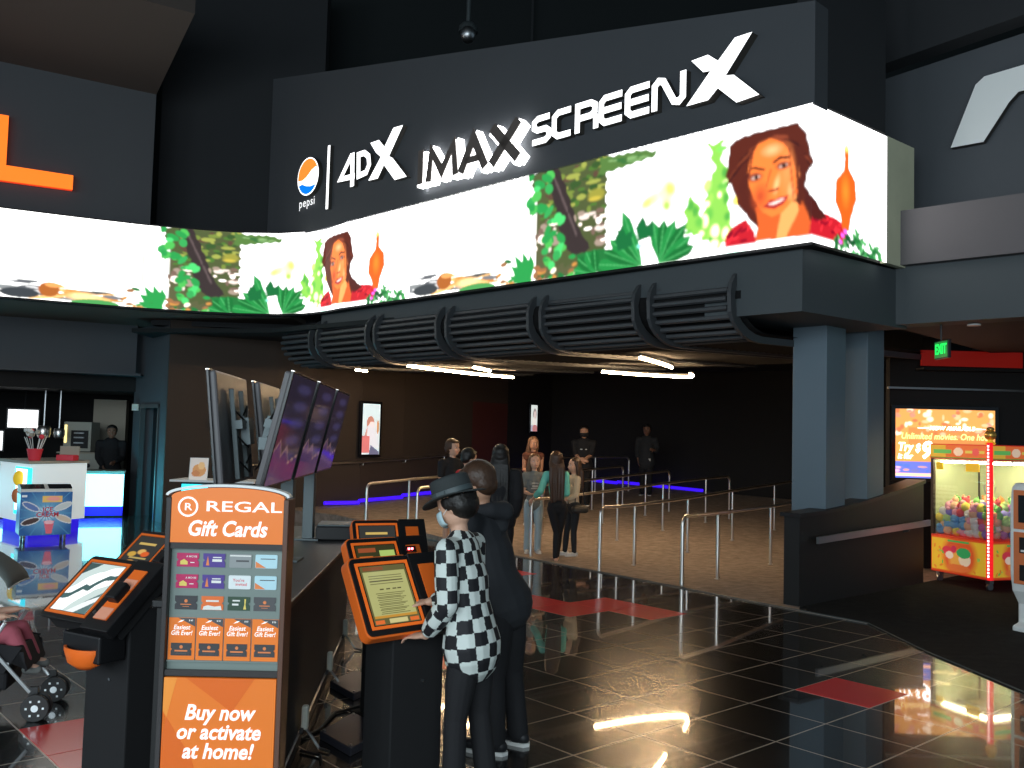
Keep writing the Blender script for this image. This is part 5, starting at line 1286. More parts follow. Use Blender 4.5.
def make_kiosk(label, loc, phi, kind, shell=True, cup=False, led=False, tau=32, zc=1.00, flip=False):
    t = thing('ticket_kiosk', label, 'ticket kiosk', (loc[0], loc[1], 0), phi)
    ta = math.radians(tau)
    Fh = Matrix(((1, 0, 0, -.07), (0, math.sin(ta), -math.cos(ta), -.02), (0, math.cos(ta), math.sin(ta), zc), (0, 0, 0, 1))) @ Matrix.Diagonal((.80, .88, 1, 1))
    mb = MB().m('black_matte'); mb.box((0.02, .10, .46), (.34, .26, .92)); mb.build('pedestal', parent=t, bevel=.008)
    MB().m('black_matte').box((.02, .10, .012), (.42, .38, .024)).build('foot_plate', parent=t, bevel=.004)
    MB().m('steel').tube([(.05, -.03, .55), (.05, -.037, .55)], .008, 10).build('lock', parent=t)
    W, Hh = .74, .50
    head = MB(Fh).m('black_matte'); head.box((0, 0, -.07), (W - .06, Hh - .06, .10)); head.build('head_housing', parent=t)
    if shell:
        sh = MB(Fh).m('orange')
        # orange shell wraps the screen half
        sh.prism(rrect(.50, Hh + .01, .05, cx=-.13), -.085, -.012); sh.build('orange_shell', parent=t, bevel=.006)
    sides = rrect(.50, Hh, .045, cx=-.13)
    fp = MB(Fh).m('black'); fp.prism([p for p in rrect(.485, Hh - .015, .04, cx=-.13)], -.012, 0.0); fp.build('front_plate', parent=t, bevel=.003)
    rp = MB(Fh).m('black'); rp.prism([(.10, -.27), (.37, -.27), (.37, .25), (.10, .25)], -.06, .004); rp.build('payment_panel', parent=t, bevel=.004)
    bz = MB(Fh).m('orange_glow' if shell else 'orange'); ribbon(bz, [(-.33, -.20), (.07, -.20), (.07, .20), (-.33, .20)], .018, 0, .006, closed=True); bz.build('bezel', parent=t)
    Fs = Fh @ T(-.13, 0, .003)
    if kind == 'mirror':
        m2 = 'black_mirror'
        if m2 not in M: M[m2] = mat(m2, (.30, .32, .33), .02, metal=1.0)
        MB(Fs).m(m2).box((0, 0, -.001), (.37, .375, .004)).build('screen', parent=t)
    else:
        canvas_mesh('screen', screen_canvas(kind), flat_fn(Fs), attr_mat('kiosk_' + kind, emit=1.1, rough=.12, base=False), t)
    sl = MB(Fh).m('orange'); sl.prism([(.16, -.20 if cup else -.12), (.29, -.20 if cup else -.12), (.29, .17), (.16, .17)], .004, .010); sl.build('orange_slot', parent=t)
    rd = MB(Fh).m('black'); rd.box((.225, -.02 if cup else -.13, .03), (.10, .12 if cup else .09, .05)); rd.build('card_reader', parent=t, bevel=.006)
    if cup:
        M.setdefault('salmon', mat('salmon', (.85, .35, .22), .5)); MB(Fh).m('salmon').box((.225, .06, .012), (.12, .07, .004)).build('sticker', parent=t); MB(Fh).m('salmon').box((.225, -.16, .012), (.12, .08, .004)).build('sticker', parent=t)
        pr = MB().m('black'); pr.box((.03, -.12, .74), (.30, .16, .14)); pr.build('printer', parent=t, bevel=.01)
        cp = MB().m('orange'); cp.lathe([(.05, -.03), (.11, .0), (.135, .06), (.135, .08), (.12, .08), (.10, .02)], c=(.03, -.17, .66), n=20, sy=.6); cp.build('ticket_cup', parent=t, smooth=True)
    MB(Fh).m('steel').tube([(.13, -.16, .004), (.13, -.16, .012)], .012, 12).build('sensor_button', parent=t)
    if led:
        M.setdefault('led_red', mat('led_red', (1, .1, .1), .5, emit=30, ecol=(1, .05, .06)))
        for x in (.17, .20): MB(Fh).m('led_red').box((x, .13, .022), (.016, .012, .01)).build('red_lamp', parent=t)
        MB(Fh).m('black').box((.19, .13, .014), (.10, .05, .01)).build('scanner', parent=t)
    return t
make_kiosk('black and orange ticket kiosk showing a page of text, used by the person in checks', (-.50, 5.10), math.radians(42), 'terms', zc=1.03)
make_kiosk('black and orange ticket kiosk with red scanner lights, middle of the right row', (-.70, 6.22), math.radians(37), 'tickets', led=True)
make_kiosk('rearmost ticket kiosk of the right row, with a dark orange-framed screen', (-.86, 7.45), math.radians(22), 'food')
make_kiosk('black ticket kiosk with bright white screen and orange cup beside the gift card stand', (-2.10, 5.02), math.radians(-30), 'painted_glare', shell=False, cup=True, tau=48)
make_kiosk('black ticket kiosk showing food pictures, partly hidden behind the gift card stand', (-2.36, 6.35), math.radians(-32), 'food', shell=False, cup=True, tau=48)

# ------------------------------------------------------------------ island counter, monitors and cables
def island():
    t = thing('island_counter', 'long black counter island behind the gift card stand carrying the monitors', 'counter', (-1.5, 6.6, 0))
    S = T(1.5, -6.6, 0)
    MB(S).m('laminate').prism([(-1.14, 4.80), (-1.46, 8.6), (-2.0, 8.6), (-1.78, 4.80)], 0, .96).build('body', parent=t, bevel=.004)
    MB(S).m('black').prism([(-1.10, 4.78), (-1.32, 8.65), (-2.06, 8.65), (-1.80, 4.78)], .96, 1.0).build('countertop', parent=t, bevel=.008)
    MB(S).m('steel').tube([(-1.15, 5.0, .10), (-1.43, 8.3, .10)], .008, 6).build('cable_rail', parent=t)
    for k, (x, y) in enumerate(((-1.205, 5.60), (-1.32, 6.95), (-1.42, 8.15))):
        o = thing('power_plug', ('nearest', 'middle', 'farthest')[k] + ' white plug with cable along the foot of the black island', 'plug', (x + .035, y, .10))
        MB().m('wall_fitting').box((0, 0, .09), (.04, .05, .14)).build('plug_body', parent=o, bevel=.012)
        MB().m('steel').tube([(0.01, 0, .02), (.05, -.02, -.02), (.09, -.01, -.085), (.16, -.05, -.09)], .009, 8).build('cable', parent=o, smooth=True)
        MB().m('black').box((-.012, 0, .02), (.02, .10, .03)).build('bracket', parent=o)
    for k, (y, x) in enumerate(((6.35, -1.50), (7.6, -1.62))):
        MB(S).m('dark_steel').box((x, y, 1.42), (.085, .085, .84)).build('post', parent=t, bevel=.004)
        MB(S).m('dark_steel').box((x, y, 1.008), (.2, .2, .012)).build('post_plate', parent=t)
    MB(S).m('dark_steel').box((-1.555, 6.85, 1.80), (.07, 3.0, .07), R=Matrix.Rotation(math.atan2(.12, 1.25), 3, 'Z')).build('beam', parent=t)
    return t
island()
def monitor(label, near_top, near_bot, along, right, wdt=.96, img=True, grp=None):
    """near_top, near_bot: world points of the near vertical edge, along: horizontal direction going away"""
    nt, nb = Vector(near_top), Vector(near_bot); u = Vector(along).normalized(); v = (nt - nb); h = v.length; v.normalize()
    n = u.cross(v) * (-1)
    if (n.x < 0) == right: n = -n
    c = nb
    t = thing('display_monitor', label, 'monitor', tuple(c), 0, grp)
    F = Matrix(((u.x, v.x, n.x, 0), (u.y, v.y, n.y, 0), (u.z, v.z, n.z, 0), (0, 0, 0, 1)))
    M.setdefault('tv_back', mat('tv_back', (.10, .095, .10), .45)); M.setdefault('bezel_tv', mat('bezel_tv', (.015, .015, .017), .25))
    MB(F).m('tv_back').box((wdt / 2, h / 2, -.03), (wdt - .02, h - .02, .04)).build('back_shell', parent=t, bevel=.012)
    MB(F).m('bezel_tv').box((wdt / 2, h / 2, -.006), (wdt, h, .016)).build('bezel', parent=t, bevel=.003)
    MB(F).m('chrome').box((wdt / 2, h - .003, -.006), (wdt, .006, .018)).build('edge_strip', parent=t)
    cv = Canvas(0, wdt - .03, 0, h - .03, 60, (.018, .014, .025))
    rnd = random.Random(len(label))
    for k in range(6):
        y = (h - .05) * (k + .5) / 6
        cv.ell(wdt * .55, y, wdt * .36, .038, (.035, .03, .075) if k else (.05, .03, .06), soft=.5)
    p = [(0.0, .20), (.15, .26), (.28, .17), (.42, .22), (.60, .12), (.93, .16)]
    cv.poly([(0, 0)] + p + [(.93, 0)], (.045, .022, .07))
    for a, b in zip(p[:-1], p[1:]): cv.line(a, b, .012, (.22, .13, .12))
    canvas_mesh('screen', cv, flat_fn(F @ T(.015, .015, .003)), attr_mat('tv_picture' + ('R' if right else 'L'), emit=1.0, rough=.08, base=False), t)
    # mounting frame behind
    for x in (wdt * .32, wdt * .62):
        MB(F).m('dark_steel').box((x, h * .44, -.075), (.05, h * .80, .03)).build('mount_rail', parent=t, bevel=.004)
    MB(F).m('dark_steel').box((wdt * .47, h * .52, -.11), (wdt * .42, .05, .04)).build('crossbar', parent=t)
    MB(F).m('dark_steel').box((wdt * .47, h * .46, -.12), (.14, .16, .05)).build('mount_plate', parent=t)
    for k in range(3):
        y = h * (.2 + .22 * k); MB(F).m('black').tube([(wdt * .3, y, -.09), (wdt * .40, y - .07, -.13), (wdt * .52, y + .03, -.12), (wdt * .6, y - .02, -.08)], .006, 6).build('cable', parent=t, smooth=True)
    return t
gR = [((-1.21, 5.15, 2.21), (-1.36, 5.15, 1.55), 'right-hand monitor nearest the gift card stand, showing a dark violet picture'),
      ((-1.285, 6.22, 2.21), (-1.435, 6.22, 1.55), 'middle monitor of the right-hand bank, showing a dark violet picture'),
      ((-1.37, 7.33, 2.21), (-1.52, 7.33, 1.55), 'farthest monitor of the right-hand bank, beside the wall poster')]
for a, b, l in gR: monitor(l, a, b, (-.075, 1.0, 0), True, grp='monitors tilted over the right side of the island')
gL = [((-1.70, 5.15, 2.21), (-1.625, 5.15, 1.55), 'left-hand monitor seen from its pinkish grey back, nearest the camera'),
      ((-1.78, 6.35, 2.21), (-1.69, 6.35, 1.55), 'middle monitor of the left-hand bank seen from behind'),
      ((-1.90, 7.45, 2.21), (-1.80, 7.45, 1.55), 'farthest monitor of the left-hand bank seen from behind')]
for a, b, l in gL: monitor(l, a, b, (-.10, 1.0, 0), False, grp='monitors tilted over the left side of the island')
t = thing('receipt_printer', 'flat black device with a grey lid on the far end of the island', 'printer', (-1.42, 7.75, 1.0), .1)
MB().m('black').box((0, 0, .055), (.30, .36, .11)).build('body', parent=t, bevel=.01); MB().m('dark_steel').box((0, 0, .118), (.28, .34, .015)).build('lid', parent=t, bevel=.004)
# low steel floor boxes
def floor_box(pts, label):
    t = thing('floor_plate', label, 'floor box', (pts[0][0], pts[0][1], 0))
    S = T(-pts[0][0], -pts[0][1], 0)
    MB(S).m('floor_plate_mat').prism(pts, 0, .05).build('plate', parent=t, bevel=.006)
    cx = sum(p[0] for p in pts) / 4; cy = sum(p[1] for p in pts) / 4
    for p in pts:
        q = (p[0] * .86 + cx * .14, p[1] * .86 + cy * .14)
        MB(S).m('chrome').tube([(q[0], q[1], .05), (q[0], q[1], .058)], .008, 8).build('bolt', parent=t)
M['floor_plate_mat'] = mat('floor_plate_mat', (.05, .05, .065), .35, metal=.3)
floor_box([(-1.12, 5.80), (-.88, 5.50), (-.72, 5.86), (-.98, 6.20)], 'low dark floor plate with steel bolts beside the nearest right kiosk')
floor_box([(-1.28, 6.95), (-1.05, 6.62), (-.90, 6.98), (-1.14, 7.30)], 'low dark floor plate behind the first one, beside the middle kiosk')
o = MB().m('black').tube([(-1.22, 5.75, .012), (-1.15, 5.95, .012), (-1.12, 6.3, .012), (-.98, 6.45, .012), (-.86, 6.3, .012), (-.80, 6.22, .03)], .011, 8).build('floor_cable', smooth=True); tag(o, 'black cable curving over the floor between island and kiosk', 'cable')
o = MB().m('black').tube([(-1.18, 5.55, .012), (-1.05, 5.48, .012), (-1.0, 5.3, .012), (-1.08, 5.15, .012)], .009, 8).build('floor_cable', smooth=True); tag(o, 'short black cable curling from the nearest white plug', 'cable')

# ------------------------------------------------------------------ gift card stand
def gift_stand():
    t = thing('gift_card_stand', 'tall orange gift card stand with lettering Gift Cards and Buy now', 'display stand', (-1.325, 4.42, 0), math.radians(1))
    # local: x right, front at y=0 facing -y
    w = .575
    M['stand_brown'] = mat('stand_brown', (.11, .045, .025), .4); M['stand_black'] = mat('stand_black', (.022, .018, .018), .4); M['card_panel'] = mat('card_panel', (.20, .25, .23), .5)
    for sx, mk_ in ((-1, 'stand_black'), (1, 'stand_brown')):
        MB().m(mk_).box((sx * (w / 2 - .012), .06, .775), (.024, .14, 1.55)).build('side_panel', parent=t, bevel=.003)
    MB().m('stand_black').box((0, .125, .775), (w - .04, .02, 1.54)).build('back_panel', parent=t)
    MB().m('stand_black').box((0, .10, .02), (w - .05, .36, .04)).build('base', parent=t)
    def bar(z): MB().m('stand_black').box((0, .006, z), (w - .04, .012, .028)).build('crossbar', parent=t)
    bar(1.325); bar(.735)
    # header with arched top
    hw = (w - .045) / 2
    arc = [(hw * math.cos(a) , 1.555 + .045 * math.sin(a)) for a in np.linspace(0, PI, 24)]
    mb = MB().m('regal_orange'); mb.prism([(-hw, 1.34), (hw, 1.34)] + arc, -0.004, .02, axis='y') if False else None
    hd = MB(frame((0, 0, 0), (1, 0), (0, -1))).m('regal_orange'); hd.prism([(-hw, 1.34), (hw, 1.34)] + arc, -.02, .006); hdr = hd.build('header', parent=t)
    ed = MB(frame((0, 0, 0), (1, 0), (0, -1))).m('white'); pts = [((hw + .02) * math.cos(a), 1.560 + .050 * math.sin(a)) for a in np.linspace(0, PI, 24)]
    ribbon(ed, pts, .012, -.05, .012); ed.build('arched_cap', parent=t)
    F = frame((0, -.0075, 0), (1, 0), (0, -1))
    tx = MB(F).m('white_print')
    text_into(tx, 'REGAL', .075, 1.51, .068, bold=.012, sx=1.75, spacing=1.02, z=.001)
    ring_ = [(-.185 + .043 * math.cos(a), 1.508 + .043 * math.sin(a)) for a in np.linspace(0, 2 * PI, 29)[:-1]]
    ribbon(tx, ring_, .009, 0.0, .002, closed=True)
    text_into(tx, 'R', -.185, 1.506, .048, bold=.012, sx=1.3, z=.001)
    text_into(tx, 'Gift Cards', .0, 1.405, .100, shear=.22, bold=.026, sx=.88, z=.001)
    tx.build('header_lettering', parent=hdr)
    MB().m('card_panel').box((0, .035, 1.03), (w - .045, .01, .58)).build('card_panel', parent=t)
    # lower poster
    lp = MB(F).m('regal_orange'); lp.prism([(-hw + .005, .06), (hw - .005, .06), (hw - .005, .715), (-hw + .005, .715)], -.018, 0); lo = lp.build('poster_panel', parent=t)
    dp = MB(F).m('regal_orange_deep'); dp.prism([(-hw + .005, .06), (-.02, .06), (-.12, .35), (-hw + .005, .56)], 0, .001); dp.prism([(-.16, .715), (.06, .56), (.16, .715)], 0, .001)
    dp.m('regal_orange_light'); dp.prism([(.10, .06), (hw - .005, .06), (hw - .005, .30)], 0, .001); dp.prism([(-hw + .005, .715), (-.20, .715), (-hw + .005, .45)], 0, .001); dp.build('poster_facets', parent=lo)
    tx = MB(F).m('white_print')
    for k, s_ in enumerate(('Buy now', 'or activate', 'at home!')): text_into(tx, s_, 0, .555 - k * .088, .098, shear=.22, bold=.026, sx=.92, z=.003)
    tx.build('poster_lettering', parent=lo)
    return t
gs = gift_stand()
def gift_items():
    R = Matrix.Rotation(math.radians(1), 4, 'Z'); base = T(*gs.location) @ R
    spec = [[('magenta', 'deep red gift card with a food picture and pale print, top row far left'), ('purple', 'violet gift card with a figure, top row second from left'), ('grey', 'grey gift card with a white stripe, top row third from left'), ('sky', 'pale blue gift card with an orange corner, top row far right')],
            [('magenta', 'deep red gift card with a food picture, middle row far left'), ('purple', 'violet gift card with a figure, middle row second from left'), ('whitec', 'white gift card with red writing, middle row third from left'), ('sky', 'pale blue gift card with an orange corner, middle row far right')],
            [('blackc', 'black gift card with a small emblem, bottom row far left'), ('orangec', 'orange gift card with a cream edge, bottom row second from left'), ('greenc', 'dark green gift card with yellow figure, bottom row third from left'), ('greyc', 'dark grey gift card with a small emblem, bottom row far right')]]
    cm = {}
    for k, q in dict(magenta=(.55, .02, .12), purple=(.09, .05, .28), grey=(.30, .32, .32), sky=(.50, .75, .82), whitec=(.8, .85, .85), blackc=(.04, .04, .045), orangec=(.85, .18, .04), greenc=(.03, .07, .04), greyc=(.08, .08, .085), yl=(.85, .65, .15), lt=(.85, .85, .8), rd=(.75, .05, .08), orr=(.85, .25, .08)).items():
        cm[k] = mat('card_' + k, q, .35)
    xs = (-.186, -.062, .062, .184); zs = (1.255, 1.155, 1.055)
    for i, row in enumerate(spec):
        for j, (k, lb) in enumerate(row):
            mb = MB(frame((0, 0, 0), (1, 0), (0, -1))); mb.m(cm[k])
            # ticket outline with notches
            a, b, r = .052, .032, .008
            out = [(-a, -b), (a, -b), (a, -r), (a - r, 0), (a, r), (a, b), (-a, b), (-a, r), (-a + r, 0), (-a, -r)] if k not in ('sky', 'whitec', 'grey') else rrect(2 * a, 2 * b, .006)
            mb.prism(out, 0, .003)
            if k == 'magenta': mb.m(cm['yl']); mb.prism([(-.035, -.022), (.0, -.022), (.0, -.008), (-.018, .004), (-.035, -.006)], .003, .0035); mb.m(cm['lt']); text_into(mb, 'A MOVIE', .018, .016, .013, bold=.01, z=.0035); mb.box((.022, -.012, .0035), (.02, .004, .0005))
            elif k == 'purple': mb.m(cm['orr']); mb.prism([(-.038, -.024), (-.022, -.024), (-.026, .0), (-.030, .02), (-.034, .0)], .003, .0035); mb.m(cm['lt']); mb.box((.014, .014, .0035), (.04, .005, .0005)); mb.box((.014, .0, .0035), (.045, .012, .0005))
            elif k == 'grey': mb.m(cm['lt']); mb.box((0, .024, .0035), (.10, .006, .0005)); mb.m(cm['greyc']); mb.box((.01, .0, .0035), (.06, .008, .0005))
            elif k == 'sky': mb.m(cm['orr']); mb.prism([(-.05, -.030), (-.05, .0), (.0, -.030)], .003, .0035); mb.m(cm['greyc']); mb.box((.008, .012, .0035), (.07, .004, .0005))
            elif k == 'whitec': mb.m(cm['rd']); text_into(mb, "You're", -.005, .009, .020, bold=.01, z=.0035); text_into(mb, 'invited', .008, -.010, .020, bold=.01, z=.0035)
            elif k in ('blackc', 'greyc'): mb.m(cm['orr']); mb.prism([(.008 * math.cos(q), .008 + .008 * math.sin(q)) for q in np.linspace(0, 2 * PI, 13)[:-1]], .003, .0035); mb.box((0, -.008, .0035), (.05, .004, .0005)); mb.box((0, -.018, .0035), (.03, .002, .0005))
            elif k == 'orangec': mb.m(cm['lt']); mb.prism([(-.045, -.031), (.045, -.031), (.04, -.012), (.01, -.016), (-.02, -.010), (-.04, -.016)], .003, .0035); mb.box((.0, .010, .0035), (.06, .008, .0005))
            elif k == 'greenc': mb.m(cm['yl']); mb.prism([(.022, -.026), (.036, -.026), (.032, -.004), (.034, .022), (.026, .022), (.027, -.004)], .003, .0035); mb.m(cm['lt']); mb.box((-.012, .014, .0035), (.035, .007, .0005)); mb.box((-.016, -.004, .0035), (.03, .009, .0005))
            o = mb.build('gift_card'); o.matrix_world = base @ T(xs[j], .029, zs[i]); tag(o, lb, 'gift card', 'gift cards on the stand')
    for j, x in enumerate((-.197, -.067, .063, .193)):
        t = empty('gift_booklet', (0, 0, 0)); t.matrix_world = base @ T(x, .028, .79)
        tag(t, 'orange gift booklet in the lower rack, ' + ('far left', 'second from left', 'third from left', 'far right')[j], 'booklet', 'orange booklets on the stand')
        F2 = frame((0, 0, 0), (1, 0), (0, -1))
        mb = MB(F2).m('regal_orange'); mb.prism([(-.062, 0), (.062, 0), (.062, .195), (-.062, .195)], 0, .006)
        mb.m(cm['greyc']); mb.prism([(-.02, .194), (.061, .194), (.061, .155)], .006, .0065); mb.m('white_print')
        text_into(mb, 'Easiest', -.002, .150, .030, shear=.2, bold=.015, z=.007, sx=.95); text_into(mb, 'Gift Ever!', -.002, .124, .030, shear=.2, bold=.015, z=.007, sx=.85)
        mb.prism([(-.022, .172), (.0, .178), (.01, .186), (-.005, .184)], .006, .007); text_into(mb, '$ 50', .040, .183, .010, z=.007, bold=.01)
        bk = mb.build('cover', parent=t)
        mb = MB(F2).m(cm['blackc']); mb.prism([(-.048 + a, .020 + b) for a, b in ((0, 0), (.096, 0), (.096, .022), (.090, .029), (.096, .036), (.096, .058), (0, .058), (0, .036), (.006, .029), (0, .022))], .006, .009)
        mb.m(cm['orr']); mb.prism([(.008 * math.cos(q), .060 + .008 * math.sin(q)) for q in np.linspace(0, 2 * PI, 13)[:-1]], .009, .0095); mb.box((0, .042, .0095), (.06, .007, .0005)); mb.m(cm['greyc']); mb.box((0, .030, .0095), (.05, .003, .0005))
        mb.build('attached_card', parent=t)
        MB(F2).m('card_panel').box((0, -.004, .004), (.13, .008, .018)).build('rack_lip', parent=t)
gift_items()

# ------------------------------------------------------------------ stroller
def stroller():
    t = thing('baby_stroller', 'folding baby stroller with silver frame and grey canopy at the left edge', 'stroller', (-3.35, 6.1, 0), math.radians(12))
    t.location = (-3.30, 6.15, 0)
    sv = 'chrome'; M['silver'] = mat('silver', (.62, .65, .66), .35, metal=.5); M['cloth_black'] = mat('cloth_black', (.012, .012, .014), .85, bump=.2); M['cloth_grey'] = mat('cloth_grey', (.16, .18, .17), .8, bump=.2); M['tyre'] = mat('tyre', (.03, .03, .03), .6)
    # travels towards +x; wheels at x=.30 (front) and -.18 (rear), y +-.22
    for (x, y) in ((.30, -.20), (.30, .24), (-.14, -.30), (-.14, .30)):
        for s in (-.035, .035):
            w = MB().m('tyre'); n = 20
            w.tube([(x, y + s - .014, .085), (x, y + s + .014, .085)], .085, n); wo = w.build('wheel', parent=t, bevel=.006)
            h = MB().m('silver'); h.tube([(x, y + s - .016, .085), (x, y + s + .016, .085)], .022, 12)
            for k in range(6):
                a = k * PI / 3; h.box((x + .05 * math.cos(a), y + s, .085 + .05 * math.sin(a)), (.012, .034, .012))
            h.build('hub', parent=wo)
        MB().m('black').tube([(x, y - .03, .085), (x, y + .03, .085)], .012, 8).box((x - .02, y, .16), (.05, .03, .10)).build('wheel_fork', parent=t)
    for s in (-1, 1):
        y = .24 * s
        MB().m('silver').tube([(.26, y * .9, .18), (-.05, y, .55), (-.32, y, .95), (-.42, y, 1.04)], .012, 8).build('frame_tube', parent=t, smooth=True)
        MB().m('silver').tube([(-.12, y * 1.15, .18), (.0, y, .45), (.10, y, .62)], .012, 8).build('frame_tube', parent=t, smooth=True)
        MB().m('silver').tube([(-.30, y, .92), (-.22, y * .98, .60), (-.10, y * 1.1, .20)], .010, 8).build('frame_tube', parent=t, smooth=True)
        MB().m('black').tube([(-.42, y, 1.04), (-.50, y, 1.06)], .02, 10).build('handle_grip', parent=t, smooth=True)
    MB().m('silver').tube([(-.12, -.28, .24), (-.12, .28, .24)], .010, 8).build('crossbar', parent=t); MB().m('silver').tube([(.12, -.22, .36), (.12, .22, .36)], .010, 8).build('crossbar', parent=t)
    prof = [(.22, .30), (.20, .42), (-.02, .38), (-.16, .44), (-.30, .86), (-.27, .88), (-.12, .50), (0, .44), (.18, .46), (.24, .32)]
    MB().m('cloth_black').prism([(-.0 + a, b) for a, b in prof], -.21, .21, axis='y').build('seat', parent=t, bevel=.01)
    MB().m('cloth_black').prism([(.10, .30), (.20, .46), (-.14, .52), (-.26, .84), (-.30, .84), (-.16, .34)], .205, .215, axis='y').build('side_cloth', parent=t) ; MB().m('cloth_black').prism([(.10, .30), (.20, .46), (-.14, .52), (-.26, .84), (-.30, .84), (-.16, .34)], -.215, -.205, axis='y').build('side_cloth', parent=t)
    cn = MB().m('cloth_grey'); ang = np.linspace(math.radians(100), math.radians(8), 9)
    R_ = .36; c0 = (-.25, .80)
    vs = []; fs = []
    for a in ang:
        for yy in (-.22, -.11, 0, .11, .22):
            bul = 1 - .25 * (yy / .22) ** 2
            vs.append((c0[0] + R_ * math.cos(a) * (1.0), yy, c0[1] + R_ * math.sin(a) * bul * .8))
    for i in range(8):
        for j in range(4): fs.append((i * 5 + j, i * 5 + j + 1, (i + 1) * 5 + j + 1, (i + 1) * 5 + j))
    cn.add(vs, fs); co = cn.build('canopy', parent=t, smooth=True); sm = co.modifiers.new('s', 'SOLIDIFY'); sm.thickness = .008
    MB().m('white').tube([vs[40 + j] for j in range(5)], .006, 6).build('canopy_trim', parent=t)
    MB().m('cloth_black').box((-.02, 0, .24), (.26, .34, .12)).build('basket', parent=t, bevel=.02)
    M['blue_plastic'] = mat('blue_plastic', (.02, .2, .4), .4); MB().m('blue_plastic').box((-.20, -.235, .72), (.05, .02, .04)).build('buckle', parent=t); MB().m('print_red').box((-.14, -.28, .20), (.05, .05, .06)).build('brake', parent=t)
stroller()
# ------------------------------------------------------------------ people
def remesh(bm_v, bm_f, voxel, smooth_it=3, sm=.5):
    me = bpy.data.meshes.new('tmp'); me.from_pydata([tuple(v) for v in bm_v], [], bm_f)
    bm = bmesh.new(); bm.from_mesh(me); bmesh.ops.recalc_face_normals(bm, faces=bm.faces); bm.to_mesh(me); bm.free()
    o = bpy.data.objects.new('tmp', me); COL.objects.link(o)
    r = o.modifiers.new('r', 'REMESH'); r.mode = 'VOXEL'; r.voxel_size = voxel; r.use_smooth_shade = True
    if smooth_it:
        s = o.modifiers.new('s', 'SMOOTH'); s.iterations = smooth_it; s.factor = sm
    out = bpy.data.meshes.new_from_object(o.evaluated_get(bpy.context.evaluated_depsgraph_get()))
    bpy.data.objects.remove(o); bpy.data.meshes.remove(me)
    for p in out.polygons: p.use_smooth = True
    return out
class Blob(MB):
    """shapes that are fused into one continuous surface"""
    def limb(s, a, ra, b, rb, flat=1.0, side=None, n=14):
        a, b = Vector(a), Vector(b); d = (b - a); L = d.length
        if L < 1e-5: return s
        d.normalize()
        x = Vector(side) if side else d.orthogonal()
        x = (x - d * x.dot(d)).normalized(); y = d.cross(x)
        vs = []; rings = []
        for k in range(4): th = PI / 2 * (1 - k / 4 * 1.0); rings.append((-ra * math.sin(th), ra * math.cos(th)))
        for k in range(5): rings.append((L * k / 4, ra + (rb - ra) * k / 4))
        for k in range(1, 5): th = PI / 2 * k / 4; rings.append((L + rb * math.sin(th), rb * math.cos(th)))
        for (h, r) in rings:
            r = max(r, 1e-4)
            for j in range(n):
                an = 2 * PI * j / n; vs.append(a + d * h + x * (r * math.cos(an)) + y * (r * flat * math.sin(an)))
        fs = []; m = len(rings)
        for i in range(m - 1):
            for j in range(n): j2 = (j + 1) % n; fs.append((i * n + j, i * n + j2, (i + 1) * n + j2, (i + 1) * n + j))
        fs.append(tuple(range(n))[::-1]); fs.append(tuple((m - 1) * n + j for j in range(n)))
        return s.add(vs, fs)
    def chain(s, pts, rs, flat=1.0, side=None):
        for i in range(len(pts) - 1): s.limb(pts[i], rs[i], pts[i + 1], rs[i + 1], flat, side)
        return s
    def mesh(s, name, mk, parent, voxel, it=3, sm=.5):
        me = remesh(s.v, s.f, voxel, it, sm)
        me.name = name
        me.materials.append(M[mk] if isinstance(mk, str) else mk)
        o = bpy.data.objects.new(name, me); COL.objects.link(o)
        if parent: o.parent = parent
        return o
def skin(name, c): M[name] = mat(name, c, .5, var=.05, vscale=14)
skin('skin_light', (.62, .36, .25)); skin('skin_mid', (.50, .27, .17)); skin('skin_tan', (.42, .22, .14)); skin('skin_dark', (.22, .11, .07))
def cloth(name, c, r=.85): M[name] = mat(name, c, r, var=.12, vscale=9, bump=.35, bscale=14)
cloth('cl_black', (.012, .012, .014)); cloth('cl_charcoal', (.022, .024, .028)); cloth('cl_jeans', (.36, .47, .52)); cloth('cl_mint', (.18, .62, .50)); cloth('cl_grey', (.17, .18, .17)); cloth('cl_red', (.55, .02, .03)); cloth('cl_beige', (.60, .48, .34)); cloth('cl_white', (.72, .72, .70)); cloth('cl_rust', (.10, .035, .02)); cloth('cl_blue', (.10, .16, .26)); cloth('cl_pink', (.5, .12, .16)); cloth('cl_mask', (.45, .60, .64))
M['hair_black'] = mat('hair_black', (.010, .008, .007), .45, var=.4, vscale=40, bump=.4, bscale=60); M['hair_brown'] = mat('hair_brown', (.055, .028, .016), .45, var=.4, vscale=40, bump=.4, bscale=60); M['hair_light'] = mat('hair_light', (.16, .085, .045), .45, var=.35, vscale=40, bump=.4, bscale=60)
M['hat_felt'] = mat('hat_felt', (.030, .036, .037), .85, bump=.15, bscale=120); M['hat_band'] = mat('hat_band', (.055, .075, .080), .5)
M['eye'] = mat('eye', (.02, .015, .012), .2); M['lip'] = mat('lip', (.38, .10, .09), .4); M['sole'] = mat('sole', (.75, .75, .72), .5); M['shoe_white'] = mat('shoe_white', (.72, .71, .68), .5); M['shoe_black'] = mat('shoe_black', (.015, .015, .017), .5)

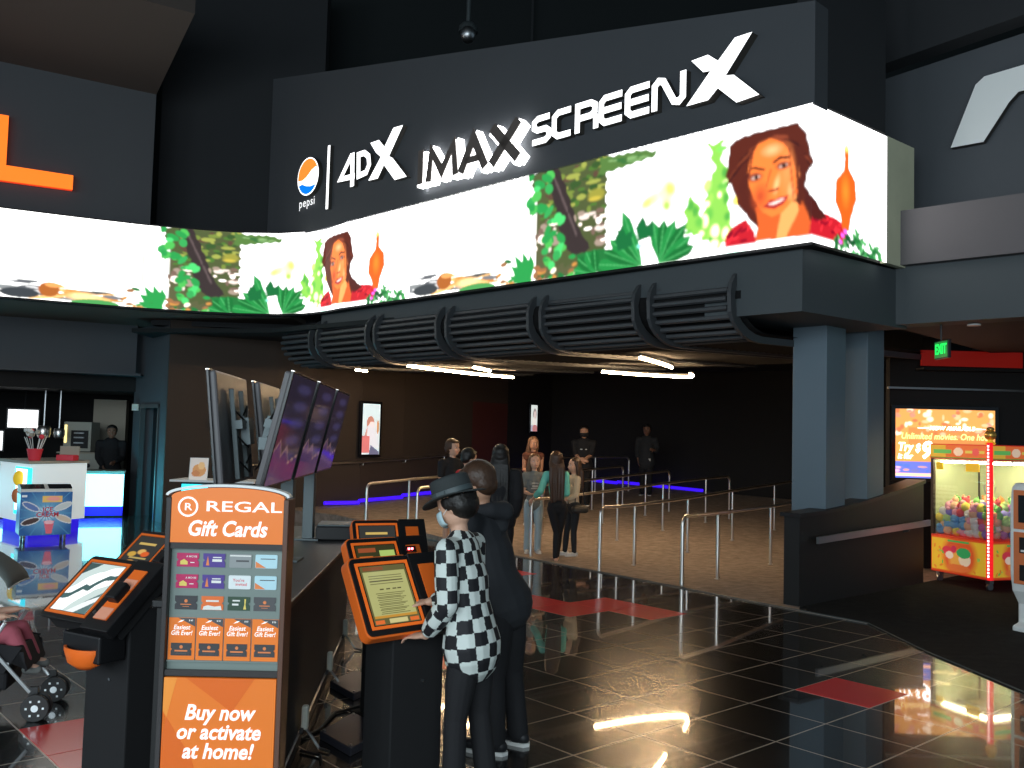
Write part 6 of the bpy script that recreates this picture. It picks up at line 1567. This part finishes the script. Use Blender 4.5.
def hand_into(b, w, d, palm, s=1.0, curl=.5, thumb_side=1, point=False):
    """w wrist point, d hand direction, palm = palm normal; five separate curled fingers"""
    w, d, palm = Vector(w), Vector(d).normalized(), Vector(palm)
    palm = (palm - d * palm.dot(d)).normalized(); sd = d.cross(palm) * thumb_side
    c = w + d * .048 * s
    R = Matrix((sd, d, palm)).transposed()
    b.ell(c, (.041 * s, .056 * s, .016 * s), R=R, n=12, k=8)
    b.limb(w, .025 * s, w + d * .03 * s, .027 * s, .65, side=sd)
    for k, (off, ln, r) in enumerate(((.030, .072, .0085), (.010, .080, .0088), (-.010, .074, .0085), (-.030, .060, .0078))):
        p = w + d * .092 * s + sd * off * s; dir_ = (d + sd * off * 2.2).normalized()
        cu = curl if not (point and k == 0) else .08
        pts = [p - d * .02 * s, p]
        for j, f in enumerate((.42, .33, .25)):
            ang = cu * (.35 + .55 * j); dd = (dir_ * math.cos(ang) + palm * math.sin(ang)).normalized()
            pts.append(pts[-1] + dd * ln * f * s)
        b.chain(pts, [r * 1.1 * s, r * 1.05 * s, r * s, r * .92 * s, r * .8 * s])
    p = w + d * .022 * s + sd * .028 * s
    t1 = p + (sd * .75 + d * .65).normalized() * .034 * s; t2 = t1 + (sd * .35 + d * .9 + palm * .25).normalized() * .030 * s; t3 = t2 + (d + palm * .35).normalized() * .022 * s
    b.chain([p, t1, t2, t3], [.0135 * s, .0115 * s, .0100 * s, .0085 * s])

def person(label, loc, face, h=1.7, build=1.0, skin_='skin_light', lean=0.0, side_lean=0.0, head_yaw=0.0, head_pitch=0.0,
           hands=None, feet=None, knees=None, top=None, bottom=None, shoes='shoe_white', hair=None, voxel=.009, female=False, kids=False,
           face_parts=True, name='person', sit=False, hand_opts=None, group=None, extra=None, elbows=None, bare_feet=False, hip_dx=0.0):
    """front is local -y, person's left is +x; positions in metres for the given height"""
    t = thing(name, label, 'person', loc, math.atan2(face[1], face[0]) + PI / 2, group)
    H_ = h; bw = build
    hip_z = .50 * H_ if not sit else .42
    hip = Vector((hip_dx, 0, hip_z)); sh_h = .315 * H_
    up_ = Vector((side_lean, -math.sin(lean), math.cos(lean))).normalized()
    chest = hip + up_ * sh_h * .62; shc = hip + up_ * sh_h; neck = shc + up_ * .035 * H_
    sw = (.112 if not female else .100) * H_ * bw
    hd_dir = Vector((math.sin(head_yaw) * -1, -math.cos(head_yaw), 0))
    nk_up = (up_ * .6 + Vector((0, 0, .8)) - Vector((0, math.sin(head_pitch) * .35, 0))).normalized()
    hr = .066 * H_ if not kids else .075 * H_
    head = neck + nk_up * (.052 * H_ + hr * .62)
    Rh = Matrix.Rotation(head_yaw, 3, 'Z') @ Matrix.Rotation(head_pitch, 3, 'X')
    def hp(x, y, z): return head + Rh @ Vector((x, y, z)) * (hr / .112)
    J = dict(hip=hip, chest=chest, neck=neck, head=head, hp=hp, hr=hr, t=t, up=up_, shc=shc)
    shL, shR = shc + Vector((sw, 0, -.012)), shc + Vector((-sw, 0, -.012))
    hw = .052 * H_
    hips = [hip + Vector((hw, 0, -.02)), hip + Vector((-hw, 0, -.02))]
    feet = feet or [(.09, 0), (-.09, 0)]
    ank = [Vector((f[0], f[1], (f[2] if len(f) > 2 else 0) + .045 * H_)) for f in feet]
    kn = []
    for i in range(2):
        if knees and knees[i]: kn.append(Vector(knees[i]))
        else: kn.append((hips[i] * .48 + ank[i] * .52) + Vector((0, -.02, 0)))
    hands = hands or [(.20, -.03, .50 * H_), (-.20, -.03, .50 * H_)]
    wr = [Vector(x) for x in hands]; el = []
    for i, (s_, w_) in enumerate(((shL, wr[0]), (shR, wr[1]))):
        la, lb = .172 * H_, .150 * H_
        d = w_ - s_; L = min(d.length, (la + lb) * .985)
        if elbows and elbows[i]: el.append(Vector(elbows[i])); continue
        if d.length > L: wr[i] = w_ = s_ + d.normalized() * L; d = w_ - s_
        a = (la * la - lb * lb + L * L) / (2 * L); hgt = math.sqrt(max(0, la * la - a * a))
        dn = d.normalized(); pole = Vector(((.28 if i == 0 else -.28), .65, -.65)); pole = (pole - dn * pole.dot(dn)).normalized()
        el.append(s_ + dn * a + pole * hgt)
    J.update(el=el, wr=wr, sh=[shL, shR], kn=kn, ank=ank, hips=hips)
    k_ = H_ / 1.7 * (bw ** .5)
    # body: one continuous surface
    b = Blob().m(skin_)
    b.limb(hip, .095 * k_, chest, .105 * k_, .72, side=(1, 0, 0)); b.limb(chest, .110 * k_, shc - up_ * .05, .10 * k_, .70, side=(1, 0, 0))
    b.limb(shL - Vector((.03, 0, 0)), .045 * k_, shR + Vector((.03, 0, 0)), .045 * k_); b.limb(shc, .052 * k_, neck + nk_up * .05 * H_, .047 * k_)
    b.ell(hp(0, .008, .03), (hr * .86, hr * 1.02, hr * .98), R=Rh, n=18, k=12)
    b.ell(hp(0, -.022, -.045), (hr * .68, hr * .78, hr * .72), R=Rh, n=16, k=10)
    b.ell(hp(0, -.055, -.088), (hr * .30, hr * .26, hr * .22), R=Rh, n=10, k=6)
    b.limb(hp(0, -.094, .012), .012 * hr / .112, hp(0, -.116, -.030), .016 * hr / .112)
    for sx in (-1, 1):
        b.ell(hp(sx * .082, .006, -.01), (hr * .10, hr * .22, hr * .28), R=Rh, n=8, k=6); b.ell(hp(sx * .045, -.070, -.03), (hr * .30, hr * .28, hr * .26), R=Rh, n=8, k=6)
    b.ell(hp(0, -.088, -.062), (hr * .24, hr * .14, hr * .10), R=Rh, n=8, k=6)
    for i in range(2):
        s_, e_, w_ = J['sh'][i], el[i], wr[i]
        b.chain([s_, (s_ * .5 + e_ * .5), e_], [.048 * k_, .044 * k_, .036 * k_]); b.chain([e_, (e_ * .6 + w_ * .4), w_], [.037 * k_, .036 * k_, .024 * k_])
        ho = (hand_opts or [{}, {}])[i]
        d = Vector(ho.get('d', (w_ - e_))); palm = Vector(ho.get('palm', (-1 if i == 0 else 1, 0, 0)))
        hand_into(b, w_ + d.normalized() * .005, d, palm, s=H_ / 1.75, curl=ho.get('curl', .55), thumb_side=ho.get('ts', (1 if i == 0 else -1)), point=ho.get('point', False))
        a_ = ank[i]; b.chain([hips[i], hips[i] * .5 + kn[i] * .5, kn[i]], [.082 * k_, .072 * k_, .050 * k_]); b.chain([kn[i], kn[i] * .62 + a_ * .38, a_], [.050 * k_, .052 * k_, .033 * k_])
        fd = Vector((.25 * (1 if i == 0 else -1) * .5, -1, 0)).normalized()
        b.limb(a_ - Vector((0, 0, .015)), .032 * k_, a_ + fd * .13 * k_ - Vector((0, 0, .045 * H_ - .028)), .024 * k_, .8)
        b.ell(a_ - fd * .025 + Vector((0, 0, -.045 * H_ + .03)), (.032, .035, .028))
    J['fd'] = [Vector((.125, -1, 0)).normalized(), Vector((-.125, -1, 0)).normalized()]
    body = b.mesh('body', skin_, t, voxel, 3); J['body'] = body
    if face_parts:
        for sx in (-1, 1):
            e = MB().m('cl_white').ell(hp(sx * .036, -.088, .010), (.013 * hr / .112, .008, .008), R=Rh, n=10, k=6); e.m('eye').ell(hp(sx * .036, -.0945, .010), (.006, .004, .006), R=Rh, n=8, k=6); e.build('eye', parent=t, smooth=True)
            MB().m(hair[0] if hair else 'hair_black').limb if False else None
            bb = Blob().m('hair_brown'); bb.limb(hp(sx * .020, -.100, .034), .004, hp(sx * .052, -.090, .036), .003); bb.build('eyebrow', hair[0] if hair else 'hair_black', parent=t)
        mth = Blob().m('lip'); mth.limb(hp(-.020, -.101, -.062), .0055, hp(.020, -.101, -.062), .0055); mth.build('mouth', 'lip', parent=t)
    # shoes
    for i in range(2):
        if bare_feet: break
        a_ = ank[i]; fd = J['fd'][i]; z0 = a_.z - .045 * H_
        s_ = Blob(); up3 = Vector((0, 0, 1)); base = Vector((a_.x, a_.y, z0))
        s_.limb(base - fd * .035 + up3 * .045, .043 * k_, base + fd * .15 * k_ + up3 * .038, .038 * k_, .85); s_.limb(a_ - up3 * .01, .042 * k_, base + up3 * .04, .045 * k_)
        sh = s_.mesh('shoe', shoes, t, .008, 2)
        for v in sh.data.vertices:
            if v.co.z < z0 + .012: v.co.z = z0 + .012
        so = MB(Matrix.Translation(base) @ Matrix.Rotation(math.atan2(fd.y, fd.x) - PI / 2, 4, 'Z'))
        so.m('sole'); so.prism([(x * k_, y * k_) for x, y in [(.038, -.06), (.044, .05), (.048, .12), (.03, .185), (0, .195), (-.03, .185), (-.048, .12), (-.044, .05), (-.038, -.06), (0, -.08)]], .0, .022); so.build('sole', parent=sh)
    # trousers / shorts
    if bottom:
        kind, mk_ = bottom[0], bottom[1]; fit = bottom[2] if len(bottom) > 2 else 1.0
        b = Blob()
        b.limb(hip + Vector((hw * .6, 0, .03)), .112 * k_ * 1.0, hip + Vector((-hw * .6, 0, .03)), .112 * k_, .90, side=(0, 0, 1)); b.limb(hip + up_ * .10 * H_ / 1.7, .112 * k_, hip, .125 * k_, .78, side=(1, 0, 0))
        for i in range(2):
            m_ = hips[i] * .5 + kn[i] * .5; c_ = kn[i] * .6 + ank[i] * .4
            if kind == 'shorts': e_ = hips[i] * .18 + kn[i] * .82; b.chain([hips[i], m_, e_], [.096 * k_, .090 * k_ * fit, .082 * k_ * fit])
            else:
                fb = .062 if fit >= 1 else .044
                b.chain([hips[i], m_, kn[i]], [.088 * k_, .084 * k_ * fit, .064 * k_ * fit]); b.chain([kn[i], c_, ank[i] + Vector((0, 0, .0))], [.064 * k_ * fit, .064 * k_ * fit, fb * k_])
        J['bottom'] = b.mesh('trousers' if kind != 'shorts' else 'shorts', mk_, t, voxel, 3)
    # top: torso and sleeves
    if top:
        kind, mk_ = top[0], top[1]; fit = top[2] if len(top) > 2 else 1.0; slv = top[3] if len(top) > 3 else .5; low = top[4] if len(top) > 4 else 0.0
        b = Blob()
        st = hip - up_ * low
        tw = 1.0 if not female else .93
        wst = (.140 if not female else .118) * k_ * fit; st = hip - Vector((0, 0, low - .085)); mid = hip * .45 + chest * .55
        b.limb(st, (.184 if not female else .160) * k_ * fit if low > 0 else wst, mid, wst, .76, side=(1, 0, 0)); b.limb(mid, wst, chest, .152 * k_ * fit * tw, .72, side=(1, 0, 0))
        b.limb(chest, .152 * k_ * fit * tw, shc - up_ * .060, .150 * k_ * tw * bw ** .5, .62, side=(1, 0, 0)); b.limb(shL - Vector((.01, 0, .0)), .062 * k_, shR + Vector((.01, 0, 0)), .062 * k_)
        b.limb(shL - Vector((.02, 0, .05)), .062 * k_, shR + Vector((.02, 0, -.05)), .062 * k_)
        b.limb(shc - up_ * .01, .085 * k_, shc + up_ * .026, .064 * k_)
        if female: 
            for sx in (-1, 1): b.ell(chest + Vector((sx * .055, -.075, .03)) * k_, (.055, .045, .055))
        for i in range(2):
            s_, e_, w_ = J['sh'][i], el[i], wr[i]
            if slv <= 0: continue
            if slv <= .5: b.chain([s_, s_ + (e_ - s_) * min(1, slv * 1.6)], [.062 * k_, .058 * k_ * fit])
            else: b.chain([s_, (s_ + e_) / 2, e_], [.062 * k_, .060 * k_ * fit, .056 * k_ * fit]); b.chain([e_, (e_ + w_) / 2, e_ + (w_ - e_) * min(1, (slv - .5) * 2)], [.056 * k_ * fit, .054 * k_ * fit, .042 * k_ * fit])
        J['top'] = b.mesh(kind, mk_, t, voxel, 3)
    if hair: 
        hm, style = hair
        b = Blob()
        b.ell(hp(0, .022, .045), (hr * .97, hr * 1.02, hr * .98), R=Rh, n=18, k=12)
        o_dir = Rh @ Vector((0, 1, 0))
        if style == 'short':
            b.ell(hp(0, .05, -.01), (hr * .86, hr * .62, hr * .74), R=Rh); b.ell(hp(0, -.045, .105), (hr * .66, hr * .42, hr * .25), R=Rh)
        elif style == 'mop':
            b.ell(hp(0, .045, .0), (hr * .98, hr * .8, hr * .85), R=Rh); b.ell(hp(0, -.050, .090), (hr * .78, hr * .45, hr * .32), R=Rh)
            for sx in (-1, 1): b.ell(hp(sx * .078, .0, .03), (hr * .25, hr * .5, hr * .5), R=Rh)
        elif style in ('long', 'verylong'):
            Lh = .26 if style == 'long' else .42
            b.ell(hp(0, .045, .0), (hr * .95, hr * .75, hr * .9), R=Rh)
            for sx in (-1, 1): b.chain([hp(sx * .070, .01, .06), hp(sx * .088, .03, -.06), hp(sx * .080, .045, -.20)], [.035, .034, .026])
            rr = random.Random(len(label))
            for j in range(9):
                u = (j - 4) / 4; x0_ = u * .075
                p0 = hp(x0_, .07 - .03 * abs(u), .03); p1 = hp(x0_ * 1.25, .095, -.12); p1.y = max(p1.y, shc.y + .09) if style else p1.y
                p2 = Vector((p1.x * 1.0 + rr.uniform(-.01, .01), p1.y + .01 + rr.uniform(-.01, .01), p1.z - Lh * .5)); p3 = Vector((p2.x * .9 + rr.uniform(-.02, .02), p2.y - .005, p1.z - Lh + rr.uniform(-.05, .03) - .05))
                b.chain([p0, p1, p2, p3], [.030, .034, .032, .014])
        ho_ = b.mesh('hair', hm, t, .008 if voxel < .008 else voxel, 2)
        # open the face: pull hair back from the face oval
        inv = Rh.inverted()
        for v in ho_.data.vertices:
            q = inv @ (v.co - head) / (hr / .112)
            if q.y < -.045 and q.z < .075 and abs(q.x) < .085: v.co = head + Rh @ Vector((q.x * .92, max(q.y, -.040), q.z)) * (hr / .112)
        J['hair'] = ho_
    if extra: extra(J)
    return J

def checker_shirt(o, J, cell=.068):
    """printed checks following the torso and the sleeves"""
    me = o.data; sh, el, wr = J['sh'], J['el'], J['wr']
    segs = [(J['hip'] - J['up'] * .15, J['shc'] + J['up'] * .02, .125, 0)] + [(sh[i], el[i], .06, 1) for i in range(2)] + [(el[i], wr[i], .052, 2) for i in range(2)]
    n = len(me.polygons); cen = np.empty(n * 3); me.polygons.foreach_get('center', cen); cen = cen.reshape(-1, 3)
    best = np.full(n, 1e9); U_ = np.zeros(n); V_ = np.zeros(n)
    for a, b, r, k in segs:
        a, b = np.array(a), np.array(b); d = b - a; L = np.linalg.norm(d); d /= L
        x = np.cross(d, [0, 1, 0] if k == 0 else [0, 0, 1]); x /= np.linalg.norm(x); y = np.cross(d, x)
        q = cen - a; tt = np.clip(q @ d, 0, L); rad = q - np.outer(tt, d); dist = np.linalg.norm(rad, axis=1) / r
        if k == 0: dist *= .92
        m = dist < best; best[m] = dist[m]
        ang = np.arctan2(rad @ y, rad @ x)
        cnt = max(4, round(2 * PI * r * 1.05 / cell / 2) * 2)
        U_[m] = (ang[m] / (2 * PI) * cnt); V_[m] = ((q @ d)[m] / cell + (7 if k == 2 else 0))
    par = (np.floor(U_) + np.floor(V_)) % 2
    me.materials.clear(); me.materials.append(M['cl_check_white']); me.materials.append(M['cl_check_black'])
    me.polygons.foreach_set('material_index', par.astype(int)); me.update()
M['cl_check_white'] = mat('cl_check_white', (.66, .72, .68), .75, bump=.12, bscale=22); M['cl_check_black'] = mat('cl_check_black', (.012, .012, .015), .7, bump=.12, bscale=22)

def hat_man(J):
    hp, t = J['hp'], J['t']
    Rh = J['Rh'] if 'Rh' in J else None
    checker_shirt(J['top'], J)
    # open collar
    # flat felt hat with wide brim, tipped forward
    s = J['hr'] / .112
    Mx = Matrix.Translation(hp(0, .0, .055)) @ Matrix.Rotation(.36, 4, 'X') @ Matrix.Rotation(HAT_YAW, 4, 'Z')
    for v in J['hair'].data.vertices:
        q = Mx.inverted() @ v.co
        if q.z > -.004: v.co = Mx @ Vector((q.x * .86, q.y * .86, min(q.z, .02)))
    h = MB(Mx).m('hat_felt')
    h.lathe([(.088, .0), (.100, .006), (.102, .03), (.100, .075), (.097, .098), (.085, .108), (.04, .104), (.001, .102)], n=36, sy=1.12); cr = h.build('hat_crown', parent=t, smooth=True)
    b = MB(Mx).m('hat_felt'); n = 48; vs = []; rad = (.092, .120, .148, .168)
    for q, r in enumerate(rad):
        for k in range(n):
            a = 2 * PI * k / n; z = .004 - .010 * (q / 3) + .014 * (q / 3) ** 2 * math.cos(2 * a)
            vs.append((r * math.cos(a), r * 1.08 * math.sin(a), z))
    fs = [(q * n + k, q * n + (k + 1) % n, (q + 1) * n + (k + 1) % n, (q + 1) * n + k) for q in range(3) for k in range(n)]
    b.add(vs, fs); br = b.build('hat_brim', parent=t, smooth=True); m_ = br.modifiers.new('s', 'SOLIDIFY'); m_.thickness = .005; m_.offset = 0
    bd = MB(Mx).m('hat_band'); bd.lathe([(.1015, .008), (.1045, .010), (.1045, .036), (.1015, .038)], n=36, sy=1.12); bd.box((.103, -.02, .022), (.012, .05, .026)); bd.build('hat_band', parent=t, smooth=True)
    face_mask(J)
def face_mask(J, mk='cl_mask'):
    hp, t, hr = J['hp'], J['t'], J['hr']
    vs = []; rows = []
    for i in range(7):
        z = -.016 - .086 * i / 6
        for j in range(11):
            u = (j - 5) / 5; a = u * 1.15
            r = .118 + .010 * math.sin(PI * i / 6) - (.012 if i == 6 else 0)
            vs.append(hp(r * .86 * math.sin(a), -.012 - r * math.cos(a) * (1.0 - .02 * i) + .0, z + .010 * abs(u)))
    fs = [(i * 11 + j, i * 11 + j + 1, (i + 1) * 11 + j + 1, (i + 1) * 11 + j) for i in range(6) for j in range(10)]
    o = MB().m(mk).add(vs, fs).build('face_mask', parent=t, smooth=True); m_ = o.modifiers.new('s', 'SOLIDIFY'); m_.thickness = .003
    for sx in (-1, 1): MB().m('cl_white').tube([hp(sx * .088, -.055, -.03), hp(sx * .092, -.01, .0), hp(sx * .095, .02, -.005)], .0018, 5).build('ear_loop', parent=t)
HAT_YAW = 0.0
# the visitor at the nearest kiosk (front is -y locally; faces left and slightly away)
J1 = person('person in black flat-brimmed hat, checkered shirt and face mask touching the kiosk screen', (-.175, 4.98, 0), (-.93, .37), h=1.60, build=1.04, skin_='skin_light', lean=.16, head_pitch=.38,
            hands=[(.15, -.20, .83), (.02, -.25, .98)], hand_opts=[dict(d=(-.05, -1, -.12), palm=(-.2, 0, -1), curl=.7, ts=-1), dict(d=(.10, -1, -.10), palm=(-.1, -.1, -1), curl=.35, ts=1, point=True)],
            feet=[(.10, -.04), (-.10, .06)], top=('shirt', 'cl_check_white', 1.12, .90, .11), bottom=('trousers', 'cl_black', 1.0), shoes='shoe_black', hair=('hair_black', 'mop'), voxel=.0065, extra=hat_man)
def hood(J):
    hp, t = J['hp'], J['t']; n = J['neck']
    b = Blob(); b.chain([n + Vector((.10, .0, -.0)), n + Vector((.085, .10, .01)), n + Vector((0, .145, .0)), n + Vector((-.085, .10, .01)), n + Vector((-.10, .0, 0))], [.030, .050, .062, .050, .030]); b.limb(n + Vector((0, .11, -.02)), .055, n + Vector((0, .13, -.10)), .035, 1.3)
    b.mesh('hood', 'cl_charcoal', t, .009, 3)
J2 = person('person in a dark hoodie standing behind the checkered shirt, white-soled black shoes', (.0, 5.72, 0), (-.90, .42), h=1.70, build=1.1, skin_='skin_mid', lean=.30, head_pitch=.45,
            hands=[(.12, -.46, 1.0), (-.10, -.46, 1.02)], hand_opts=[dict(d=(0, -1, -.1), palm=(0, -.2, -1), curl=.5, ts=-1), dict(d=(0, -1, 0), palm=(0, -.2, -1), curl=.5, ts=1)],
            feet=[(.11, .0), (-.11, .05)], top=('hoodie', 'cl_charcoal', 1.02, .96, .04), bottom=('trousers', 'cl_black', 1.0), shoes='shoe_black', hair=('hair_brown', 'short'), voxel=.009, extra=hood)
def bag_black(J):
    t = thing('handbag', 'small black handbag hanging at the hip of the girl in beige', 'bag', (1.12, 14.70, .78), .3)
    b = Blob(); b.limb((-.07, 0, -.02), .075, (.07, 0, -.02), .075, .6); b.mesh('bag_body', 'shoe_black', t, .01, 2)
    MB().m('shoe_black').tube([(-.09, 0, .04), (-.07, .0, .25), (-.02, .02, .42), (.05, .0, .25), (.09, 0, .04)], .007, 6).build('strap', parent=t, smooth=True)
def tee_print(J):
    pass
person('person with long black hair in black seen from behind, in front of the railings', (-.12, 12.0, 0), (.10, 1.0), h=1.72, build=1.25, skin_='skin_mid', female=True, top=('cloak', 'cl_black', 1.25, .95, .12), bottom=('trousers', 'cl_black', 1.15), shoes='shoe_black', hair=('hair_black', 'verylong'), face_parts=False)
person('smiling person with brown hair in a black t-shirt and red shorts near the railing', (-.93, 15.1, 0.0), (.55, -.85), h=1.76, skin_='skin_light', head_yaw=.4, hands=[(.10, -.18, 1.0), (-.12, -.22, 1.0)], top=('t_shirt', 'cl_black', 1.0, .4, .06), bottom=('shorts', 'cl_red', 1.15), hair=('hair_brown', 'mop'), group=None)
person('person with short dark hair in a red t-shirt beside the smiling one', (-.68, 12.9, 0), (.70, .45), h=1.66, skin_='skin_light', lean=.18, head_pitch=.3, hands=[(.12, -.32, 1.05), (-.14, -.30, 1.02)], top=('t_shirt', 'cl_red', 1.08, .45, .06), bottom=('shorts', 'cl_blue', 1.1), hair=('hair_black', 'short'))
def phone(J):
    c = (J['wr'][0] + J['wr'][1]) / 2 + Vector((0, -.10, .01)); MB().m('shoe_black').box(c, (.07, .13, .008), R=Matrix.Rotation(.5, 3, 'X')).build('phone_held', parent=J['t'])
    mb = MB(T(0, 0, 0)).m('cl_white'); F = J['t'].matrix_basis
def grey_girl(J):
    ch = J['chest']; M.setdefault('tee_ink', mat('tee_ink', (.45, .46, .44), .7))
    mb = MB(Matrix(((1, 0, 0, 0), (0, 0, -1, ch.y - .142), (0, 1, 0, ch.z), (0, 0, 0, 1)))).m('tee_ink')
    mb.box((0, .05, 0), (.11, .018, .004)); mb.box((0, .0, 0), (.09, .03, .004)); mb.box((0, -.035, 0), (.13, .014, .004)); mb.build('shirt_print', parent=J['t'])
person('girl in grey printed t-shirt and pale blue jeans holding a phone', (.40, 15.12, 0), (.10, -1), h=1.56, build=.95, skin_='skin_light', female=True, head_yaw=.1, hands=[(.06, -.20, .98), (-.08, -.20, .96)], hand_opts=[dict(d=(-.6, -1, .1), palm=(0, 0, 1)), dict(d=(.6, -1, .1), palm=(0, 0, 1))], feet=[(.08, 0), (-.09, .02)], top=('t_shirt', 'cl_grey', 1.0, .38, .05), bottom=('jeans', 'cl_jeans', 1.0), hair=('hair_light', 'long'), extra=grey_girl, voxel=.008)
person('girl in mint top and black trousers with very long brown hair leaning on the railing', (.74, 14.22, 0), (-.25, 1), h=1.62, build=.95, skin_='skin_light', female=True, side_lean=.06, head_yaw=-.1, hands=[(.36, -.12, .93), (-.04, -.20, 1.04)], feet=[(.02, .02), (-.05, -.14)], knees=[(.0, -.02, .44), (-.06, -.06, .44)], top=('crop_top', 'cl_mint', 1.0, .55, -.09), bottom=('trousers', 'cl_black', .86), hair=('hair_brown', 'verylong'), face_parts=False, bare_feet=True, voxel=.008)
person('girl in beige top and dark trousers half hidden behind the one in mint', (1.03, 14.88, 0), (-.8, -.3), h=1.52, build=.92, skin_='skin_light', female=True, hands=[(.12, -.24, .88), (-.13, -.20, .86)], feet=[(.06, .0), (-.08, -.10)], top=('blouse', 'cl_beige', 1.05, .6, .0), bottom=('trousers', 'cl_charcoal', .9), hair=('hair_brown', 'long'), voxel=.009, extra=bag_black)
person('person with long reddish hair and bare shoulders at the back of the queue', (.45, 18.15, ramp(18.15)), (-.15, -1), h=1.66, skin_='skin_tan', female=True, head_yaw=.5, hands=[(.06, -.24, 1.05), (-.08, -.24, 1.05)], top=('sleeveless_top', 'cl_rust', 1.0, 0, .04), bottom=('trousers', 'cl_charcoal', 1.0), hair=('hair_light', 'long'), voxel=.010)
def guard_bits(J):
    face_mask(J, 'cl_black')
    M.setdefault('badge_white', mat('badge_white', (.6, .6, .58), .5))
    ch = J['chest']
    for sx, w in ((-1, .05), (1, .035)): MB().m('badge_white').box(ch + Vector((sx * .055, -.128, .05)), (w, .01, .022)).build('badge', parent=J['t'])
person('staff member in black shirt and mask with folded arms behind the railings', (1.68, 21.3, ramp(21.3)), (-.10, -1), h=1.76, build=1.15, skin_='skin_mid', hands=[(.03, -.26, 1.06), (-.05, -.28, 1.02)], hand_opts=[dict(d=(-1, -.3, 0), palm=(0, 1, 0)), dict(d=(1, -.3, 0), palm=(0, 1, 0))], top=('shirt', 'cl_black', 1.1, .5, .05), bottom=('trousers', 'cl_black', 1.1), shoes='shoe_black', hair=('hair_black', 'short'), voxel=.010, extra=guard_bits)
def badge1(J):
    M.setdefault('badge_white', mat('badge_white', (.6, .6, .58), .5)); MB().m('badge_white').box(J['hip'] + Vector((.10, -.14, .03)), (.05, .01, .06)).build('badge', parent=J['t'])
person('person in dark jacket standing in the dark at the far right of the queue', (3.45, 23.6, ramp(23.6)), (-.3, -1), h=1.74, build=1.1, skin_='skin_dark', hands=[(.20, -.18, 1.15), (-.2, -.05, .88)], top=('jacket', 'cl_charcoal', 1.15, .8, .10), bottom=('trousers', 'cl_black', 1.1), shoes='shoe_black', hair=('hair_black', 'short'), voxel=.011, extra=badge1)
person('black-clad person standing in the concession doorway beside the dark column', (-8.75, 20.45, 0), (.4, -1), h=1.84, build=1.2, skin_='skin_dark', hands=[(.10, -.22, 1.1), (-.15, -.15, 1.0)], top=('jacket', 'cl_black', 1.1, .95, .10), bottom=('trousers', 'cl_black', 1.1), shoes='shoe_black', hair=('hair_black', 'short'), voxel=.012)
# child in the stroller
def baby():
    t = thing('person', 'small child in dark pink trousers sitting in the stroller', 'person', (-3.30, 6.15, .42), math.radians(12))
    b = Blob()
    b.limb((-.12, 0, .08), .085, (-.20, 0, .28), .085, .85, side=(0, 1, 0)); b.ell((-.20, 0, .45), (.085, .080, .092), n=16, k=10); b.ell((-.125, 0, .44), (.02, .015, .015)); b.limb((-.20, 0, .33), .035, (-.2, 0, .38), .035)
    for s in (-1, 1):
        b.chain([(-.18, s * .09, .27), (-.06, s * .14, .20), (.06, s * .13, .22)], [.034, .030, .022]); hand_into(b, (.06, s * .13, .22), (1, 0, .1), (0, 0, -1), s=.55, curl=.6, thumb_side=s)
        b.chain([(-.10, s * .06, .06), (.10, s * .09, .10), (.20, s * .09, -.10)], [.055, .045, .032]); b.limb((.20, s * .09, -.11), .026, (.26, s * .09, -.12), .022)
    b.mesh('body', 'skin_light', t, .0065, 2)
    c = Blob(); c.limb((-.12, 0, .08), .10, (-.20, 0, .28), .095, .88, side=(0, 1, 0))
    for s in (-1, 1): c.chain([(-.18, s * .09, .27), (-.08, s * .13, .21)], [.045, .042])
    c.mesh('top', 'cl_pink', t, .008, 2)
    c = Blob()
    for s in (-1, 1): c.chain([(-.10, s * .06, .06), (.10, s * .09, .10), (.185, s * .09, -.06)], [.066, .057, .044])
    c.mesh('trousers', 'cl_pink', t, .008, 2)
    c = Blob(); c.ell((-.215, 0, .475), (.088, .086, .085)); c.mesh('hair', 'hair_light', t, .008, 2)
    for s in (-1, 1): c = Blob(); c.limb((.20, s * .09, -.125), .030, (.27, s * .09, -.13), .026); c.mesh('shoe', 'cl_grey', t, .007, 1)
baby()
